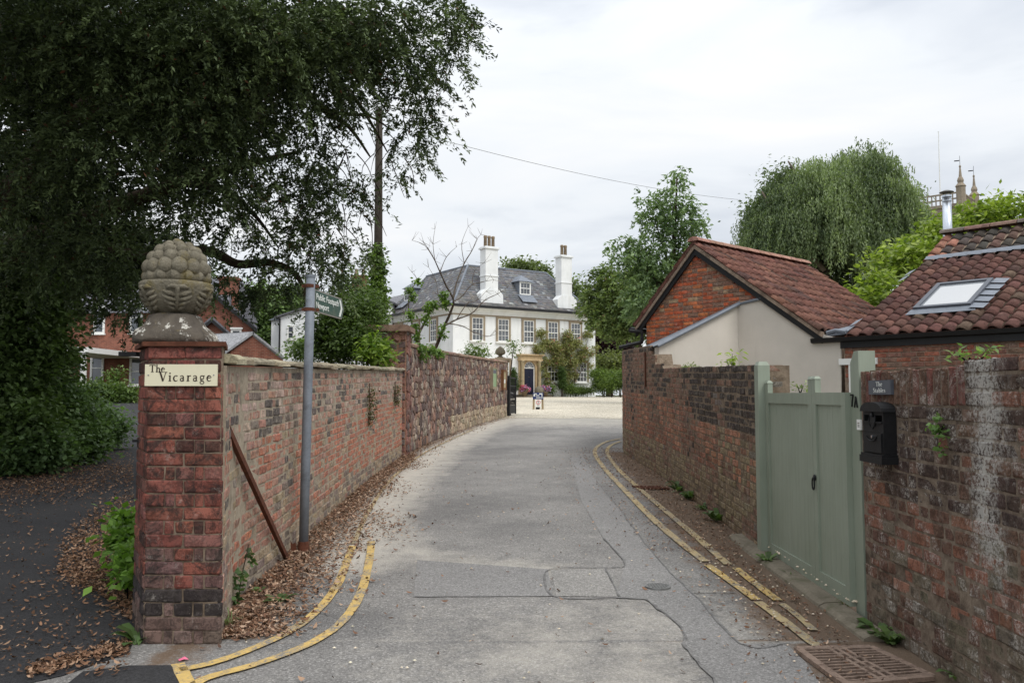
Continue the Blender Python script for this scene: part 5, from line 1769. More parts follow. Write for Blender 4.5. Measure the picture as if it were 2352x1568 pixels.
# ------------------------------------------------------------------ gabled white wing behind the shrubs
WY = 66.0
wl, wa = P(641, 729, WY), P(818, 672, WY)
wing = thing('white_gabled_house', 'white gabled house with brick chimney partly hidden behind the shrubs', 'house', (wl.x + 4, WY, 1.5))
xl, xc = wl.x, wa.x
xr = -9.6
ze, za_ = wl.z, wa.z
m = MB(); m.prism([(xl, WY, 1.2), (xr, WY, 1.2), (xr, WY, ze + (za_ - ze) * 0.55), (xc, WY, za_), (xl, WY, ze)], (0, 9, 0)); m.build('wall', MATS['render_white'], wing)
m = MB()
ov = 0.35
dl_ = Vector((xl - xc, 0, ze - za_)).normalized()
m.prism([(xl + dl_.x * ov, WY - 0.25, ze + dl_.z * ov + 0.02), (xc, WY - 0.25, za_ + 0.02), (xc, WY - 0.25, za_ + 0.17), (xl + dl_.x * ov, WY - 0.25, ze + dl_.z * ov + 0.17)], (0, 9.4, 0))
m.prism([(xr + .2, WY - 0.25, ze + (za_ - ze) * 0.52 + 0.02), (xc, WY - 0.25, za_ + 0.02), (xc, WY - 0.25, za_ + 0.17), (xr + .2, WY - 0.25, ze + (za_ - ze) * 0.52 + 0.17)][::-1], (0, 9.4, 0))
m.col = rgb(92, 92, 96); m.c = [rgb(92, 92, 96)] * len(m.f); m.build('roof', MATS['slate'], wing)
m = MB(); m.box((xc, WY + 1.5, za_ + 0.6), (1.1, 0.9, 1.9)); m.box((xc, WY + 1.5, za_ + 1.5), (1.3, 1.1, 0.15)); m.build('chimney', MATS['brick_far'], wing)
for dx in (-0.28, 0.28):
    m = MB(); m.lathe([(.13, 0), (.12, .5), (.14, .55)], 10, (xc + dx, WY + 1.5, za_ + 1.57)); m.build('chimney_pot', MATS['terracotta'], wing)
m = MB(); m.tube([(xl + 0.08, WY - 0.06, 1.5), (xl + 0.08, WY - 0.06, ze - .05)], 0.07, 8); m.build('downpipe', MATS['paint_black'], wing)
w0 = P(670, 745, WY - 0.05)
FW = lambda x, z: frame_m(Vector((x, WY - 0.06, z)), Vector((1, 0, 0)), Vector((0, 1, 0)), Vector((0, 0, 1)))
sash(wing, FW(P(668, 778, WY).x, P(668, 778, WY).z), 0.45, 1.0, 1, 2, 0.08, 'paint_white')
sash(wing, FW(P(831, 768, WY).x, P(831, 768, WY).z), 0.75, 1.25, 2, 4, 0.08, 'paint_white', 'glass_dark')
# lower side block closing the left end
m = MB(); x0 = P(626, 733, WY + 1.5).x; m.box2((x0, WY + 1.2, 1.2), (xl - 0.01, WY + 9, ze - 0.12)); m.build('side_block', MATS['render_white'], wing)
m = MB(); m.prism([(x0 - .2, WY + 1.0, ze - .12), (xl - .01, WY + 1.0, ze - .12), (xl - .01, WY + 1.0, ze + .35)], (0, 8, 0)); m.build('side_roof', MATS['lead'], wing)

# ------------------------------------------------------------------ brick vicarage
VY = 52.0
vic = thing('brick_vicarage', 'red brick house with black bargeboards and white windows behind the gate pillar', 'house', (-22, VY, 1.3))
ap, er = P(496, 676, VY), P(594, 756, VY)
hw = er.x - ap.x
gx0, gx1 = ap.x - hw + 0.35, P(580, 760, VY).x
zee = er.z + (er.x - gx1) / hw * (ap.z - er.z)
m = MB(); m.prism([(gx0, VY, 0.9), (gx1, VY, 0.9), (gx1, VY, zee), (ap.x, VY, ap.z), (gx0, VY, zee)], (-2.9, 8, 0)); m.build('gable_wall', MATS['brick_far'], vic)
for sg in (1, -1):
    d_ = Vector((sg * hw, 0, er.z - ap.z)); dn = d_.normalized()
    m = MB(); m.prism([(ap.x, VY - 0.3, ap.z + 0.02), (ap.x + d_.x, VY - 0.3, ap.z + d_.z + 0.02), (ap.x + d_.x, VY - 0.3, ap.z + d_.z + 0.17), (ap.x, VY - 0.3, ap.z + 0.20)][::sg], (-3.1, 8.4, 0)); m.c = [rgb(104, 104, 110)] * len(m.f); m.build('roof_slope', MATS['slate'], vic)
    m = MB(); m.prism([(ap.x, VY - 0.33, ap.z + 0.02), (ap.x + d_.x, VY - 0.33, ap.z + d_.z + 0.02), (ap.x + d_.x, VY - 0.33, ap.z + d_.z - 0.24), (ap.x, VY - 0.33, ap.z - 0.26)][::-sg], (0, 0.06, 0)); m.build('bargeboard', MATS['paint_black'], vic)
m = MB(); m.box((ap.x - 0.2, VY + 3, ap.z + 0.3), (1.1, 0.8, 2.2)); m.box((ap.x - 0.2, VY + 3, ap.z + 1.4), (1.3, 1.0, 0.18)); m.build('chimney', MATS['brick_far'], vic)
# main range
mx0 = P(120, 800, VY).x
m = MB(); m.box2((mx0, VY + 1.0, 0.9), (gx0 + .1, VY + 8, 6.9)); m.build('wall', MATS['brick_far'], vic)
m = MB(); m.prism([(mx0 - .3, VY + 0.6, 6.9), (mx0 - .3, VY + 8.4, 6.9), (mx0 - .3, VY + 4.5, 9.6)], (gx0 - mx0 + .3 + 2.5, 0, 0)); m.c = [rgb(104, 104, 110)] * len(m.f); m.build('roof_slope', MATS['slate'], vic)
FV = lambda x, y, z: frame_m(Vector((x, y - 0.05, z)), Vector((1, 0, 0)), Vector((0, 1, 0)), Vector((0, 0, 1)))
for (xa, xb, yt, yb_) in ((210, 237, 810, 880), (300, 327, 695, 764), (300, 327, 822, 884), (218, 240, 705, 765)):
    a, b = P(xa, yb_, VY + 1), P(xb, yt, VY + 1)
    sash(vic, FV((a.x + b.x) / 2, VY + 1.0, a.z), b.x - a.x, b.z - a.z, 1, 2, 0.08, 'paint_white')
a, b = P(533, 772, VY), P(553, 758, VY); sash(vic, FV((a.x + b.x) / 2, VY, a.z), b.x - a.x, b.z - a.z, 1, 1, 0.06, 'paint_white')
m = MB(); m.box2((a.x - 0.1, VY - 0.14, b.z + 0.06), (b.x + 0.15, VY - 0.02, b.z + 0.16)); m.build('lintel', MATS['paint_white'], vic)
# small projecting gable
a2, e2 = P(490, 733, 48), P(537, 774, 48)
hw2 = e2.x - a2.x
m = MB(); m.prism([(a2.x - hw2 + .2, 48, 0.9), (e2.x - .2, 48, 0.9), (e2.x - .2, 48, e2.z), (a2.x, 48, a2.z), (a2.x - hw2 + .2, 48, e2.z)], (-1.5, 4.2, 0)); m.build('porch_gable', MATS['brick_far'], vic)
for sg in (1, -1):
    m = MB(); m.prism([(a2.x, 47.75, a2.z + .02), (e2.x if sg > 0 else a2.x - hw2, 47.75, e2.z + .02), (e2.x if sg > 0 else a2.x - hw2, 47.75, e2.z + .14), (a2.x, 47.75, a2.z + .16)][::sg], (-1.65, 4.5, 0)); m.c = [rgb(104, 104, 110)] * len(m.f); m.build('porch_roof', MATS['slate'], vic)
    m = MB(); m.prism([(a2.x, 47.72, a2.z + .02), (e2.x if sg > 0 else a2.x - hw2, 47.72, e2.z + .02), (e2.x if sg > 0 else a2.x - hw2, 47.72, e2.z - .18), (a2.x, 47.72, a2.z - .20)][::-sg], (0, .05, 0)); m.build('bargeboard', MATS['paint_black'], vic)
# white porch column
cb = P(189, 917, 46)
m = MB(); m.lathe([(0.30, 0), (0.30, 0.10), (0.22, 0.16), (0.20, 0.3), (0.15, 2.6), (0.2, 2.7), (0.24, 2.8)], 16, (cb.x, cb.y, gz(46))); m.build('porch_column', MATS['paint_white'], vic, smooth=True)
m = MB(); m.box2((cb.x - 3.0, 45.7, gz(46) + 2.8), (cb.x + 0.4, 53, gz(46) + 3.1)); m.build('porch_canopy', MATS['paint_white'], vic)

# brick outbuilding with slate roof
GY = 40.0
oap, orr, oll = P(582, 768, GY), P(650, 822, GY), P(530, 806, GY)
outb = thing('brick_outbuilding', 'low red brick outbuilding with plain gable and grey slate roof above the garden wall', 'outbuilding', (oap.x, GY, 1.0))
m = MB(); m.prism([(oll.x, GY, 0.7), (orr.x, GY, 0.7), orr, oap, oll], (-4.2, 2.6, 0)); m.build('wall', MATS['brick_far'], outb)
m = MB(); dv = Vector((-4.4, 2.7, 0))
m.prism([oap + Vector((.05, -.1, .02)), oll + Vector((-.3, -.1, -.2)), oll + Vector((-.3, -.1, -.08)), oap + Vector((.05, -.1, .14))], dv); m.prism([oap + Vector((0, -.1, .02)), oap + Vector((0, -.1, .14)), orr + Vector((.1, -.1, .06)), orr + Vector((.1, -.1, -.06))], dv)
m.c = [rgb(146, 146, 148)] * len(m.f); m.build('roof', MATS['slate'], outb)

# ------------------------------------------------------------------ stable block
GG = Vector((0.665, -0.747, 0)).normalized(); RR_ = Vector((0.747, 0.665, 0)).normalized()
G0 = Vector((2.6, 16.5, 0)); UP = Vector((0, 0, 1))
def PV(px, py, off=0.0): return PL(px, py, G0 - RR_ * off, RR_)
def uz(p): return ((Vector(p) - G0).dot(GG), p.z)
def gp(u, z, off=0.0): return G0 + GG * u + UP * z - RR_ * off
bap, bl, br = PV(1601, 560), PV(1470, 744), PV(1884, 756)
(ua, za), (ul, zl), (ur, zr_) = uz(bap), uz(bl), uz(br)
barn = thing('stable_barn', 'old brick stable with red pantile roof and cream rendered gable foot', 'barn', gp(ua, 0.4))
VD = 4.05
m = MB(); m.prism([gp(ul + 0.16, 0.2), gp(ur - 0.02, 0.2), gp(ur - 0.02, zr_ - 0.08), gp(ua, za - 0.10), gp(ul + 0.16, zl - 0.02)], RR_ * VD); m.build('gable_wall', MATS['mortar_pale'], barn)
def in_gable(u, z, mg):
    if u < ul + 0.16 or u > ur: return False
    zt = zl + (za - zl) * (u - ul) / (ua - ul) if u < ua else za + (zr_ - za) * (u - ua) / (ur - ua)
    return z < zt - mg
BG = [rgb(178, 88, 54), rgb(146, 92, 70), rgb(186, 108, 66), rgb(136, 104, 86), rgb(168, 138, 108)]
git = []
rb = random.Random(31)
z = 1.9; k = 0
while z < za:
    u = ul + 0.16 + (0 if k % 2 else -0.11)
    while u < ur:
        L = rb.choice([0.225, 0.225, 0.225, 0.1125])
        a, b = max(u, ul + 0.165), u + L
        # cut back the course to the slope
        while b - a > 0.05 and not (in_gable(b - .01, z + .03, 0.11) and in_gable(a + .01, z + .03, 0.11)):
            if not in_gable(a + .01, z + .03, 0.11): a += 0.02
            else: b -= 0.02
        if b - a > 0.05:
            v = (z - 2.6) / 1.8
            wts = [0.5, 0.2, 0.25, 0.05, 0.0] if v < 0.35 else [0.22, 0.32, 0.2, 0.16, 0.10]
            git.append((gp((a + b) / 2, z + 0.0375, 0.010 + rb.uniform(-.003, .003)), -RR_, b - a - 0.010, 0.064, jit(rb.choices(BG, wts)[0], rb, 0.14, 0.95)))
        u += L
    z += 0.076; k += 1
lay(barn, git, MATS['brick_gable'])
# render on the gable foot
def PVo(px, py): return PV(px, py, 0.03)
poly = [PVo(1694, 701), PVo(1752, 686), PVo(1800, 706), PVo(1876, 764), PVo(1931, 779), PVo(1931, 1010), PVo(1694, 1010)]
m = MB(); m.prism(poly, RR_ * 0.04); m.build('render_panel', MATS['render_cream'], barn)
# verge mortar, bargeboards
for (u0, z0, u1, z1) in ((ua, za, ul - 0.05, zl - 0.06), (ua, za, ur + 0.06, zr_ - 0.04)):
    m = MB(); m.prism([gp(u0, z0 - 0.02, 0.10), gp(u1, z1 - 0.02, 0.10), gp(u1, z1 - 0.09, 0.10), gp(u0, z0 - 0.10, 0.10)], RR_ * 0.12); m.build('verge_mortar', MATS['mortar_pale'], barn)
    m = MB(); m.prism([gp(u0, z0 - 0.101, 0.075), gp(u1, z1 - 0.091, 0.075), gp(u1, z1 - 0.20, 0.075), gp(u0, z0 - 0.22, 0.075)], RR_ * 0.035); m.build('bargeboard', MATS['paint_black'], barn)
for px, py, w in ((1609.5, 587, 0.10), (1692, 645, 0.09)):
    c = PV(px, py); q = uz(c)
    m = MB(); m.prism([gp(q[0] - w / 2, q[1] - w / 2, 0.024), gp(q[0] + w / 2, q[1] - w / 2, 0.024), gp(q[0] + w / 2, q[1] + w / 2, 0.024), gp(q[0] - w / 2, q[1] + w / 2, 0.024)], RR_ * 0.02); m.build('vent_hole', MATS['dark_void'], barn)
# pantiles
PTN = 8
def pantile(w=0.208, L=0.34):
    v, f = [], []
    def zf(t_):
        return 0.034 * math.sin(2 * math.pi * (t_ - 0.08)) + 0.010 * math.sin(4 * math.pi * t_)
    for j, (y, dz) in enumerate(((0, 0.0), (L, -0.030))):
        for i in range(PTN):
            t_ = i / (PTN - 1) * 1.10
            v.append((t_ * w, y, zf(t_) + dz))
    for i in range(PTN):
        t_ = i / (PTN - 1) * 1.10
        v.append((t_ * w, 0.004, zf(t_) - 0.024))
    for i in range(PTN - 1):
        f.append((i, i + 1, PTN + i + 1, PTN + i))
        f.append((2 * PTN + i, 2 * PTN + i + 1, i + 1, i))
    f.append((0, PTN, 2 * PTN)); f.append((PTN - 1, 3 * PTN - 1, 2 * PTN - 1))
    return v, f
def tile_mesh(mat):
    me = bpy.data.meshes.new('pantile'); v, f = pantile()
    me.from_pydata(v, [], f); me.materials.append(mat)
    me.polygons.foreach_set('use_smooth', [True] * len(f)); me.update()
    return me
TM = {k: tile_mesh(MATS[k]) for k in ('tile_red', 'tile_old')}
def tile_roof(parent, O, ux, uy, nx, ny, mat, colf, seed, w=0.208, g=0.30, skip=None, sx=1.0, flip=False):
    r = random.Random(seed)
    uzv = ux.cross(uy).normalized()
    if uzv.z < 0: uzv = -uzv
    for j in range(ny):
        for i in range(nx):
            if skip and skip(i * w * sx + w / 2, j * g + g / 2): continue
            o = O + ux * (i * w * sx + r.uniform(-.004, .004)) + uy * (j * g + r.uniform(-.006, .006)) + uzv * (0.045 + r.uniform(-0.003, 0.004))
            mt = frame_m(o, ux * sx, uy, uzv)
            if flip:
                mt = frame_m(o + ux * w * sx, -ux * sx, uy, uzv)
            mt = mt @ Matrix.Rotation(r.uniform(-0.014, 0.014), 4, 'Z')
            ob = link('roof_tile', TM[mat], parent, mt)
            ob['tone'] = [float(x) for x in jit(colf(i, j, r), r, 0.15, 0.74)]
TK_ = 0.66
TR = [rgb(134, 84, 68, TK_), rgb(142, 90, 72, TK_), rgb(122, 80, 68, TK_), rgb(150, 98, 76, TK_), rgb(110, 80, 70, TK_)]
def tcol(i, j, r): return r.choices(TR, [.34, .26, .2, .1, .1])[0]
sl = (gp(ua, za) - gp(ur, zr_)); sll = sl.length; su = sl.normalized()
ny = 11
oe = gp(ur + 0.05, zr_ - 0.035, 0.12)
tile_roof(barn, oe, RR_, su, 20, ny, 'tile_red', tcol, 3, g=(sll + 0.02) / ny)
m = MB(); m.prism([gp(ur, zr_ - 0.03, 0.08), gp(ua, za - 0.03, 0.08), gp(ua, za - 0.08, 0.08), gp(ur, zr_ - 0.08, 0.08)], RR_ * (VD + 0.1)); m.prism([gp(ul, zl - 0.03, 0.08), gp(ua, za - 0.03, 0.08), gp(ua, za - 0.08, 0.08), gp(ul, zl - 0.08, 0.08)], RR_ * (VD + 0.1)); m.build('roof_deck', MATS['bark'], barn)
sl2 = (gp(ua, za) - gp(ul, zl)); su2 = sl2.normalized()
tile_roof(barn, gp(ul - 0.04, zl - 0.05, 0.12), RR_, su2, 20, 7, 'tile_red', tcol, 4, g=(sl2.length + .03) / 7, flip=True)
# ridge tiles
nrt = 10
for i in range(nrt):
    L = (VD + 0.14) / nrt
    o = gp(ua, za + 0.035, 0.13) + RR_ * (i * L)
    m = MB()
    vs_ = []
    for q, lift in ((0, 0.006), (L - 0.01, 0.0)):
        for k in range(7):
            a = math.pi * k / 6
            vs_.append(o + RR_ * q + GG * 0.125 * math.cos(a) + UP * (0.085 * math.sin(a) + lift))
    m.add(vs_, [(k, k + 1, 8 + k, 7 + k) for k in range(6)] + [(6, 5, 4, 3, 2, 1, 0), (7, 8, 9, 10, 11, 12, 13)])
    ob = m.build('ridge_tile', MATS['tile_red'], barn); ob['tone'] = [float(x) for x in jit(rgb(160, 116, 96), rb, 0.14)]
# gutter and downpipe at the lane side
m = MB(); ge = gp(ul - 0.12, zl - 0.12, 0.16); m.tube([ge, ge + RR_ * 3.5], 0.055, 8); m.build('gutter', MATS['paint_black'], barn)
m = MB(); d0_ = gp(ul + 0.10, zl - 0.16, 0.06); d1_ = PV(1474, 786, 0.06); d2_ = P(1424, 801, 16.9)
m.tube([ge + Vector((0, 0, -.02)), d0_, d0_ + (d1_ - d0_) * 0.9, d1_, d2_ + Vector((0, 0, 0.03)), d2_], 0.038, 8); m.build('downpipe', MATS['paint_black'], barn)
# rendered lean-to with a corrugated sheet roof
lp = PV(1694, 701, 0.032); lpx = Vector((lp.x, lp.y, 0))
lq = Vector((2.50, 14.05, 0)); zq = P(1506, 797, 14.05).z
lean = thing('lean_to', 'cream rendered lean-to with corrugated metal roof against the stable gable', 'lean-to', (lq.x, lq.y, 0.4))
nl_ = (lpx - lq).normalized(); nn2 = Vector((nl_.y, -nl_.x, 0))
m = MB(); m.prism([Vector((lq.x, lq.y, 0.3)), Vector((lpx.x, lpx.y, 0.3)), Vector((lpx.x, lpx.y, lp.z)), Vector((lq.x, lq.y, zq))], -nn2 * 0.12); m.build('wall', MATS['render_cream'], lean)
bk = gp(ul + 0.10, P(1442, 801, 16.4).z, 0.03)
m = MB(); vs_, fs = [], []
na, nb_ = 2, 46
fl_, fb = Vector((lq.x - 0.06, lq.y - 0.06, zq + 0.01)) + nn2 * 0.05, bk
tr_, tb = Vector((lpx.x, lpx.y, lp.z + 0.02)) + nn2 * 0.05, gp(uz(lp)[0] + 0.05, lp.z + 0.06, 0.03)
for i in range(3):
    for j in range(nb_):
        p0 = fl_.lerp(fb, j / (nb_ - 1)); p1 = tr_.lerp(tb, j / (nb_ - 1))
        p = p0.lerp(p1, i / 2)
        if i == 0: p = p - nl_ * 0.06
        vs_.append(p + UP * 0.014 * math.sin(j * math.pi / 2))
for i in range(2):
    for j in range(nb_ - 1):
        fs.append((i * nb_ + j, i * nb_ + j + 1, (i + 1) * nb_ + j + 1, (i + 1) * nb_ + j))
m.add(vs_, fs); m.build('corrugated_roof', MATS['galvanised'], lean, smooth=True)
m = MB(); m.tube([fl_ + Vector((0, 0, -.0)), tr_ + Vector((0, 0, .0)), tr_ + Vector((0, 0, .0)) + (gp(uz(PV(1752, 686))[0], PV(1752, 686).z, 0.05) - tr_)], 0.028, 6); m.build('lead_flashing', MATS['lead'], lean)
m = MB(); m.prism([Vector((lq.x + .12, lq.y, 1.95)) + nn2 * .012, Vector((lpx.x - .25, lpx.y - .12, 1.97)) + nn2 * .012, Vector((lpx.x - .25, lpx.y - .12, 2.04)) + nn2 * .012, Vector((lq.x + .12, lq.y, 2.04)) + nn2 * .012], nn2 * 0.02); m.build('painted_ledge', MATS['paint_white'], lean)

# ------------------------------------------------------------------ stable wing with roof light
wing2 = thing('stable_wing', 'low brick stable wing with pantile roof, black gutter and a roof light', 'outbuilding', gp(5.5, 0.3))
UL, UR = uz(PV(1946, 757))[0], 8.2
ZG = PV(1990, 776).z
m = MB(); m.prism([gp(UL - 0.06, 0.1), gp(UR, 0.1), gp(UR, ZG), gp(UL - 0.06, ZG)], RR_ * 4.0); m.build('wall', MATS['mortar_pale'], wing2)
wit = []
z = 1.85; k = 0
while z < ZG - 0.02:
    u = UL - 0.05 + (0.0 if k % 2 else -0.08)
    while u < UR - .3:
        L = rb.choice([0.225, 0.225, 0.1125]); a = max(u, UL - 0.05); b = u + L
        if b - a > 0.04: wit.append((gp((a + b) / 2, z + .0375, 0.010), -RR_, b - a - .010, .064, jit(mixc(rb.choice([BG[0], BG[1], BG[1], BG[3]]), rgb(112, 84, 70), .4), rb)))
        u += L
    z += .076; k += 1
lay(wing2, wit, MATS['brick_gable'])
m = MB(); a = PV(1927, 838, .04); q = uz(a); m.prism([gp(q[0], q[1], .05), gp(q[0] + .62, q[1], .05), gp(q[0] + .62, q[1] + .10, .05), gp(q[0], q[1] + .10, .05)], RR_ * .07); m.build('lintel', MATS['paint_white'], wing2)
m = MB(); m.prism([gp(q[0] + .16, .3, .045), gp(q[0] + .24, .3, .045), gp(q[0] + .24, q[1] - .002, .045), gp(q[0] + .16, q[1] - .002, .045)], RR_ * .06); m.build('door_frame', MATS['paint_white'], wing2)
WT = PL(2126, 604, gp(UL, 0), GG)              # top of the tiled slope on its left verge
wu = WT - gp(UL, ZG + 0.05); wl_len = wu.length; wu.normalize()
wnorm = GG.cross(wu).normalized()
if wnorm.z < 0: wnorm = -wnorm
wo = gp(UL, ZG + 0.05)
def PRF(px, py): return PL(px, py, wo + wnorm * 0.06, wnorm)
sk = [PRF(2098, 714), PRF(2229, 706), PRF(2284, 646), PRF(2156, 657)]
sku = [((p - wo).dot(GG), (p - wo).dot(wu)) for p in sk]
su0, su1 = (sku[0][0] + sku[3][0]) / 2, (sku[1][0] + sku[2][0]) / 2
sv0, sv1 = (sku[0][1] + sku[1][1]) / 2, (sku[2][1] + sku[3][1]) / 2
TW = [rgb(122, 78, 66, TK_), rgb(114, 74, 64, TK_), rgb(104, 72, 64, TK_), rgb(132, 90, 74, TK_), rgb(118, 94, 76, TK_)]
def wcol(i, j, r): return r.choices(TW, [.4, .3, .2, .07, .03])[0]
nyw = 13
tile_roof(wing2, wo - wu * 0.06, GG, wu, 18, nyw, 'tile_red', wcol, 6, g=(wl_len + .06) / nyw, skip=lambda u, v: su0 - .04 < u < su1 + .04 and sv0 - .05 < v < sv1 + .08)
m = MB(); m.prism([wo - wnorm * .03, wo + GG * (UR - UL) - wnorm * .03, wo + GG * (UR - UL) + wu * wl_len - wnorm * .03, wo + wu * wl_len - wnorm * .03], wnorm * .03); m.build('roof_deck', MATS['bark'], wing2)
def wp(u, v, w): return wo + GG * u + wu * v + wnorm * w
m = MB()
for i in range(14):
    u = i * 0.245
    m.add([wp(u, wl_len - .02, .075), wp(u + .245, wl_len - .02, .06), wp(u + .245, wl_len + .09, .10), wp(u, wl_len + .09, .10)], [(0, 1, 2, 3)])
for j in (0, 1, 8, 9): m.add([wp(-.10, j * .3, .045), wp(.03, j * .3, .085), wp(.03, j * .3 + .29, .07), wp(-.10, j * .3 + .29, .03)], [(0, 1, 2, 3)])
m.build('lead_flashing', MATS['lead'], wing2)
m = MB(); m.prism([wp(-0.36, 0.02, .0), wp(-0.02, -0.03, .04), wp(-0.02, .35, .03), wp(-0.38, .30, -.02)], wnorm * 0.02); m.tube([wp(-.36, .05, .05), wp(-.2, .06, .08), wp(.0, .0, .07)], .035, 6); m.build('lead_valley', MATS['lead'], wing2)
m = MB(); ga, gb = gp(uz(PV(1862, 779, .1))[0], ZG + .0, .12), gp(UR, ZG + .0, .12)
m.prism([ga + RR_ * .10 + UP * .03, ga + UP * .03, ga - UP * .035 + RR_ * .015, ga - UP * .05 + RR_ * .05, ga - UP * .035 + RR_ * .09], gb - ga); gut = m.build('gutter', MATS['paint_black'], wing2)
m = MB(); m.prism([gp(UL - .1, ZG - .15, .02), gp(UR, ZG - .15, .02), gp(UR, ZG - .02, .02), gp(UL - .1, ZG - .02, .02)], -RR_ * .03); m.build('fascia', MATS['paint_black'], wing2)
# roof light
fr_w = 0.07
m = MB()
for a0, a1, b0, b1 in ((su0, su1, sv0, sv0 + fr_w), (su0, su1, sv1 - fr_w, sv1), (su0, su0 + fr_w, sv0 + fr_w, sv1 - fr_w), (su1 - fr_w, su1, sv0 + fr_w, sv1 - fr_w)):
    m.prism([wp(a0, b0, 0.0), wp(a1, b0, 0.0), wp(a1, b1, 0.0), wp(a0, b1, 0.0)], wnorm * 0.125)
rl = m.build('roof_light', MATS['slate_plate'], wing2)
m = MB(); m.prism([wp(su0 + fr_w, sv0 + fr_w, .085), wp(su1 - fr_w, sv0 + fr_w, .085), wp(su1 - fr_w, sv1 - fr_w, .085), wp(su0 + fr_w, sv1 - fr_w, .085)], wnorm * .012); m.build('pane', MATS['glass_roof'], rl)
m = MB()
for j in range(5):
    b0 = sv0 - .1 + j * (sv1 - sv0 + .2) / 5
    m.add([wp(su1, b0, .10), wp(su1 + .2, b0, .075), wp(su1 + .2, b0 + (sv1 - sv0 + .2) / 5 + .01, .05), wp(su1, b0 + (sv1 - sv0 + .2) / 5 + .01, .075)], [(0, 1, 2, 3)])
m.add([wp(su0 - .03, sv0, .09), wp(su0 - .08, sv0 - .14, .06), wp(su1 + .1, sv0 - .14, .06), wp(su1 + .05, sv0, .09)], [(0, 1, 2, 3)])
m.build('lead_apron', MATS['lead'], rl)
# higher old roof behind
hu0 = uz(PL(2141, 594, wp(0, wl_len + .1, .06), wnorm))[0] - UL
ra = WT + wu * .05
rdg = PL(2170, 543, G0 + RR_ * 4.35, RR_)
ru0 = (rdg - G0).dot(GG)
hb = thing('old_roof_range', 'taller range with dark mossy tiles and ridge behind the roof light', 'outbuilding', G0 + GG * (ru0 + 1) + RR_ * 4 + UP * 0.3)
fo = G0 + GG * ru0 + RR_ * (WT - G0).dot(RR_) + UP * (WT.z + 0.04) + RR_ * 0.12
hu_ = (G0 + GG * ru0 + RR_ * 4.35 + UP * rdg.z) - fo; hl = hu_.length; hu_.normalize()
m = MB(); m.prism([fo - UP * 3.6, fo, fo + hu_ * hl, fo + hu_ * hl + RR_ * 2.0 - UP * 1.4, fo + RR_ * 3.2 - UP * 3.6], GG * 4.2); m.build('wall', MATS['mortar_dark'], hb)
HT = [rgb(94, 84, 76, TK_), rgb(110, 82, 70, TK_), rgb(84, 78, 72, TK_)]
tile_roof(hb, fo - hu_ * 0.05 + UP * 0.0, GG, hu_, 19, 4, 'tile_old', lambda i, j, r: rgb(150, 96, 74) if i < 2 and r.random() < .7 else r.choice(HT), 9, g=(hl + .05) / 4)
for i in range(8):
    o = fo + hu_ * hl + UP * .05 + GG * (i * .46 - .05)
    m = MB(); vs_ = []
    for q in (0, .445):
        for k in range(7):
            a = math.pi * k / 6
            vs_.append(o + GG * q + RR_ * .14 * math.cos(a) + UP * (.09 * math.sin(a)))
    m.add(vs_, [(k, k + 1, 8 + k, 7 + k) for k in range(6)] + [(6, 5, 4, 3, 2, 1, 0), (7, 8, 9, 10, 11, 12, 13)])
    ob = m.build('ridge_tile', MATS['tile_old'], hb); ob['tone'] = [float(x) for x in jit(rgb(122, 92, 80) if i % 3 else rgb(96, 88, 80), rb, .15)]
# stainless flue
fp = P(2176, 545, 16.9); ft = P(2174.5, 452, 16.9)
flue = thing('steel_flue', 'stainless steel stove flue with flat conical cowl behind the ridge', 'flue', fp)
m = MB(); m.tube([fp - UP * .8, ft], .088, 18); m.build('pipe', MATS['steel_flue'], flue, smooth=True)
m = MB(); m.tube([ft - UP * .01, ft + UP * .03], .094, 18); m.tube([ft - UP * .10, ft - UP * .085], .093, 18); m.build('collar', MATS['steel_flue'], flue)
for a in range(3):
    m = MB(); m.box(ft + Vector((.07 * math.cos(a * 2.1), .07 * math.sin(a * 2.1), .06)), (.012, .012, .09)); m.build('cowl_leg', MATS['iron_grey'], flue)
m = MB(); m.lathe([(.14, .09), (.135, .10), (.05, .135), (.01, .14)], 18, ft); m.build('cowl', MATS['iron_grey'], flue, smooth=True)

# ------------------------------------------------------------------ church tower
TY = 110.0
tc = P(2208, 470, TY); tz = P(2208, 472, TY).z
tower = thing('church_tower', 'distant grey stone church tower with openwork parapet and spiked corner pinnacles', 'tower', (tc.x - 3, TY, 1.5))
D1, D2 = Vector((-0.73, 0.68, 0)).normalized(), Vector((0.68, 0.73, 0)).normalized()
TS = 6.8
tb0 = Vector((tc.x, TY, 0))
m = MB(); m.prism([tb0, tb0 + D1 * TS, tb0 + D1 * TS + D2 * TS, tb0 + D2 * TS], UP * tz); m.build('shaft', MATS['stone_church'], tower)
m = MB(); m.prism([tb0 - D1 * .15 - D2 * .15 + UP * tz, tb0 + D1 * (TS + .15) - D2 * .15 + UP * tz, tb0 + D1 * (TS + .15) + D2 * (TS + .15) + UP * tz, tb0 - D1 * .15 + D2 * (TS + .15) + UP * tz], UP * .3); m.build('string_course', MATS['stone_church'], tower)
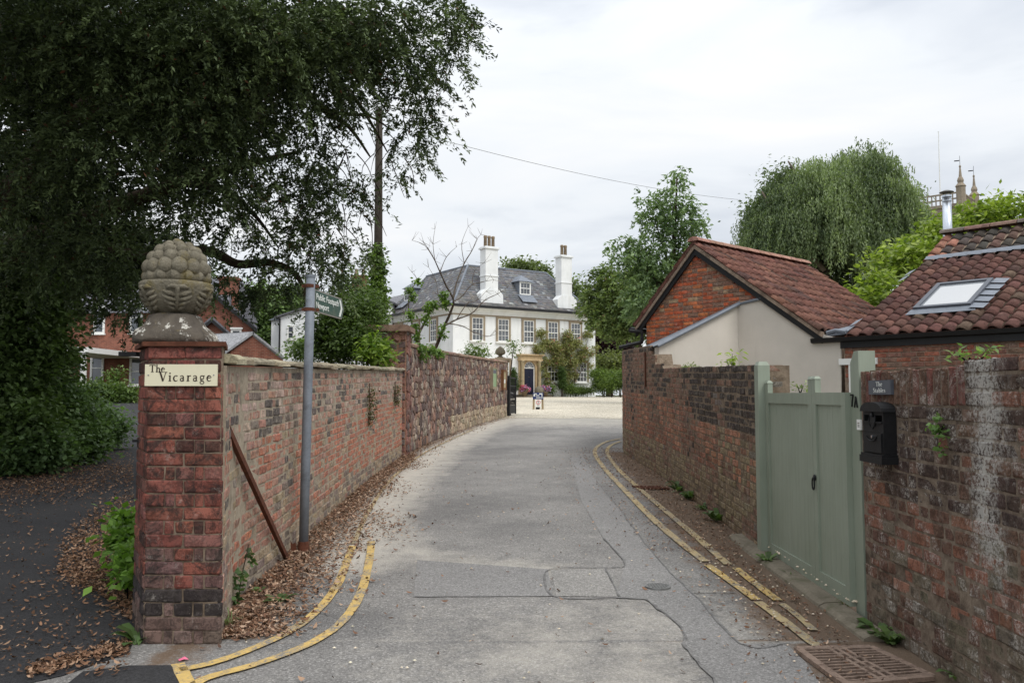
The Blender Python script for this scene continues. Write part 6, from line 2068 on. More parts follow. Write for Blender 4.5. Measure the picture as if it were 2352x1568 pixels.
for (o, dd) in ((tb0, D1), (tb0, D2), (tb0 + D1 * TS, D2)):
    m = MB(); nn3 = Vector((dd.y, -dd.x, 0))
    for zz, hh in ((.3, .12), (1.0, .18), (1.75, .2)):
        m.prism([o + dd * .3 - nn3 * .1 + UP * (tz + zz), o + dd * (TS - .3) - nn3 * .1 + UP * (tz + zz), o + dd * (TS - .3) + nn3 * .1 + UP * (tz + zz), o + dd * .3 + nn3 * .1 + UP * (tz + zz)], UP * hh)
    for i in range(12):
        u = .5 + i * (TS - 1) / 11
        m.prism([o + dd * (u - .06) - nn3 * .09 + UP * (tz + .35), o + dd * (u + .06) - nn3 * .09 + UP * (tz + .35), o + dd * (u + .06) + nn3 * .09 + UP * (tz + .35), o + dd * (u - .06) + nn3 * .09 + UP * (tz + .35)], UP * 1.5)
    m.build('parapet', MATS['stone_church'], tower)
for o in (tb0, tb0 + D2 * TS, tb0 + D1 * TS):
    m = MB(); m.lathe([(.58, tz - .5), (.58, tz + 2.5), (.68, tz + 2.6), (.62, tz + 2.75), (.40, tz + 3.0), (.34, tz + 3.1), (.42, tz + 3.4), (.34, tz + 3.7), (.20, tz + 3.95), (.09, tz + 5.2), (.15, tz + 5.3), (.09, tz + 5.5)], 8, o, a0=R(22.5)); pn = m.build('pinnacle', MATS['stone_church'], tower)
    m = MB(); m.tube([o + UP * (tz + 5.4), o + UP * (tz + 6.8)], .025, 5); m.prism([o + Vector((-.75, 0, tz + 6.0)), o + Vector((-.05, 0, tz + 6.08)), o + Vector((-.05, 0, tz + 6.22)), o + Vector((-.75, 0, tz + 6.15))], (0, .02, 0)); m.build('weather_vane', MATS['iron_black'], pn)
fpz = P(2155.5, 304, TY + 3)
m = MB(); m.tube([Vector((P(2159, 440, TY + 3).x, TY + 3, tz)), fpz], [.09, .05], 8); m.lathe([(.0, 0), (.1, .06), (.0, .14)], 8, fpz); m.build('flagpole', MATS['paint_white'], tower)

# ------------------------------------------------------------------ things along the upper lane
def s_at(path, px, h=1.0):
    best = min(range(0, 400), key=lambda i: abs((screen(path.at(path.len * i / 400)[0] + UP * (gz(path.at(path.len * i / 400)[0].y) + h)) or (9e9,))[0] - px))
    return path.len * best / 400
def noticeboard(px0, px1, yt, yb_, label, frame, inner):
    a, b = s_at(S_PATH, px0, 1.5), s_at(S_PATH, px1, 1.5)
    p0, p1 = S_PATH.at(a)[0], S_PATH.at(b)[0]
    d_ = (p1 - p0); L = min(d_.length, 1.3) * 0.68; d_.normalize(); n = Vector((d_.y, -d_.x, 0))
    z1, z0 = P(px0, yt, p0.y).z, P(px0, yb_, p0.y).z
    t_ = thing('notice_board', label, 'notice board', p0 + UP * z0)
    F = frame_m(p0 + n * 0.05 + UP * z0, d_, -n, UP)
    h = z1 - z0
    m = MB(F); m.box2((0, -0.05, 0), (L, 0.03, h)); m.build('case', MATS[frame], t_)
    m = MB(F); m.box2((.07, -.056, .08), (L - .07, -.0505, h - .06)); m.build('poster', MATS[inner], t_)
    for x0, x1 in ((0, .07), (L - .07, L)):
        m = MB(F); m.box2((x0, -.075, 0), (x1, -.0575, h)); m.build('frame', MATS[frame], t_)
    m = MB(F); m.box2((.07, -.075, h - .06), (L - .07, -.0575, h)); m.box2((.07, -.075, 0), (L - .07, -.0575, .08)); m.build('frame', MATS[frame], t_)
    return F, L, h, t_
F, L, h, nb = noticeboard(1124, 1139, 842, 893, 'pale framed notice board with green poster on the rubble wall', 'stone_surround', 'poster_green')
m = MB(F); m.box2((.12, -.062, h - .22), (L - .12, -.057, h - .10)); m.build('heading', MATS['slate_plate'], nb)
F, L, h, nb = noticeboard(1149, 1160, 849, 895, 'brown wooden notice board near the end of the rubble wall', 'wood_brown', 'stone_buff')
m = MB(F); m.box2((.2, -.062, .25), (L - .2, -.057, h - .35)); m.build('notice', MATS['paint_white'], nb)

# wrought iron gate standing open
ga = Vector((P(1168, 950, 32.2).x, 32.2, gz(32.2))); gb = Vector((P(1184, 945, 33.5).x, 33.5, gz(33.5)))
ig = thing('iron_gate', 'black wrought iron gate standing open at the end of the rubble wall', 'gate', ga)
hgt = P(1168, 866, 32.2).z - ga.z
gd = (gb - ga); gd.z = 0; gl = gd.length; gd.normalize()
F = frame_m(ga + UP * 0.06, gd, Vector((-gd.y, gd.x, 0)), UP)
m = MB(F); m.box2((-.06, -.06, -.1), (.06, .06, hgt)); m.build('hanging_stile', MATS['iron_black'], ig)
m = MB(F); m.box2((gl - .05, -.03, 0), (gl + .02, .03, hgt - .08)); m.build('closing_stile', MATS['iron_black'], ig)
for z in (0.03, 0.30, hgt - 0.42, hgt - 0.10):
    m = MB(F); m.box2((.06, -.02, z), (gl - .05, .02, z + .05)); m.build('rail', MATS['iron_black'], ig)
m = MB(F); m.box2((.06, -.008, .08), (gl - .05, .008, .30)); m.build('kick_plate', MATS['iron_black'], ig)
for i in range(6):
    x = .06 + (gl - .11) * (i + .5) / 6
    for s_ in (-1, 1):
        m = MB(F); m.tube([(x + s_ * .07 * math.sin(math.pi * 3 * k / 12), 0, .35 + (hgt - .77) * k / 12) for k in range(13)], .014, 5); m.build('scroll_bar', MATS['iron_black'], ig)
    m = MB(F); m.tube([(x, 0, hgt - .37), (x, 0, hgt - .1)], .014, 5); m.build('bar', MATS['iron_black'], ig)

# gate pier with a small pineapple
gp0 = P(1149, 900, 33.2)
gpier = thing('stone_gate_pier', 'grey stone gate pier with moulded cap behind the end of the rubble wall', 'pier', (gp0.x, 33.2, gz(33)))
pzt = P(1149, 832, 33.2).z
m = MB(); m.box2((gp0.x - .30, 32.9, gz(33) - .1), (gp0.x + .30, 33.5, pzt)); m.build('shaft', MATS['stone_surround'], gpier)
m = MB(); m.box2((gp0.x - .36, 32.84, pzt), (gp0.x + .36, 33.56, pzt + .07)); m.box2((gp0.x - .42, 32.78, pzt + .07), (gp0.x + .42, 33.62, pzt + .15)); m.box2((gp0.x - .20, 33.0, pzt + .15), (gp0.x + .20, 33.4, pzt + .19)); m.build('cap', MATS['stone_surround'], gpier)
m_f = thing('small_finial', 'small stone pineapple finial on the grey gate pier', 'finial', (gp0.x, 33.2, pzt + .19))
m = MB(); m.lathe([(.12, 0), (.13, .03), (.07, .06), (.08, .09), (.19, .15), (.20, .19)], 16, (gp0.x, 33.2, pzt + .19)); m.build('bowl', MATS['stone_grey'], m_f, smooth=True)
m = MB(); hz_ = P(1149, 796, 33.2).z - pzt - .19
prof = []
for i in range(9):
    t_ = i / 8; rr_ = .215 * math.sin(math.pi * (0.42 + 0.55 * t_)) ** .8
    prof += [(rr_ * .93, .17 + (hz_ - .17) * t_), (rr_, .17 + (hz_ - .17) * (t_ + .05))]
m.lathe(prof, 16, (gp0.x, 33.2, pzt + .19)); m.build('fruit', MATS['stone_grey'], m_f)

# visitor sign on two posts
vs0 = G(1236, 940)
vsn = thing('visitor_sign', 'low blue visitor sign on two wooden posts standing on the gravel', 'sign', vs0)
F = frame_m(vs0, Vector((1, 0, 0)), Vector((0, 1, 0)), UP)
wq = 24 * vs0.y / FQ; zt_ = P(1236, 901, vs0.y).z - vs0.z
for s_ in (-1, 1):
    m = MB(F); m.prism([(s_ * wq * .44 - .045, -.04, -.05), (s_ * wq * .44 + .045, -.04, -.05), (s_ * wq * .40 + .04, -.04, zt_ * .98), (s_ * wq * .40 - .04, -.04, zt_ * .98)], (0, .08, 0)); m.build('post', MATS['wood_grey'], vsn)
m = MB(F); m.box2((-wq / 2, -.075, zt_ * .60), (wq / 2, -.045, zt_)); bd = m.build('board', MATS['sign_blue'], vsn)
for x0, x1, z0, z1 in ((-.42, -.12, .90, .94), (.1, .40, .89, .95), (-.44, -.30, .77, .87), (-.22, .12, .80, .84), (.30, .42, .79, .85), (-.20, .25, .68, .72), (.32, .40, .66, .74)):
    m = MB(F); m.box2((wq * x0, -.079, zt_ * z0), (wq * x1, -.0755, zt_ * z1)); m.build('print', MATS['ink_white'], bd)
m = MB(F); m.box2((-wq * .24, -.07, zt_ * .14), (wq * .26, -.055, zt_ * .585)); b2 = m.build('speed_notice', MATS['paint_white'], vsn)
m = MB(F); m.tube([(wq * .01 + wq * .18 * math.cos(2 * math.pi * k / 24), -.074, zt_ * .42 + wq * .18 * math.sin(2 * math.pi * k / 24)) for k in range(25)], .012, 5, cap=False); m.build('red_ring', MATS['ink_red'], b2)
me = sans('5', .14, .002); me.transform(F @ frame_m(Vector((-wq * .06, -.075, zt_ * .37)), Vector((1, 0, 0)), UP, Vector((0, -1, 0)))); me.materials.clear(); me.materials.append(MATS['iron_black']); link('figure', me, b2)
for z in (.26, .20):
    m = MB(F); m.box2((-wq * .12, -.073, zt_ * z - .008), (wq * .14, -.0705, zt_ * z + .008)); m.build('print', MATS['iron_grey'], b2)
m = MB(F); m.prism([(-wq * .22, -.05, 0), (wq * .12, -.05, 0), (wq * .22, -.05, zt_ * .16), (-wq * .22, -.05, zt_ * .16)], (0, .1, 0)); m.build('foot_block', MATS['iron_black'], vsn)

# ------------------------------------------------------------------ telegraph pole and wire
tp0 = Vector((P(868, 780, 26).x, 26.0, gz(26))); tp1 = P(871, 249, 26.0)
tpole = thing('telegraph_pole', 'tall dark wooden telegraph pole rising behind the brick wall', 'pole', tp0)
m = MB(); m.tube([tp0, tp0.lerp(tp1, .3), tp0.lerp(tp1, .7), tp1], [.16, .15, .125, .108], 16); m.build('shaft', MATS['wood_pole'], tpole, smooth=True)
m = MB(); m.tube([tp1 - UP * .05, tp1 + UP * .02], .115, 14); m.build('cap', MATS['iron_grey'], tpole)
m = MB(); m.tube([tp1 + Vector((.09, -.03, -.6)), tp1 + Vector((.11, -.03, -3.5))], .018, 6); m.build('cable', MATS['paint_black'], tpole)
wa_, wb_ = P(876, 284, 26.0), P(1700, 459, 46)
wire = thing('overhead_wire', 'thin overhead wire running from the pole towards the trees', 'wire', wa_)
m = MB(); m.tube([wa_.lerp(wb_, i / 14) - UP * (.35 * 4 * (i / 14) * (1 - i / 14)) for i in range(15)], .009, 5); m.build('cable', MATS['iron_grey'], wire)
# ------------------------------------------------------------------ foliage
def unit(n):
    v = NR.normal(size=(n, 3))
    return v / np.linalg.norm(v, axis=1, keepdims=True)
def leaves_mesh(name, pos, L, wr, cols, mat, up=0.35, droop=0.0, dirs=None):
    n = len(pos)
    nrm = unit(n); nrm[:, 2] = np.abs(nrm[:, 2]) + up; nrm /= np.linalg.norm(nrm, axis=1, keepdims=True)
    d = unit(n) if dirs is None else dirs + 0.6 * unit(n)
    d[:, 2] -= droop
    d -= nrm * np.sum(d * nrm, axis=1, keepdims=True)
    d /= np.linalg.norm(d, axis=1, keepdims=True) + 1e-9
    s = np.cross(nrm, d)
    l = (L[0] + (L[1] - L[0]) * NR.random((n, 1)))
    w = l * wr * (0.8 + 0.4 * NR.random((n, 1)))
    V = np.empty((n, 4, 3))
    V[:, 0] = pos - d * l * 0.5
    V[:, 1] = pos + s * w * 0.5 - d * l * 0.05
    V[:, 2] = pos + d * l * 0.5 - nrm * l * 0.10
    V[:, 3] = pos - s * w * 0.5 - d * l * 0.05
    F = np.arange(n * 4).reshape(n, 4)
    return np_mesh(name, V.reshape(-1, 3), F, mat, cols)
def cloud(blobs, n, clump=24, cr=0.16, shell=0.45, spray=0.0):
    """points in clumps spread through ellipsoids: (centre, (rx, ry, rz), weight)"""
    wts = np.array([b[2] for b in blobs], float); wts /= wts.sum()
    P_, T_, D_ = [], [], []
    for (c, r, w), f in zip(blobs, wts):
        k = max(2, int(n * f / clump))
        u = unit(k)
        rad = NR.random((k, 1)) ** shell
        cc = u * rad
        tone = NR.normal(0, 1, (k, 1)) * 0.8 + 0.6 * (cc[:, 2:3]) + 0.5 * (rad - 0.7)  # upper and outer clumps tinted lighter, daylight painted into the leaf colour
        cc = cc * np.array(r) + np.array(c)
        mm = clump
        q = NR.normal(size=(k, mm, 3)) * cr * np.array([1, 1, 0.75]) * (0.6 + 0.8 * NR.random((k, 1, 1)))
        dd = q / (np.linalg.norm(q, axis=2, keepdims=True) + 1e-9)
        if spray:
            # leaves set along a drooping shoot
            sd = u * np.array([1, 1, .5]) + NR.normal(size=(k, 3)) * .45 + np.array([0, 0, -.55])
            sd /= np.linalg.norm(sd, axis=1, keepdims=True)
            ln = spray * (.5 + NR.random((k, 1, 1)))
            tt = NR.random((k, mm, 1)) ** .8
            sag = np.array([0, 0, -1.0]) * tt ** 2 * ln * .35
            q = sd[:, None, :] * tt * ln + sag + q * (1.15 - .6 * tt)
            dd = dd * .8 + sd[:, None, :] * 1.0
        P_.append((cc[:, None, :] + q).reshape(-1, 3))
        T_.append(np.repeat(tone, mm, axis=1).reshape(-1) + (.5 * (tt.reshape(-1) - .4) if spray else 0))
        D_.append(dd.reshape(-1, 3))
    return np.concatenate(P_), np.concatenate(T_), np.concatenate(D_)
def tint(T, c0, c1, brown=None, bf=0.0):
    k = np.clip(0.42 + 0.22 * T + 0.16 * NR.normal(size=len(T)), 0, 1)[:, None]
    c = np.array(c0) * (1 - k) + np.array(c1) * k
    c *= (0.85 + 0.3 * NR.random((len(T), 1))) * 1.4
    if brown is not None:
        m_ = NR.random(len(T)) < bf
        c[m_] = np.array(brown) * (0.7 + 0.6 * NR.random((m_.sum(), 1)))
    return np.clip(c, 0.002, 0.9)
def B(px, py, Y, rx, rz, ry=None, w=None):
    c = P(px, py, Y); k = Y / FQ
    ry = ry if ry is not None else (rx + rz) / 2 * k
    return ((c.x, c.y, c.z), (rx * k, ry, rz * k), (w if w is not None else 1.0) * rx * rz)
def foliage(name, parent, blobs, n, L, wr, c0, c1, mat='leaf', cr=0.16, clump=24, shell=0.45, droop=0.15, up=0.35, brown=None, bf=0.0, kind=None, star=True, spray=0.0):
    p, T, D = cloud(blobs, n, clump, cr, shell, spray)
    me = leaves_mesh(name, p, L, wr, tint(T, c0, c1, brown, bf), MATS[mat], up, droop, D if star else None)
    o = link(name, me, parent)
    if kind: o['kind'] = kind
    return o
def limb(parent, pts, r0, r1, mat='bark', name='branch', n=7):
    pts = [Vector(p) for p in pts]
    sp_ = smooth_path([tuple(p) for p in pts], 4)
    k = len(sp_)
    m = MB(); m.tube(sp_, [r0 + (r1 - r0) * i / (k - 1) for i in range(k)], n)
    return m.build(name, MATS[mat], parent, smooth=True)
def QP(l): return [P(*q) for q in l]

# --- the great evergreen oak over the driveway
oak = thing('holm_oak', 'huge dark evergreen oak hanging over the driveway, pillar and signpost', 'tree', (-9.9, 13.0, gz(13)))
limb(oak, [(-9.9, 13, gz(13) - .1), (-9.8, 13, 2.2), (-9.4, 12.8, 4.5), (-8.2, 12.4, 7.5)], 0.55, 0.30, name='trunk', n=12)
limb(oak, [(-9.7, 13, 2.8), P(120, 330, 12.6), P(330, 140, 12), P(600, 60, 11.5), P(900, 60, 11)], 0.22, 0.03)
limb(oak, [(-9.6, 12.9, 3.4), P(250, 480, 12), P(420, 420, 11.6), P(560, 380, 11.3), P(680, 350, 11.2)], 0.16, 0.02)
limb(oak, [(-9.7, 13, 3.0), P(120, 560, 12.4), P(330, 590, 12), P(470, 575, 11.6), P(545, 606, 11.4), P(620, 603, 11.3), P(670, 622, 11.2), P(697, 660, 11.2), P(702, 700, 11.2)], 0.11, 0.016)
limb(oak, [P(420, 420, 11.6), P(520, 440, 11.2), P(590, 500, 11.1), P(640, 570, 11)], 0.06, 0.010)
limb(oak, [P(600, 60, 11.5), P(680, 180, 11), P(740, 250, 11), P(800, 290, 11.1), P(850, 360, 11.2)], 0.08, 0.012)
limb(oak, [P(740, 250, 11), P(790, 262, 11.2), P(850, 268, 11.3), P(900, 300, 11.4)], 0.04, 0.008)
limb(oak, [P(800, 205, 11.2), P(835, 255, 11.2), P(868, 310, 11.3), P(890, 350, 11.3)], 0.035, 0.008)
rt_ = random.Random(44)
for i in range(110):
    x, y, Y = rt_.uniform(420, 960), rt_.uniform(180, 600), rt_.uniform(10.6, 11.6)
    if x > 880 and y > 400: continue
    a = rt_.uniform(-1, 1)
    limb(oak, QP([(x, y, Y), (x + a * 30, y + 30, Y), (x + a * 45 + rt_.uniform(-15, 15), y + 75, Y)]), 0.009, 0.003, n=4, name='twig')
OB = [B(*q) for q in [
    (1010, 45, 10.8, 95, 70, None, .7), (930, 140, 10.4, 90, 75, None, .75), (1030, 140, 11, 42, 50, None, .6), (1070, 25, 11.2, 40, 32), (850, 60, 10, 120, 100), (975, 235, 11.2, 60, 55, None, .65), (1005, 285, 11.4, 36, 32, None, .5), (930, 310, 11.2, 42, 50, None, .6),
    (965, 355, 11.5, 26, 36, None, .7), (905, 400, 11.6, 26, 40, None, .6), (835, 215, 10.8, 60, 34, None, .55), (760, 190, 10.3, 110, 80), (640, 110, 9.8, 150, 120), (700, 300, 10.6, 70, 60, None, .75), (640, 420, 10.8, 66, 66, None, .55),
    (715, 430, 11, 50, 90, None, .8), (770, 440, 11.1, 42, 80, None, .7), (742, 545, 11.1, 44, 66, None, .8), (700, 610, 11.2, 60, 36, None, .8), (610, 560, 10.8, 66, 46, None, .55), (530, 400, 10.2, 90, 90, None, .7),
    (795, 600, 11.2, 30, 50, None, .7), (560, 655, 11.4, 70, 26, None, .9), (640, 660, 11.4, 60, 28, None, .8), (535, 500, 10.9, 60, 60, None, .6), (470, 585, 10.8, 50, 36, None, .5), (815, 385, 11.2, 26, 70, None, .4), (842, 440, 11.3, 16, 50, None, .35), (750, 655, 11.3, 50, 22, None, .7),
    (835, 560, 11.3, 22, 40, None, .5), (585, 610, 11.3, 60, 26, None, .6), (690, 520, 11.1, 50, 50, None, .6), (560, 300, 10.4, 90, 80, None, .8), (500, 640, 11.6, 40, 30, None, .7),
    (430, 250, 9.8, 150, 140, None, .8), (500, 80, 9.4, 170, 110), (300, 90, 9.4, 190, 130, None, .8), (120, 90, 9.6, 180, 140, None, .8), (250, 350, 9.8, 140, 140, None, .7), (80, 350, 10, 140, 170, None, .7), (390, 490, 10.4, 80, 70, None, .6), (240, 560, 10.8, 110, 90, None, .8), (90, 570, 11, 130, 110, None, .8), (290, 690, 11.6, 60, 60, None, .8), (280, 640, 11, 70, 40, None, .6)]]
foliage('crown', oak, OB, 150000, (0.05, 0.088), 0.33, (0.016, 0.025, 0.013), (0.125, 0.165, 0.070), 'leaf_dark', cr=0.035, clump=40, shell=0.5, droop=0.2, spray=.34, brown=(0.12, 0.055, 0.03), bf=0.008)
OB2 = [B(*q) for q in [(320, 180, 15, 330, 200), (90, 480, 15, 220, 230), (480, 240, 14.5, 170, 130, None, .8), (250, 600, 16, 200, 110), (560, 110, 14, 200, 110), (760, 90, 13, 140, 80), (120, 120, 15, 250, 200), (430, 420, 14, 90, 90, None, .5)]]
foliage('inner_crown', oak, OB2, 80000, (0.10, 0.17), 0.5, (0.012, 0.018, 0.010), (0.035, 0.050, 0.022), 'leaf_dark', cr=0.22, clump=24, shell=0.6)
# unseen crown foliage out of frame, added to shade the driveway and lower leaves
OB3 = [((-5.2, 6.5, 7.2), (2.2, 2.2, 1.3), 1.0), ((-8.0, 7.0, 7.4), (2.6, 2.6, 1.6), 1.2), ((-7.0, 3.6, 7.0), (2.6, 2.2, 1.3), 1.0), ((-10.5, 5.5, 6.8), (2.4, 3.0, 2.0), 1.2), ((-3.8, 8.6, 7.9), (1.9, 1.8, 1.0), .8), ((-10.5, 9.0, 7.5), (2.5, 2.5, 2.2), 1.2), ((-6.5, 9.8, 8.6), (2.8, 2.4, 1.4), 1.2)]
foliage('shading_crown', oak, OB3, 60000, (0.12, 0.20), 0.5, (0.02, 0.03, 0.015), (0.07, 0.10, 0.04), 'leaf_dark', cr=0.28, clump=20, shell=0.7)

# --- shrubs along the far side of the driveway
def shrub(name, label, blobs, n, L, wr, c0, c1, cat='shrub', group=None, mat='leaf', cr=0.14, stems=3, part='foliage', stemmat='bark', shell=0.42, droop=0.1, brown=None, bf=0.0, clump=24, up=0.4):
    lowest = min(blobs, key=lambda b: b[0][2] - b[1][2])
    cx_ = sum(b[0][0] * b[2] for b in blobs) / sum(b[2] for b in blobs); cy_ = sum(b[0][1] * b[2] for b in blobs) / sum(b[2] for b in blobs)
    t_ = thing(name, label, cat, (cx_, cy_, gz(cy_)), group)
    foliage(part, t_, blobs, n, L, wr, c0, c1, mat, cr=cr, shell=shell, droop=droop, brown=brown, bf=bf, clump=clump, up=up)
    for b in sorted(blobs, key=lambda b: -b[2])[:stems]:
        bx, by = cx_ + (b[0][0] - cx_) * .85, cy_ + (b[0][1] - cy_) * .85
        limb(t_, [(bx, by, gz(by) - .05), (bx, by, (gz(by) + b[0][2]) / 2), b[0]], min(0.05, b[1][0] * .2), min(0.015, b[1][0] * .1), stemmat, 'stem', 6)
    return t_
DG0, DG1 = (0.035, 0.055, 0.02), (0.11, 0.165, 0.055)
shrub('laurel_shrub', 'dark leafy shrub mass rising beside the driveway under the oak', [B(60, 760, 14.5, 110, 150), (B(0, 880, 14, 100, 110)), B(105, 850, 16, 65, 90), B(30, 980, 13.6, 100, 75), B(40, 640, 14, 100, 90), B(100, 690, 16, 80, 80)], 34000, (0.09, 0.15), 0.5, DG0, DG1)
shrub('ivy_bank', 'low glossy ivy covered bank along the driveway edge', [B(60, 1030, 13.6, 110, 48), B(160, 1010, 15.2, 80, 50), B(240, 985, 18, 50, 40), B(110, 940, 15.5, 110, 60), B(195, 965, 17, 60, 34)], 26000, (0.07, 0.12), 0.62, (0.045, 0.075, 0.03), (0.15, 0.23, 0.09))
shrub('border_shrub', 'green border shrubs below the vicarage windows', [B(250, 905, 47, 50, 22), B(215, 900, 46, 25, 20), B(290, 908, 47, 20, 18), B(270, 870, 48, 14, 24, None, .4)], 5000, (0.18, 0.3), 0.4, (0.04, 0.07, 0.02), (0.14, 0.20, 0.06), cr=.3)
# nettles beside the pillar foot
shrub('nettle_clump', 'bright green nettles growing behind the brick pillar foot', [B(285, 1195, 6.9, 22, 22), B(283, 1240, 6.5, 26, 30), B(292, 1290, 6.2, 18, 34), B(296, 1330, 6.0, 12, 22)], 900, (0.05, 0.10), 0.6, (0.06, 0.12, 0.02), (0.18, 0.30, 0.06), 'nettles', mat='leaf_bright', cr=0.06, clump=8, stems=4, stemmat='leaf_bright')

# --- shrubs behind the brick wall
MG0, MG1 = (0.030, 0.050, 0.016), (0.115, 0.170, 0.050)
shrub('evergreen_bush', 'bushy dark green evergreen behind the brick wall by the signpost', [B(790, 740, 17, 60, 60), B(820, 790, 16.5, 60, 45), B(765, 800, 17, 40, 34), B(810, 690, 17.5, 45, 42, None, .5), B(850, 740, 17, 36, 60, None, .7), B(800, 640, 18, 30, 35, None, .3), B(745, 770, 17, 30, 40, None, .5)], 22000, (0.06, 0.11), 0.42, MG0, MG1, cr=0.16)
shrub('cherry_laurel', 'broad leaved laurel shoots with yellow green tips beside the stone pier', [B(868, 800, 15.9, 26, 34, .5), B(845, 815, 15.7, 24, 22, .4), B(885, 815, 16.0, 18, 20, .3)], 900, (0.10, 0.17), 0.36, (0.05, 0.10, 0.02), (0.24, 0.32, 0.06), mat='leaf_bright', cr=0.10, clump=8)
shrub('pale_bush', 'loose pale green bush low behind the coping', [B(690, 805, 20, 26, 22), B(720, 800, 20.5, 24, 18)], 1500, (0.08, 0.14), 0.4, (0.06, 0.09, 0.03), (0.17, 0.24, 0.09), mat='leaf_bright', cr=.14, clump=12)
# ivy on the telegraph pole
ivy = thing('pole_ivy', 'ivy climbing the lower half of the telegraph pole', 'ivy', (tp0.x, 26, gz(26)))
ib = [B(868 + (i % 3 - 1) * 4, 590 + i * 14, 25.85, 17 + (i % 2) * 4, 14, .3) for i in range(16)] + [B(869, 570, 25.8, 12, 10, .2), B(866, 680, 25.8, 24, 40, .3)]
foliage('foliage', ivy, ib, 6500, (0.08, 0.15), 0.75, (0.045, 0.075, 0.02), (0.18, 0.26, 0.07), 'leaf_bright', cr=0.07, clump=10)
limb(ivy, [(tp0.x, 25.83, gz(26)), (tp0.x + .05, 25.83, 3), tp0.lerp(tp1, .5) + Vector((0, -.16, 0))], 0.04, 0.015, name='stem')
# --- bare sapling with ivy behind the rubble wall
sap = thing('bare_sapling', 'thin bare branched sapling with ivy on its stems before the white house', 'tree', P(985, 800, 24))
def Z4(x, y, Y): return P((1500 + x / 1.96) * .57422, (900 + y / 1.96) * .57422, Y)
sapl = [([(470, 975), (510, 880), (545, 790), (590, 690), (615, 590), (560, 480), (510, 370), (470, 280), (420, 190), (385, 140)], .052, .006),
        ([(545, 790), (640, 740), (760, 690), (860, 590), (960, 540), (1040, 490)], .028, .004), ([(615, 600), (680, 560), (760, 470), (870, 440), (930, 430)], .02, .004),
        ([(612, 580), (640, 450), (700, 300), (760, 200), (800, 110), (830, 75)], .026, .004), ([(510, 370), (560, 250), (640, 170)], .014, .004), ([(560, 770), (680, 790), (800, 850), (900, 870), (940, 830)], .018, .004),
        ([(470, 280), (390, 160), (290, 120)], .012, .004), ([(470, 280), (455, 150), (470, 30)], .012, .004), ([(700, 300), (680, 150), (730, 10)], .012, .004),
        ([(340, 960), (335, 850), (300, 800), (270, 700), (262, 600), (290, 500), (330, 430), (290, 370)], .04, .005), ([(338, 860), (380, 780), (420, 690), (470, 620), (560, 570)], .04, .006), ([(640, 740), (720, 620), (800, 590), (870, 520)], .016, .004),
        ([(590, 690), (500, 560), (480, 440), (420, 330)], .014, .004), ([(262, 600), (230, 700), (220, 800)], .010, .004), ([(760, 470), (780, 360), (850, 300)], .010, .003)]
rs = random.Random(3)
for pts, a, b in sapl:
    limb(sap, [Z4(x, y, 24 + (i * .05)) for i, (x, y) in enumerate(pts)], a, b, 'bark_grey' if a < .05 else 'bark', 'branch', 6)
    for k in range(1, len(pts)):
        for q in range(3):
            x, y = pts[k][0] + rs.uniform(-12, 12), pts[k][1] + rs.uniform(-12, 12)
            if a > .05 and k < 4: continue
            dx, dy = rs.uniform(-70, 70), rs.uniform(-90, 30)
            limb(sap, [Z4(*pts[k], 24), Z4(pts[k][0] + dx * .5, pts[k][1] + dy * .45, 24), Z4(pts[k][0] + dx, pts[k][1] + dy, 24)], .006, .0025, 'bark_grey', 'twig', 4)
sib = []
for x, y, r in ((320, 870, 9), (300, 800, 10), (275, 710, 10), (400, 740, 9), (430, 650, 10), (465, 625, 7), (520, 860, 8), (540, 800, 6), (540, 560, 10), (560, 620, 9), (330, 450, 8), (300, 560, 8), (270, 520, 7)):
    c = Z4(x, y, 23.95); sib.append(((c.x, c.y, c.z), (r * .0126, .1, r * .0136 * 1.3), r * r))
foliage('ivy_leaves', sap, sib, 1700, (0.06, 0.11), 0.7, (0.05, 0.09, 0.02), (0.19, 0.28, 0.07), 'leaf_bright', cr=.05, clump=8)
# creeper along the wall top
shrub('wall_top_creeper', 'green creeper spilling over the rubble wall coping near the pier', [B(962, 800, 18.2, 16, 7, .2), B(985, 806, 19.4, 18, 7, .2), B(1005, 812, 20.4, 10, 8, .2), B(972, 818, 18.4, 6, 12, .1, .5)], 1400, (0.05, 0.09), .6, (0.05, 0.09, 0.02), (0.17, 0.26, 0.07), 'creeper', mat='leaf_bright', cr=.06, clump=8, stems=0)
shrub('garden_shrub', 'airy shrub tops showing above the rubble wall near the notice boards', [B(1092, 806, 29, 18, 12, .5, .5), B(1110, 812, 30, 10, 14, .4, .4), B(1180, 795, 33, 14, 18, .5, .25), B(1075, 815, 29, 10, 8, .4, .4)], 900, (0.08, 0.14), .45, (0.05, 0.08, 0.02), (0.14, 0.2, 0.06), mat='leaf', cr=.14, clump=8, stems=3)

# --- planting against the white house
def PHf(px, py, b=-0.35): return PL(px, py, H(0, b, 0), HB)
def HBlob(px, py, r, b=-0.35, ry=.3, rz=None, w=1.0):
    c = PHf(px, py, b); k = c.y / FQ
    return ((c.x, c.y, c.z), (r * k, ry, (rz or r) * k), w * r * (rz or r))
rose = thing('climbing_rose', 'large climbing rose with pink blooms trained over the house front', 'climbing plant', PHf(1300, 896))
RB = [HBlob(*q) for q in [(1245, 765, 11), (1255, 790, 14), (1238, 802, 12), (1275, 800, 17), (1302, 772, 13), (1300, 800, 18), (1322, 790, 14), (1340, 806, 12), (1351, 768, 11), (1280, 830, 17), (1310, 832, 20), (1335, 822, 14), (1255, 830, 10), (1290, 858, 8), (1305, 862, 10), (1355, 812, 8), (1358, 840, 6), (1254, 862, 8), (1258, 880, 8), (1300, 880, 8), (1320, 862, 8), (1246, 845, 8), (1368, 800, 6)]]
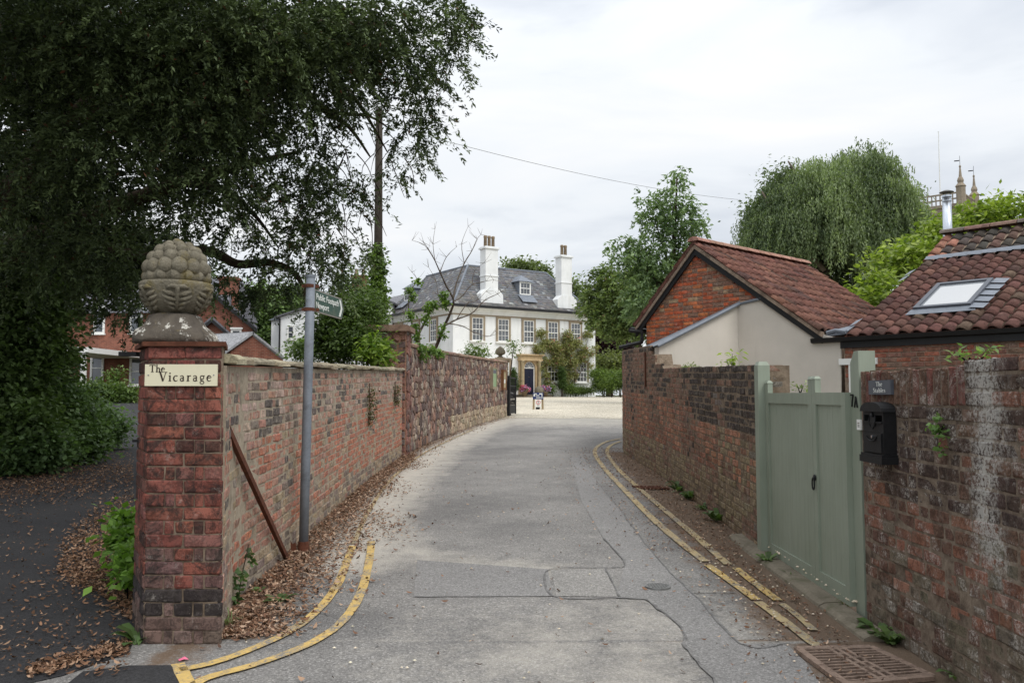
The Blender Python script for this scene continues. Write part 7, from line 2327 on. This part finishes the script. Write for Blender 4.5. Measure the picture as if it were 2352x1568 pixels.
foliage('foliage', rose, RB, 16000, (0.10, 0.18), .5, (0.12, 0.13, 0.05), (0.34, 0.34, 0.15), 'leaf', cr=.15, clump=10, brown=(.26, .15, .09), bf=.10)
p_, T_, D_ = cloud([HBlob(x, y, 8, -.55, .1) for x, y in ((1272, 783), (1290, 800), (1262, 800), (1338, 822), (1302, 778), (1278, 835), (1350, 800), (1312, 812), (1330, 775))], 60, 3, .05)
link('blossom', leaves_mesh('blossom', p_, (.10, .16), .9, np.tile(np.array([.75, .38, .36]), (len(p_), 1)), MATS['petal'], .2), rose)
for q in ([(1300, 897), (1296, 870), (1280, 840), (1262, 800)], [(1301, 897), (1305, 865), (1310, 830), (1302, 780)], [(1303, 897), (1318, 870), (1335, 835), (1350, 780)], [(1299, 897), (1275, 880), (1258, 860), (1250, 800)], [(1304, 897), (1330, 860), (1355, 820)]):
    limb(rose, [PHf(x, y, -.15) for x, y in q], .05, .015, 'bark_grey', 'stem', 5)
def bushes(name, label, bl, n, c0, c1, cat='shrub', L=(.10, .18), wr=.45, group=None, **k):
    return shrub(name, label, bl, n, L, wr, c0, c1, cat, group, **k)
bushes('conifer_topiary', 'dark upright conifer standing by the doorcase and iron gate', [HBlob(1180, 885, 13, -1.0, .5, 16), HBlob(1180, 866, 9, -1.0, .4, 14), HBlob(1180, 852, 5, -1.0, .25, 9)], 5000, (.03, .05, .015), (.085, .13, .04), 'conifer', (.07, .12), cr=.09, clump=10)
bushes('clipped_conifer', 'dark rounded conifer in front of the climbing rose', [HBlob(1291, 880, 10, -1.0, .5, 14), HBlob(1291, 862, 9, -1.0, .45, 13), HBlob(1290, 849, 6, -1.0, .3, 8)], 5000, (.03, .05, .015), (.085, .135, .04), 'conifer', (.07, .12), cr=.09, clump=10)
bushes('flower_border', 'low green border plants along the house foot', [HBlob(1310, 893, 12, -.8, .5, 10), HBlob(1262, 893, 12, -.8, .5, 9), HBlob(1335, 896, 12, -.8, .5, 7), HBlob(1355, 897, 10, -.8, .5, 6), HBlob(1325, 899, 26, -1.2, .4, 4)], 5000, (.05, .08, .02), (.16, .22, .06), 'plants', (.1, .17), cr=.16, clump=10)
for px, lab, cols in ((1204, 'terracotta pot of pink and lilac flowers by the door', ((.62, .25, .42), (.58, .38, .62), (.7, .12, .2))), (1252, 'terracotta pot of mauve and red flowers below the rose', ((.40, .30, .62), (.65, .2, .3), (.5, .36, .6)))):
    c = PHf(px, 897, -1.25)
    pt = thing('flower_pot', lab, 'flower pot', (c.x, c.y, HZ + .14), 'flower pots flanking the front door')
    m = MB(); m.lathe([(.16, 0), (.22, .30), (.25, .30), (.25, .36), (.20, .36)], 14, (c.x, c.y, HZ + .14)); m.build('pot', MATS['terracotta'], pt, smooth=True)
    cc = (c.x, c.y, HZ + .72)
    p_, T_, D_ = cloud([(cc, (.42, .34, .26), 1)], 500, 8, .07)
    ci = NR.integers(0, 3, len(p_)); ca = np.array(cols)[ci]
    link('petals', leaves_mesh('petals', p_, (.08, .14), .9, ca, MATS['petal'], .5), pt)
    foliage('leaves', pt, [((c.x, c.y, HZ + .58), (.34, .3, .16), 1)], 160, (.1, .16), .6, (.05, .09, .02), (.14, .2, .06), cr=.07, clump=8)
cb2 = PHf(1238, 893, -1.3)
bl_ = thing('stone_ball', 'round grey stone ball on the steps behind the visitor sign', 'stone ball', (cb2.x, cb2.y, HZ + .14))
m = MB(); m.lathe([(.2, 0), (.22, .06), (.15, .12)] + [(.34 * math.cos(R(a)), .42 + .34 * math.sin(R(a))) for a in range(-60, 91, 15)], 18, (cb2.x, cb2.y, HZ + .14)); m.build('ball', MATS['stone_grey'], bl_, smooth=True)
bushes('juniper_hedge', 'spreading bright green juniper at the house corner', [B(1385, 865, 62, 30, 14, 1.5), B(1405, 880, 60, 26, 16, 1.5), B(1380, 885, 62, 20, 14, 1.2), B(1430, 870, 60, 24, 20, 1.5), B(1372, 857, 62, 16, 6, 1)], 12000, (.035, .06, .015), (.15, .21, .05), 'conifer', (.14, .24), .3, cr=.22, clump=12)
bushes('olive_shrub', 'olive green rounded shrub behind the juniper', [B(1398, 830, 70, 30, 18, 2), B(1380, 845, 70, 20, 12, 1.5), B(1425, 840, 70, 24, 24, 2)], 6000, (.06, .075, .025), (.17, .19, .07), L=(.2, .34), cr=.3, clump=10)
def tree(name, label, base, blobs, n, L, wr, c0, c1, trunk_r=.2, mat='leaf', bark='bark', cr=.2, group=None, limbs=5, shell=.45, clump=20, droop=.15, up=.35, brown=None, bf=0, spray=0.0):
    t_ = thing(name, label, 'tree', base, group)
    base = Vector(base)
    top = max(blobs, key=lambda b: b[0][2])[0]
    mid_ = Vector(((base.x + top[0]) / 2, (base.y + top[1]) / 2, (base.z + top[2]) / 2))
    limb(t_, [base - UP * .1, base.lerp(mid_, .5), mid_, Vector(top)], trunk_r, trunk_r * .15, bark, 'trunk', 9)
    for b in sorted(blobs, key=lambda b: -b[2])[:limbs]:
        q = base.lerp(Vector(top), min(.85, max(.2, (b[0][2] - base.z) / (top[2] - base.z + .01) * .7)))
        limb(t_, [q, q.lerp(Vector(b[0]), .5) + UP * .1, Vector(b[0])], trunk_r * .35, trunk_r * .06, bark, 'branch', 6)
    foliage('crown', t_, blobs, n, L, wr, c0, c1, mat, cr=cr, shell=shell, clump=clump, droop=droop, up=up, brown=brown, bf=bf, spray=spray)
    return t_
tree('copper_beech', 'dark purple copper beech beyond the house corner', (P(1400, 880, 78).x, 78, 1.5), [B(1395, 785, 78, 34, 34), B(1420, 800, 78, 40, 30), B(1385, 810, 78, 24, 20)], 9000, (.25, .4), .6, (.012, .006, .008), (.045, .018, .022), .4, cr=.4)
tree('broadleaf_tree', 'dense mid green tree beside the white house and stable gable', (P(1530, 850, 46).x, 46, gz(46)), [B(1400, 660, 46, 50, 44), B(1445, 690, 45, 60, 60), B(1390, 715, 46, 44, 40), B(1430, 740, 45, 60, 34), B(1475, 640, 45, 40, 40), B(1490, 720, 44, 50, 50), B(1360, 690, 46.5, 20, 34, None, .7), B(1385, 625, 46, 26, 16, None, .7)], 34000, (.14, .24), .5, (.050, .075, .028), (.175, .225, .080), .35, cr=.14, brown=(.16, .13, .05), bf=.05, spray=.6, clump=26)
tree('magnolia_tree', 'tall conical evergreen with glossy leaves behind the stable gable', (P(1530, 800, 27).x, 27, gz(27)), [B(1555, 410, 27, 18, 26), B(1545, 460, 27, 38, 40), B(1505, 510, 27, 40, 44), B(1570, 520, 27, 44, 50), B(1480, 450, 27, 12, 22, None, .6), B(1460, 590, 27, 36, 44), B(1520, 600, 27, 60, 60), B(1580, 590, 27, 36, 50), B(1425, 560, 27, 26, 22, None, .6), B(1490, 680, 27, 60, 60), B(1560, 680, 27, 50, 60), B(1412, 590, 27, 12, 30, None, .5), B(1600, 500, 27, 16, 30, None, .5)], 14500, (.12, .19), .42, (.062, .10, .05), (.21, .28, .14), .16, cr=.07, clump=14, shell=.42, limbs=10, spray=.4)
# weeping willow: strands of leaves hanging from a rounded crown
wil = thing('weeping_willow', 'large rounded weeping willow rising behind the stable roofs', 'tree', (P(1900, 800, 33).x, 33, gz(33)))
wb = Vector((P(1900, 800, 33).x, 33, gz(33)))
limb(wil, [wb - UP * .1, wb + UP * 2.5, P(1890, 560, 33), P(1880, 420, 33)], .42, .1, 'bark_grey', 'trunk', 9)
for q in ([(1895, 620), (1800, 520), (1750, 440)], [(1895, 600), (1980, 500), (2050, 430)], [(1892, 560), (1850, 440), (1810, 370)], [(1892, 560), (1950, 430), (1960, 380)]):
    limb(wil, [P(x, y, 32.5) for x, y in q], .13, .03, 'bark_grey', 'branch', 6)
SP_, ST_ = [], []
WBL = [(1800, 370, 70, 44), (1900, 375, 80, 40), (1990, 390, 80, 44), (2070, 420, 60, 44), (1740, 440, 40, 40), (1860, 460, 110, 70), (2000, 480, 110, 70), (2100, 490, 34, 50), (1900, 560, 150, 70), (1760, 520, 50, 60), (2060, 560, 60, 60), (1960, 620, 120, 60), (1830, 610, 100, 50)]
wc = P(1912, 560, 33)
for _ in range(2300):
    # strands in curtains hanging from the boughs of a lumpy dome
    a_, ro = NR.random() * 6.283, NR.random() ** .5
    x_, y_ = ro * math.cos(a_), ro * math.sin(a_)
    lump = .50 * math.sin(3.9 * x_ + 1.3) * math.cos(2.7 * y_ + .4) + .34 * math.sin(8.3 * x_ + 3.2 * y_ + .7)
    zd = 3.75 * math.sqrt(max(.02, 1 - ro ** 4)) + lump * 1.15
    lev = NR.random() ** .6
    c = Vector((wc.x + .22 + x_ * 3.65 + lump * .35, wc.y + y_ * 3.0, wc.z - .6 + zd * lev))
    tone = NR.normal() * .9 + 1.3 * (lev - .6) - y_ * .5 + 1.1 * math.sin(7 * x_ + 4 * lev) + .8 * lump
    lc = NR.uniform(.35, 1.7) ** 1.2 * (.45 + .55 * ro)
    for _s in range(9):
        ln = lc * NR.uniform(.4, 1.1)
        nl = int(ln * 15) + 4
        tt = np.linspace(0, 1, nl)[:, None]
        o_ = NR.normal(size=3) * np.array([.17, .17, .09]); sway = NR.normal(size=3) * .09
        out = np.array([x_, y_, 0.0]) * .30 * np.sin(tt * 1.8)
        pts = np.array([c.x, c.y, c.z]) + o_ + out + tt * np.array([sway[0], sway[1], -ln]) + NR.normal(size=(nl, 3)) * .035
        SP_.append(pts); ST_.append(np.full(nl, tone + NR.normal() * .3))
wp_ = np.concatenate(SP_); wt_ = np.concatenate(ST_)
print('willow leaves', len(wp_))
dn = np.tile(np.array([0, 0, -1.0]), (len(wp_), 1))
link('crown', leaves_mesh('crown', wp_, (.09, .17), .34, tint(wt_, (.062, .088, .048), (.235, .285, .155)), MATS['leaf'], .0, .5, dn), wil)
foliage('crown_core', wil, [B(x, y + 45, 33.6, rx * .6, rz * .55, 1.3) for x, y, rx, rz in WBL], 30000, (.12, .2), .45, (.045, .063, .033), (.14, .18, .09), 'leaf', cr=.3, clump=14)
bushes('bright_laurel', 'yellow green leafy shrub bank behind the stable wing roof', [B(2060, 610, 21, 70, 44, 1.0), B(2010, 660, 20, 36, 36, .8), B(2110, 585, 21, 44, 40, 1.0), B(2230, 500, 22, 60, 30, 1.2), B(2310, 485, 22, 60, 30, 1.2), B(2160, 560, 21.5, 50, 50, 1.0), B(2260, 540, 22, 120, 40, 1.2), B(2140, 520, 21.5, 20, 20, .6, .6), B(2000, 690, 19.5, 30, 24, .6)], 9000, (.07, .11, .02), (.29, .35, .075), 'shrub', (.14, .24), .42, mat='leaf_bright', cr=.16, clump=9, up=.5)
tree('roofline_tree', 'small treetop showing above the slate roof ridge', (P(1210, 800, 84).x, 84, 1.5), [B(1205, 615, 84, 34, 10, 2), B(1235, 625, 84, 26, 12, 2), B(1180, 612, 84, 22, 8, 2), B(1250, 640, 84, 16, 14, 2)], 4000, (.3, .5), .5, (.06, .08, .03), (.16, .2, .08), .3, cr=.4, clump=10)
tree('corner_tree', 'thin treetop between the far chimney and the house corner', (P(1320, 800, 84).x, 84, 1.5), [B(1315, 660, 84, 14, 16, 1.5, .7), B(1328, 690, 84, 16, 20, 1.5, .6)], 1300, (.3, .5), .5, (.06, .08, .03), (.16, .2, .08), .2, cr=.4, clump=8)
tree('hedgerow_tree', 'mid green tree between the vicarage gable and the white gabled house', (P(610, 900, 72).x, 72, 1.5), [B(600, 690, 72, 50, 40), B(570, 720, 72, 40, 40), B(640, 680, 73, 50, 34), B(615, 750, 72, 50, 60), B(550, 690, 73, 30, 30), B(700, 690, 75, 40, 40), B(600, 800, 71, 50, 40)], 16000, (.28, .46), .5, (.045, .075, .03), (.165, .235, .085), .4, cr=.3, spray=.9)
tree('garden_tree', 'dark tree behind the vicarage roof', (P(420, 880, 66).x, 66, 1.5), [B(430, 660, 66, 90, 60), B(300, 640, 66, 100, 90), B(180, 640, 66, 120, 100), B(60, 700, 64, 120, 120)], 12000, (.35, .6), .5, (.02, .033, .014), (.07, .1, .04), .4, cr=.6)

# --- small plants
def weed(name, label, base, n, L, col, cat='weed', up=0.9, group=None, wide=.3, mat='leaf_bright'):
    t_ = thing(name, label, cat, base, group)
    r = random.Random(int(base[0] * 999) + int(base[1] * 77))
    m = MB()
    for i in range(n):
        a = r.uniform(0, 2 * math.pi); l = L * r.uniform(.55, 1.15); e_ = up * r.uniform(.45, 1.2)
        d_ = Vector((math.cos(a), math.sin(a), 0)); s_ = Vector((-d_.y, d_.x, 0)) * l * wide * .5
        o = Vector(base) + Vector((r.uniform(-1, 1), r.uniform(-1, 1), 0)) * L * .25
        p1 = o + d_ * l * .35 + UP * l * .55 * e_; p2 = o + d_ * l * .75 + UP * l * .75 * e_; p3 = o + d_ * l + UP * l * .6 * e_
        m.add([o, p1 - s_, p1 + s_, p2 - s_ * .9, p2 + s_ * .9, p3], [(0, 2, 1), (1, 2, 4, 3), (3, 4, 5)], jit(col, r, .3))
    m.build('leaves', MATS[mat], t_)
    return t_
GRN, GRN2 = (.10, .18, .04), (.13, .22, .05)
weed('dandelion_weed', 'leafy green weed at the corner foot of the brick pillar', G(312, 1478), 12, .14, GRN, wide=.42)
weed('grass_tuft', 'small grass tuft at the pillar foot beside the litter', G(524, 1440), 26, .09, (.16, .2, .06), 'grass', 1.3, wide=.08)
weed('litter_weed', 'flat green weed among the dead leaves near the yellow line', G(640, 1382), 26, .12, GRN, wide=.3, up=.5)
weed('litter_seedling', 'small seedlings in the leaf litter below the brace', G(592, 1362), 10, .07, GRN2, wide=.4)
weed('wall_foot_plant', 'broad leaved plant at the wall foot by the drain grate', G(2012, 1456), 12, .14, GRN, wide=.42)
weed('wall_foot_herb', 'pale leaved herb beside the drain grate and wall', G(2045, 1478), 26, .10, GRN2, wide=.5)
weed('corner_weed', 'weed at the foot of the near wall below the drain', G(2205, 1568), 9, .12, GRN, wide=.35)
weed('gate_weed', 'green weed tuft growing on the kerb by the gate post', G(1762, 1293), 16, .12, GRN2, wide=.35)
weed('kerb_grass', 'grass tuft in the kerb joint under the gate', G(1945, 1398), 30, .09, (.13, .18, .05), 'grass', 1.2, wide=.08)
weed('kerb_moss_tuft', 'small tuft beside the kerb mid gate', G(1812, 1326), 16, .07, GRN, 'grass', 1.1, wide=.15)
for q, l_ in (((1640, 1196), 'leafy weed at the lane wall foot nearest the gate'), ((1575, 1146), 'weed spray midway along the lane wall foot'), ((1548, 1128), 'weed beside the small gully grate'), ((1602, 1170), 'low weed between two others along the lane wall')):
    weed('wall_weed', l_, G(*q) + Vector((.05, 0, 0)), 18, .20 if q[0] != 1602 else .12, GRN, wide=.32, group='weeds along the lane wall')
# plants on walls
pw_ = PL(2166, 992, (2.35, 0, 0), Vector((1, 0, 0)))
t_ = thing('wall_toadflax', 'small round leaved plant rooted in the dark wall right of the letter box', 'plant', pw_)
foliage('leaves', t_, [((pw_.x - .03, pw_.y, pw_.z + .02), (.03, .055, .075), 1), ((pw_.x - .02, pw_.y - .02, pw_.z - .10), (.02, .02, .04), .25)], 90, (.022, .036), .95, (.09, .16, .05), (.17, .27, .09), 'leaf_bright', cr=.015, clump=6)
limb(t_, [(pw_.x, pw_.y, pw_.z + .03), (pw_.x - .03, pw_.y, pw_.z - .04), (pw_.x - .02, pw_.y - .02, pw_.z - .12)], .003, .001, 'leaf_dry', 'stem', 4)
iv = PL(540, 1345, (-1.97, 0, 0), Vector((1, 0, 0)))
t_ = thing('wall_ivy', 'ivy sprig climbing the brick wall foot behind the pillar', 'ivy', (iv.x, iv.y, gz(iv.y)))
foliage('leaves', t_, [((-1.93, iv.y, gz(iv.y) + .16), (.03, .07, .16), 1), ((-1.93, iv.y + .22, gz(iv.y) + .30), (.02, .05, .10), .5), ((-1.95, iv.y + .05, gz(iv.y) + .02), (.05, .12, .05), .6)], 110, (.03, .055), .8, (.035, .065, .025), (.10, .16, .06), cr=.02, clump=5)
limb(t_, [(-1.95, iv.y, gz(iv.y)), (-1.94, iv.y + .05, gz(iv.y) + .2), (-1.94, iv.y + .2, gz(iv.y) + .4)], .006, .003, 'bark', 'stem', 4)
for px, py, Y, s, lab in ((1120 * 0 + 846, 905, 13.3, 1, 'reddish hanging creeper on the brick wall below the coping'), (905, 880, 15.9, .7, 'small hanging plant near the end of the brick wall')):
    sx = min(L_PATH.len - .1, s_at(L_PATH, px, 1.2)); q, tn = L_PATH.at(sx)
    t_ = thing('hanging_creeper', lab, 'creeper', (q.x, q.y, gz(q.y) + 1.2), 'creepers on the brick wall')
    foliage('leaves', t_, [((q.x + .04, q.y, gz(q.y) + 1.36 - i * .11), (.04, .22 * s, .08), 1) for i in range(5 if s == 1 else 3)], int(420 * s), (.025, .05), .6, (.05, .05, .025), (.12, .13, .05), cr=.04, clump=7, brown=(.10, .05, .035), bf=.3)
    limb(t_, [(q.x + .02, q.y, gz(q.y) + 1.5), (q.x + .03, q.y, gz(q.y) + 1.0)], .008, .003, 'bark', 'stem', 4)
# plants showing over the lane wall and gate
def sprig(name, label, base, blobs, n, L, c0, c1, **k):
    t_ = thing(name, label, 'plant', base)
    foliage('leaves', t_, blobs, n, L, k.get('wr', .4), c0, c1, 'leaf_bright', cr=k.get('cr', .05), clump=6, droop=.0)
    for b in blobs[:4]: limb(t_, [base, (Vector(base) + Vector(b[0])) / 2, b[0]], .008, .003, 'leaf_dry', 'stem', 4)
sprig('wall_top_seedling', 'yellow green seedling above the lane wall before the cream render', P(1680, 850, 9.4), [B(1688, 832, 9.4, 14, 8, .06), B(1668, 828, 9.4, 10, 8, .06), B(1682, 812, 9.4, 4, 9, .03)], 60, (.05, .10), (.14, .2, .03), (.30, .38, .08))
sprig('wall_top_sedum', 'tufted plant on the lower lane wall top', P(1590, 848, 12.4), [B(1590, 843, 12.4, 18, 4, .08), B(1575, 845, 12.6, 10, 4, .06)], 160, (.03, .06), (.10, .13, .05), (.22, .25, .11), cr=.03)
sprig('garden_sprig', 'reddish shoot behind the gate top rail', P(1790, 905, 8.2), [B(1788, 886, 8.2, 5, 12, .04), B(1775, 895, 8.2, 6, 4, .03)], 36, (.04, .07), (.13, .14, .05), (.25, .22, .1))
sprig('garden_herb', 'small grey green plant behind the gate between the stiles', P(1838, 905, 8.0), [B(1832, 887, 8.0, 9, 7, .04), B(1845, 885, 8.0, 8, 8, .04)], 44, (.04, .075), (.13, .17, .08), (.26, .31, .15))
sprig('wall_cap_weed', 'leafy weed on top of the near wall beside the gutter', (2.48, 4.45, NTOP), [((2.48, 4.48, NTOP + .05), (.05, .10, .03), 1), ((2.47, 4.30, NTOP + .05), (.05, .08, .03), 1), ((2.48, 4.6, NTOP + .07), (.03, .03, .05), .5)], 60, (.035, .06), (.09, .15, .05), (.2, .28, .1), cr=.03)

# ------------------------------------------------------------------ fallen leaves and grit
def ground_leaves(name, pts, L, label, cols, lift=.012):
    n = len(pts)
    pos = np.array([(x, y, gz(y) + lift + abs(NR.normal()) * .008) for x, y in pts])
    nrm = NR.normal(0, .38, (n, 3)); nrm[:, 2] = 1; nrm /= np.linalg.norm(nrm, axis=1, keepdims=True)
    a = NR.random(n) * 6.283
    d = np.stack([np.cos(a), np.sin(a), np.zeros(n)], 1); d -= nrm * np.sum(d * nrm, axis=1, keepdims=True); d /= np.linalg.norm(d, axis=1, keepdims=True)
    s = np.cross(nrm, d)
    l = L[0] + (L[1] - L[0]) * NR.random((n, 1)); w = l * (.26 + .22 * NR.random((n, 1)))
    curl = nrm * l * (.05 + .2 * NR.random((n, 1)))
    V = np.empty((n, 6, 3))
    V[:, 0] = pos - d * l * .5 + curl; V[:, 1] = pos - d * l * .15 + s * w * .5; V[:, 2] = pos + d * l * .2 + s * w * .42; V[:, 3] = pos + d * l * .5 + curl; V[:, 4] = pos + d * l * .2 - s * w * .42; V[:, 5] = pos - d * l * .15 - s * w * .5
    F = np.concatenate([np.arange(n * 6).reshape(n, 6)[:, [0, 1, 4, 5]] , np.arange(n * 6).reshape(n, 6)[:, [1, 2, 3, 4]]])
    ci = NR.integers(0, len(cols), n)
    c = np.array(cols)[ci] * (.7 + .6 * NR.random((n, 1)))
    o = link(name, np_mesh(name, V.reshape(-1, 3), F, MATS['leaf_dry'], np.concatenate([c, c])))
    tag(o, label, 'leaf litter', kind='stuff')
BRC = [rgb(134, 104, 84), rgb(160, 132, 110), rgb(112, 84, 68), rgb(182, 156, 134), rgb(122, 90, 70), rgb(90, 70, 60)]
rl_ = np.random.default_rng(5)
pts = []
for _ in range(11500):
    s = L_PATH.len * rl_.random() ** 1.35
    q, tn = L_PATH.at(s)
    width = .34 + .30 * math.exp(-((s - 3.2) / 2.2) ** 2) + .12 * math.sin(s * 2.1)
    w = abs(rl_.normal()) * width * .62 + .02
    if s < 1.0: w *= .8
    pts.append((q.x + w, q.y + rl_.normal() * .05))
for _ in range(1500):
    s = S_PATH.len * rl_.random() ** 2; q, tn = S_PATH.at(s); pts.append((q.x + abs(rl_.normal()) * .25 + .03, q.y))
for _ in range(330):
    pts.append((rl_.uniform(-2.0, 2.2), 3.6 + 13 * rl_.random() ** 1.4))
ground_leaves('leaf_litter', pts, (.020, .058), 'brown dead leaves drifted along the brick wall and lane edge', BRC)
pts = []
for _ in range(3600):
    s = 10.5 * rl_.random() ** 1.1; q, tn = F_PATH.at(s)
    pts.append((q.x - abs(rl_.normal()) * .55 - .02, q.y + rl_.normal() * .04))
for _ in range(800): pts.append((2.1 - abs(rl_.normal()) * .35, rl_.uniform(4.4, 7.9)))
ground_leaves('verge_litter', pts, (.018, .042), 'small dead leaves and grit along the lane wall foot', BRC)
pts = []
def in_poly(x, y, pl_):
    c = False
    for (x0, y0), (x1, y1) in zip(pl_, pl_[1:] + pl_[:1]):
        if (y0 > y) != (y1 > y) and x < (x1 - x0) * (y - y0) / (y1 - y0) + x0: c = not c
    return c
dp = [(306, 1130), (250, 1160), (190, 1200), (150, 1250), (135, 1320), (170, 1350), (240, 1370), (290, 1420), (306, 1430)]
k = 0
while k < 4200:
    x, y = rl_.uniform(120, 308), rl_.uniform(1120, 1440)
    if in_poly(x + rl_.normal() * 12, y + rl_.normal() * 8, dp): g = G(x, y); pts.append((g.x, g.y)); k += 1
for _ in range(5200):
    x = rl_.uniform(-30, 306); y = 1098 + rl_.normal() * 26 + (x - 150) * -.10
    if rl_.random() < .75 or math.sin(y * .25 + x * .01) > 0: g = G(x, max(985, y)); pts.append((g.x, g.y))
for _ in range(900): g = G(rl_.uniform(-20, 300), rl_.uniform(1120, 1560)); pts.append((g.x, g.y))
for _ in range(500):
    x = rl_.uniform(60, 300); g = G(x, 1548 - (x - 60) * .26 + rl_.normal() * 9); pts.append((g.x, g.y))
ground_leaves('driveway_litter', pts, (.020, .052), 'brown dead leaves scattered over the dark driveway', [rgb(140, 108, 86), rgb(118, 88, 68), rgb(164, 134, 110), rgb(100, 76, 60)], .018)
# pale grit
m = MB(); rg = random.Random(12)
for _ in range(420):
    if rg.random() < .45: x, y = rg.uniform(1.5, 2.25), rg.uniform(4.2, 7.6)
    else: x, y = rg.uniform(-2.2, 2.2), 3.6 + 12 * rg.random() ** 1.5
    s_ = rg.uniform(.004, .011); b = Vector((x, y, gz(y) + .010 + s_ * .4))
    m.add([b + Vector(q) * s_ for q in ((1.2, 0, 0), (-1.2, 0, 0), (0, 1, 0), (0, -1, 0), (0, 0, .7), (0, 0, -.7))], [(0, 2, 4), (2, 1, 4), (1, 3, 4), (3, 0, 4), (2, 0, 5), (1, 2, 5), (3, 1, 5), (0, 3, 5)], jit(rgb(206, 190, 164) if rg.random() < .6 else rgb(110, 100, 92), rg))
for _ in range(500):
    y = rg.uniform(5.75, 7.6); x = 2.37 - abs(rg.gauss(0, .02)) ; s_ = rg.uniform(.008, .016); b = Vector((x, y, gz(y) + .09))
    m.add([b + Vector(q) * s_ for q in ((1.2, 0, 0), (-1.2, 0, 0), (0, 1, 0), (0, -1, 0), (0, 0, .7), (0, 0, -.7))], [(0, 2, 4), (2, 1, 4), (1, 3, 4), (3, 0, 4), (2, 0, 5), (1, 2, 5), (3, 1, 5), (0, 3, 5)], jit(rgb(206, 190, 164), rg))
tag(m.build('grit', MATS['tile_old']), 'loose pale grit and small stones on the lane', 'grit', kind='stuff')
pk = G(421, 1516)
t_ = thing('paper_scrap', 'scrap of pink paper on the asphalt near the yellow crossbar', 'litter', pk)
m = MB(); m.add([pk + Vector(q) for q in ((-.03, 0, .006), (0, .02, .018), (.03, .005, .005), (.01, -.02, .014), (-.015, -.018, .004))], [(0, 1, 3, 4), (1, 2, 3)]); m.build('scrap', MATS['litter_pink'], t_)
sg_ = thing('stone_chip', 'pale stone chip by the pillar foot and grass tuft', 'stone', G(534, 1452))
m = MB(); q = G(534, 1452); m.add([q + Vector(v_) for v_ in ((-.03, -.01, 0), (.025, -.02, 0), (.03, .015, 0), (-.02, .02, 0), (-.015, -.005, .025), (.015, -.008, .028), (.012, .01, .02))], [(0, 1, 5, 4), (1, 2, 6, 5), (2, 3, 6), (3, 0, 4), (4, 5, 6), (3, 4, 6)]); m.build('chip', MATS['concrete'], sg_)
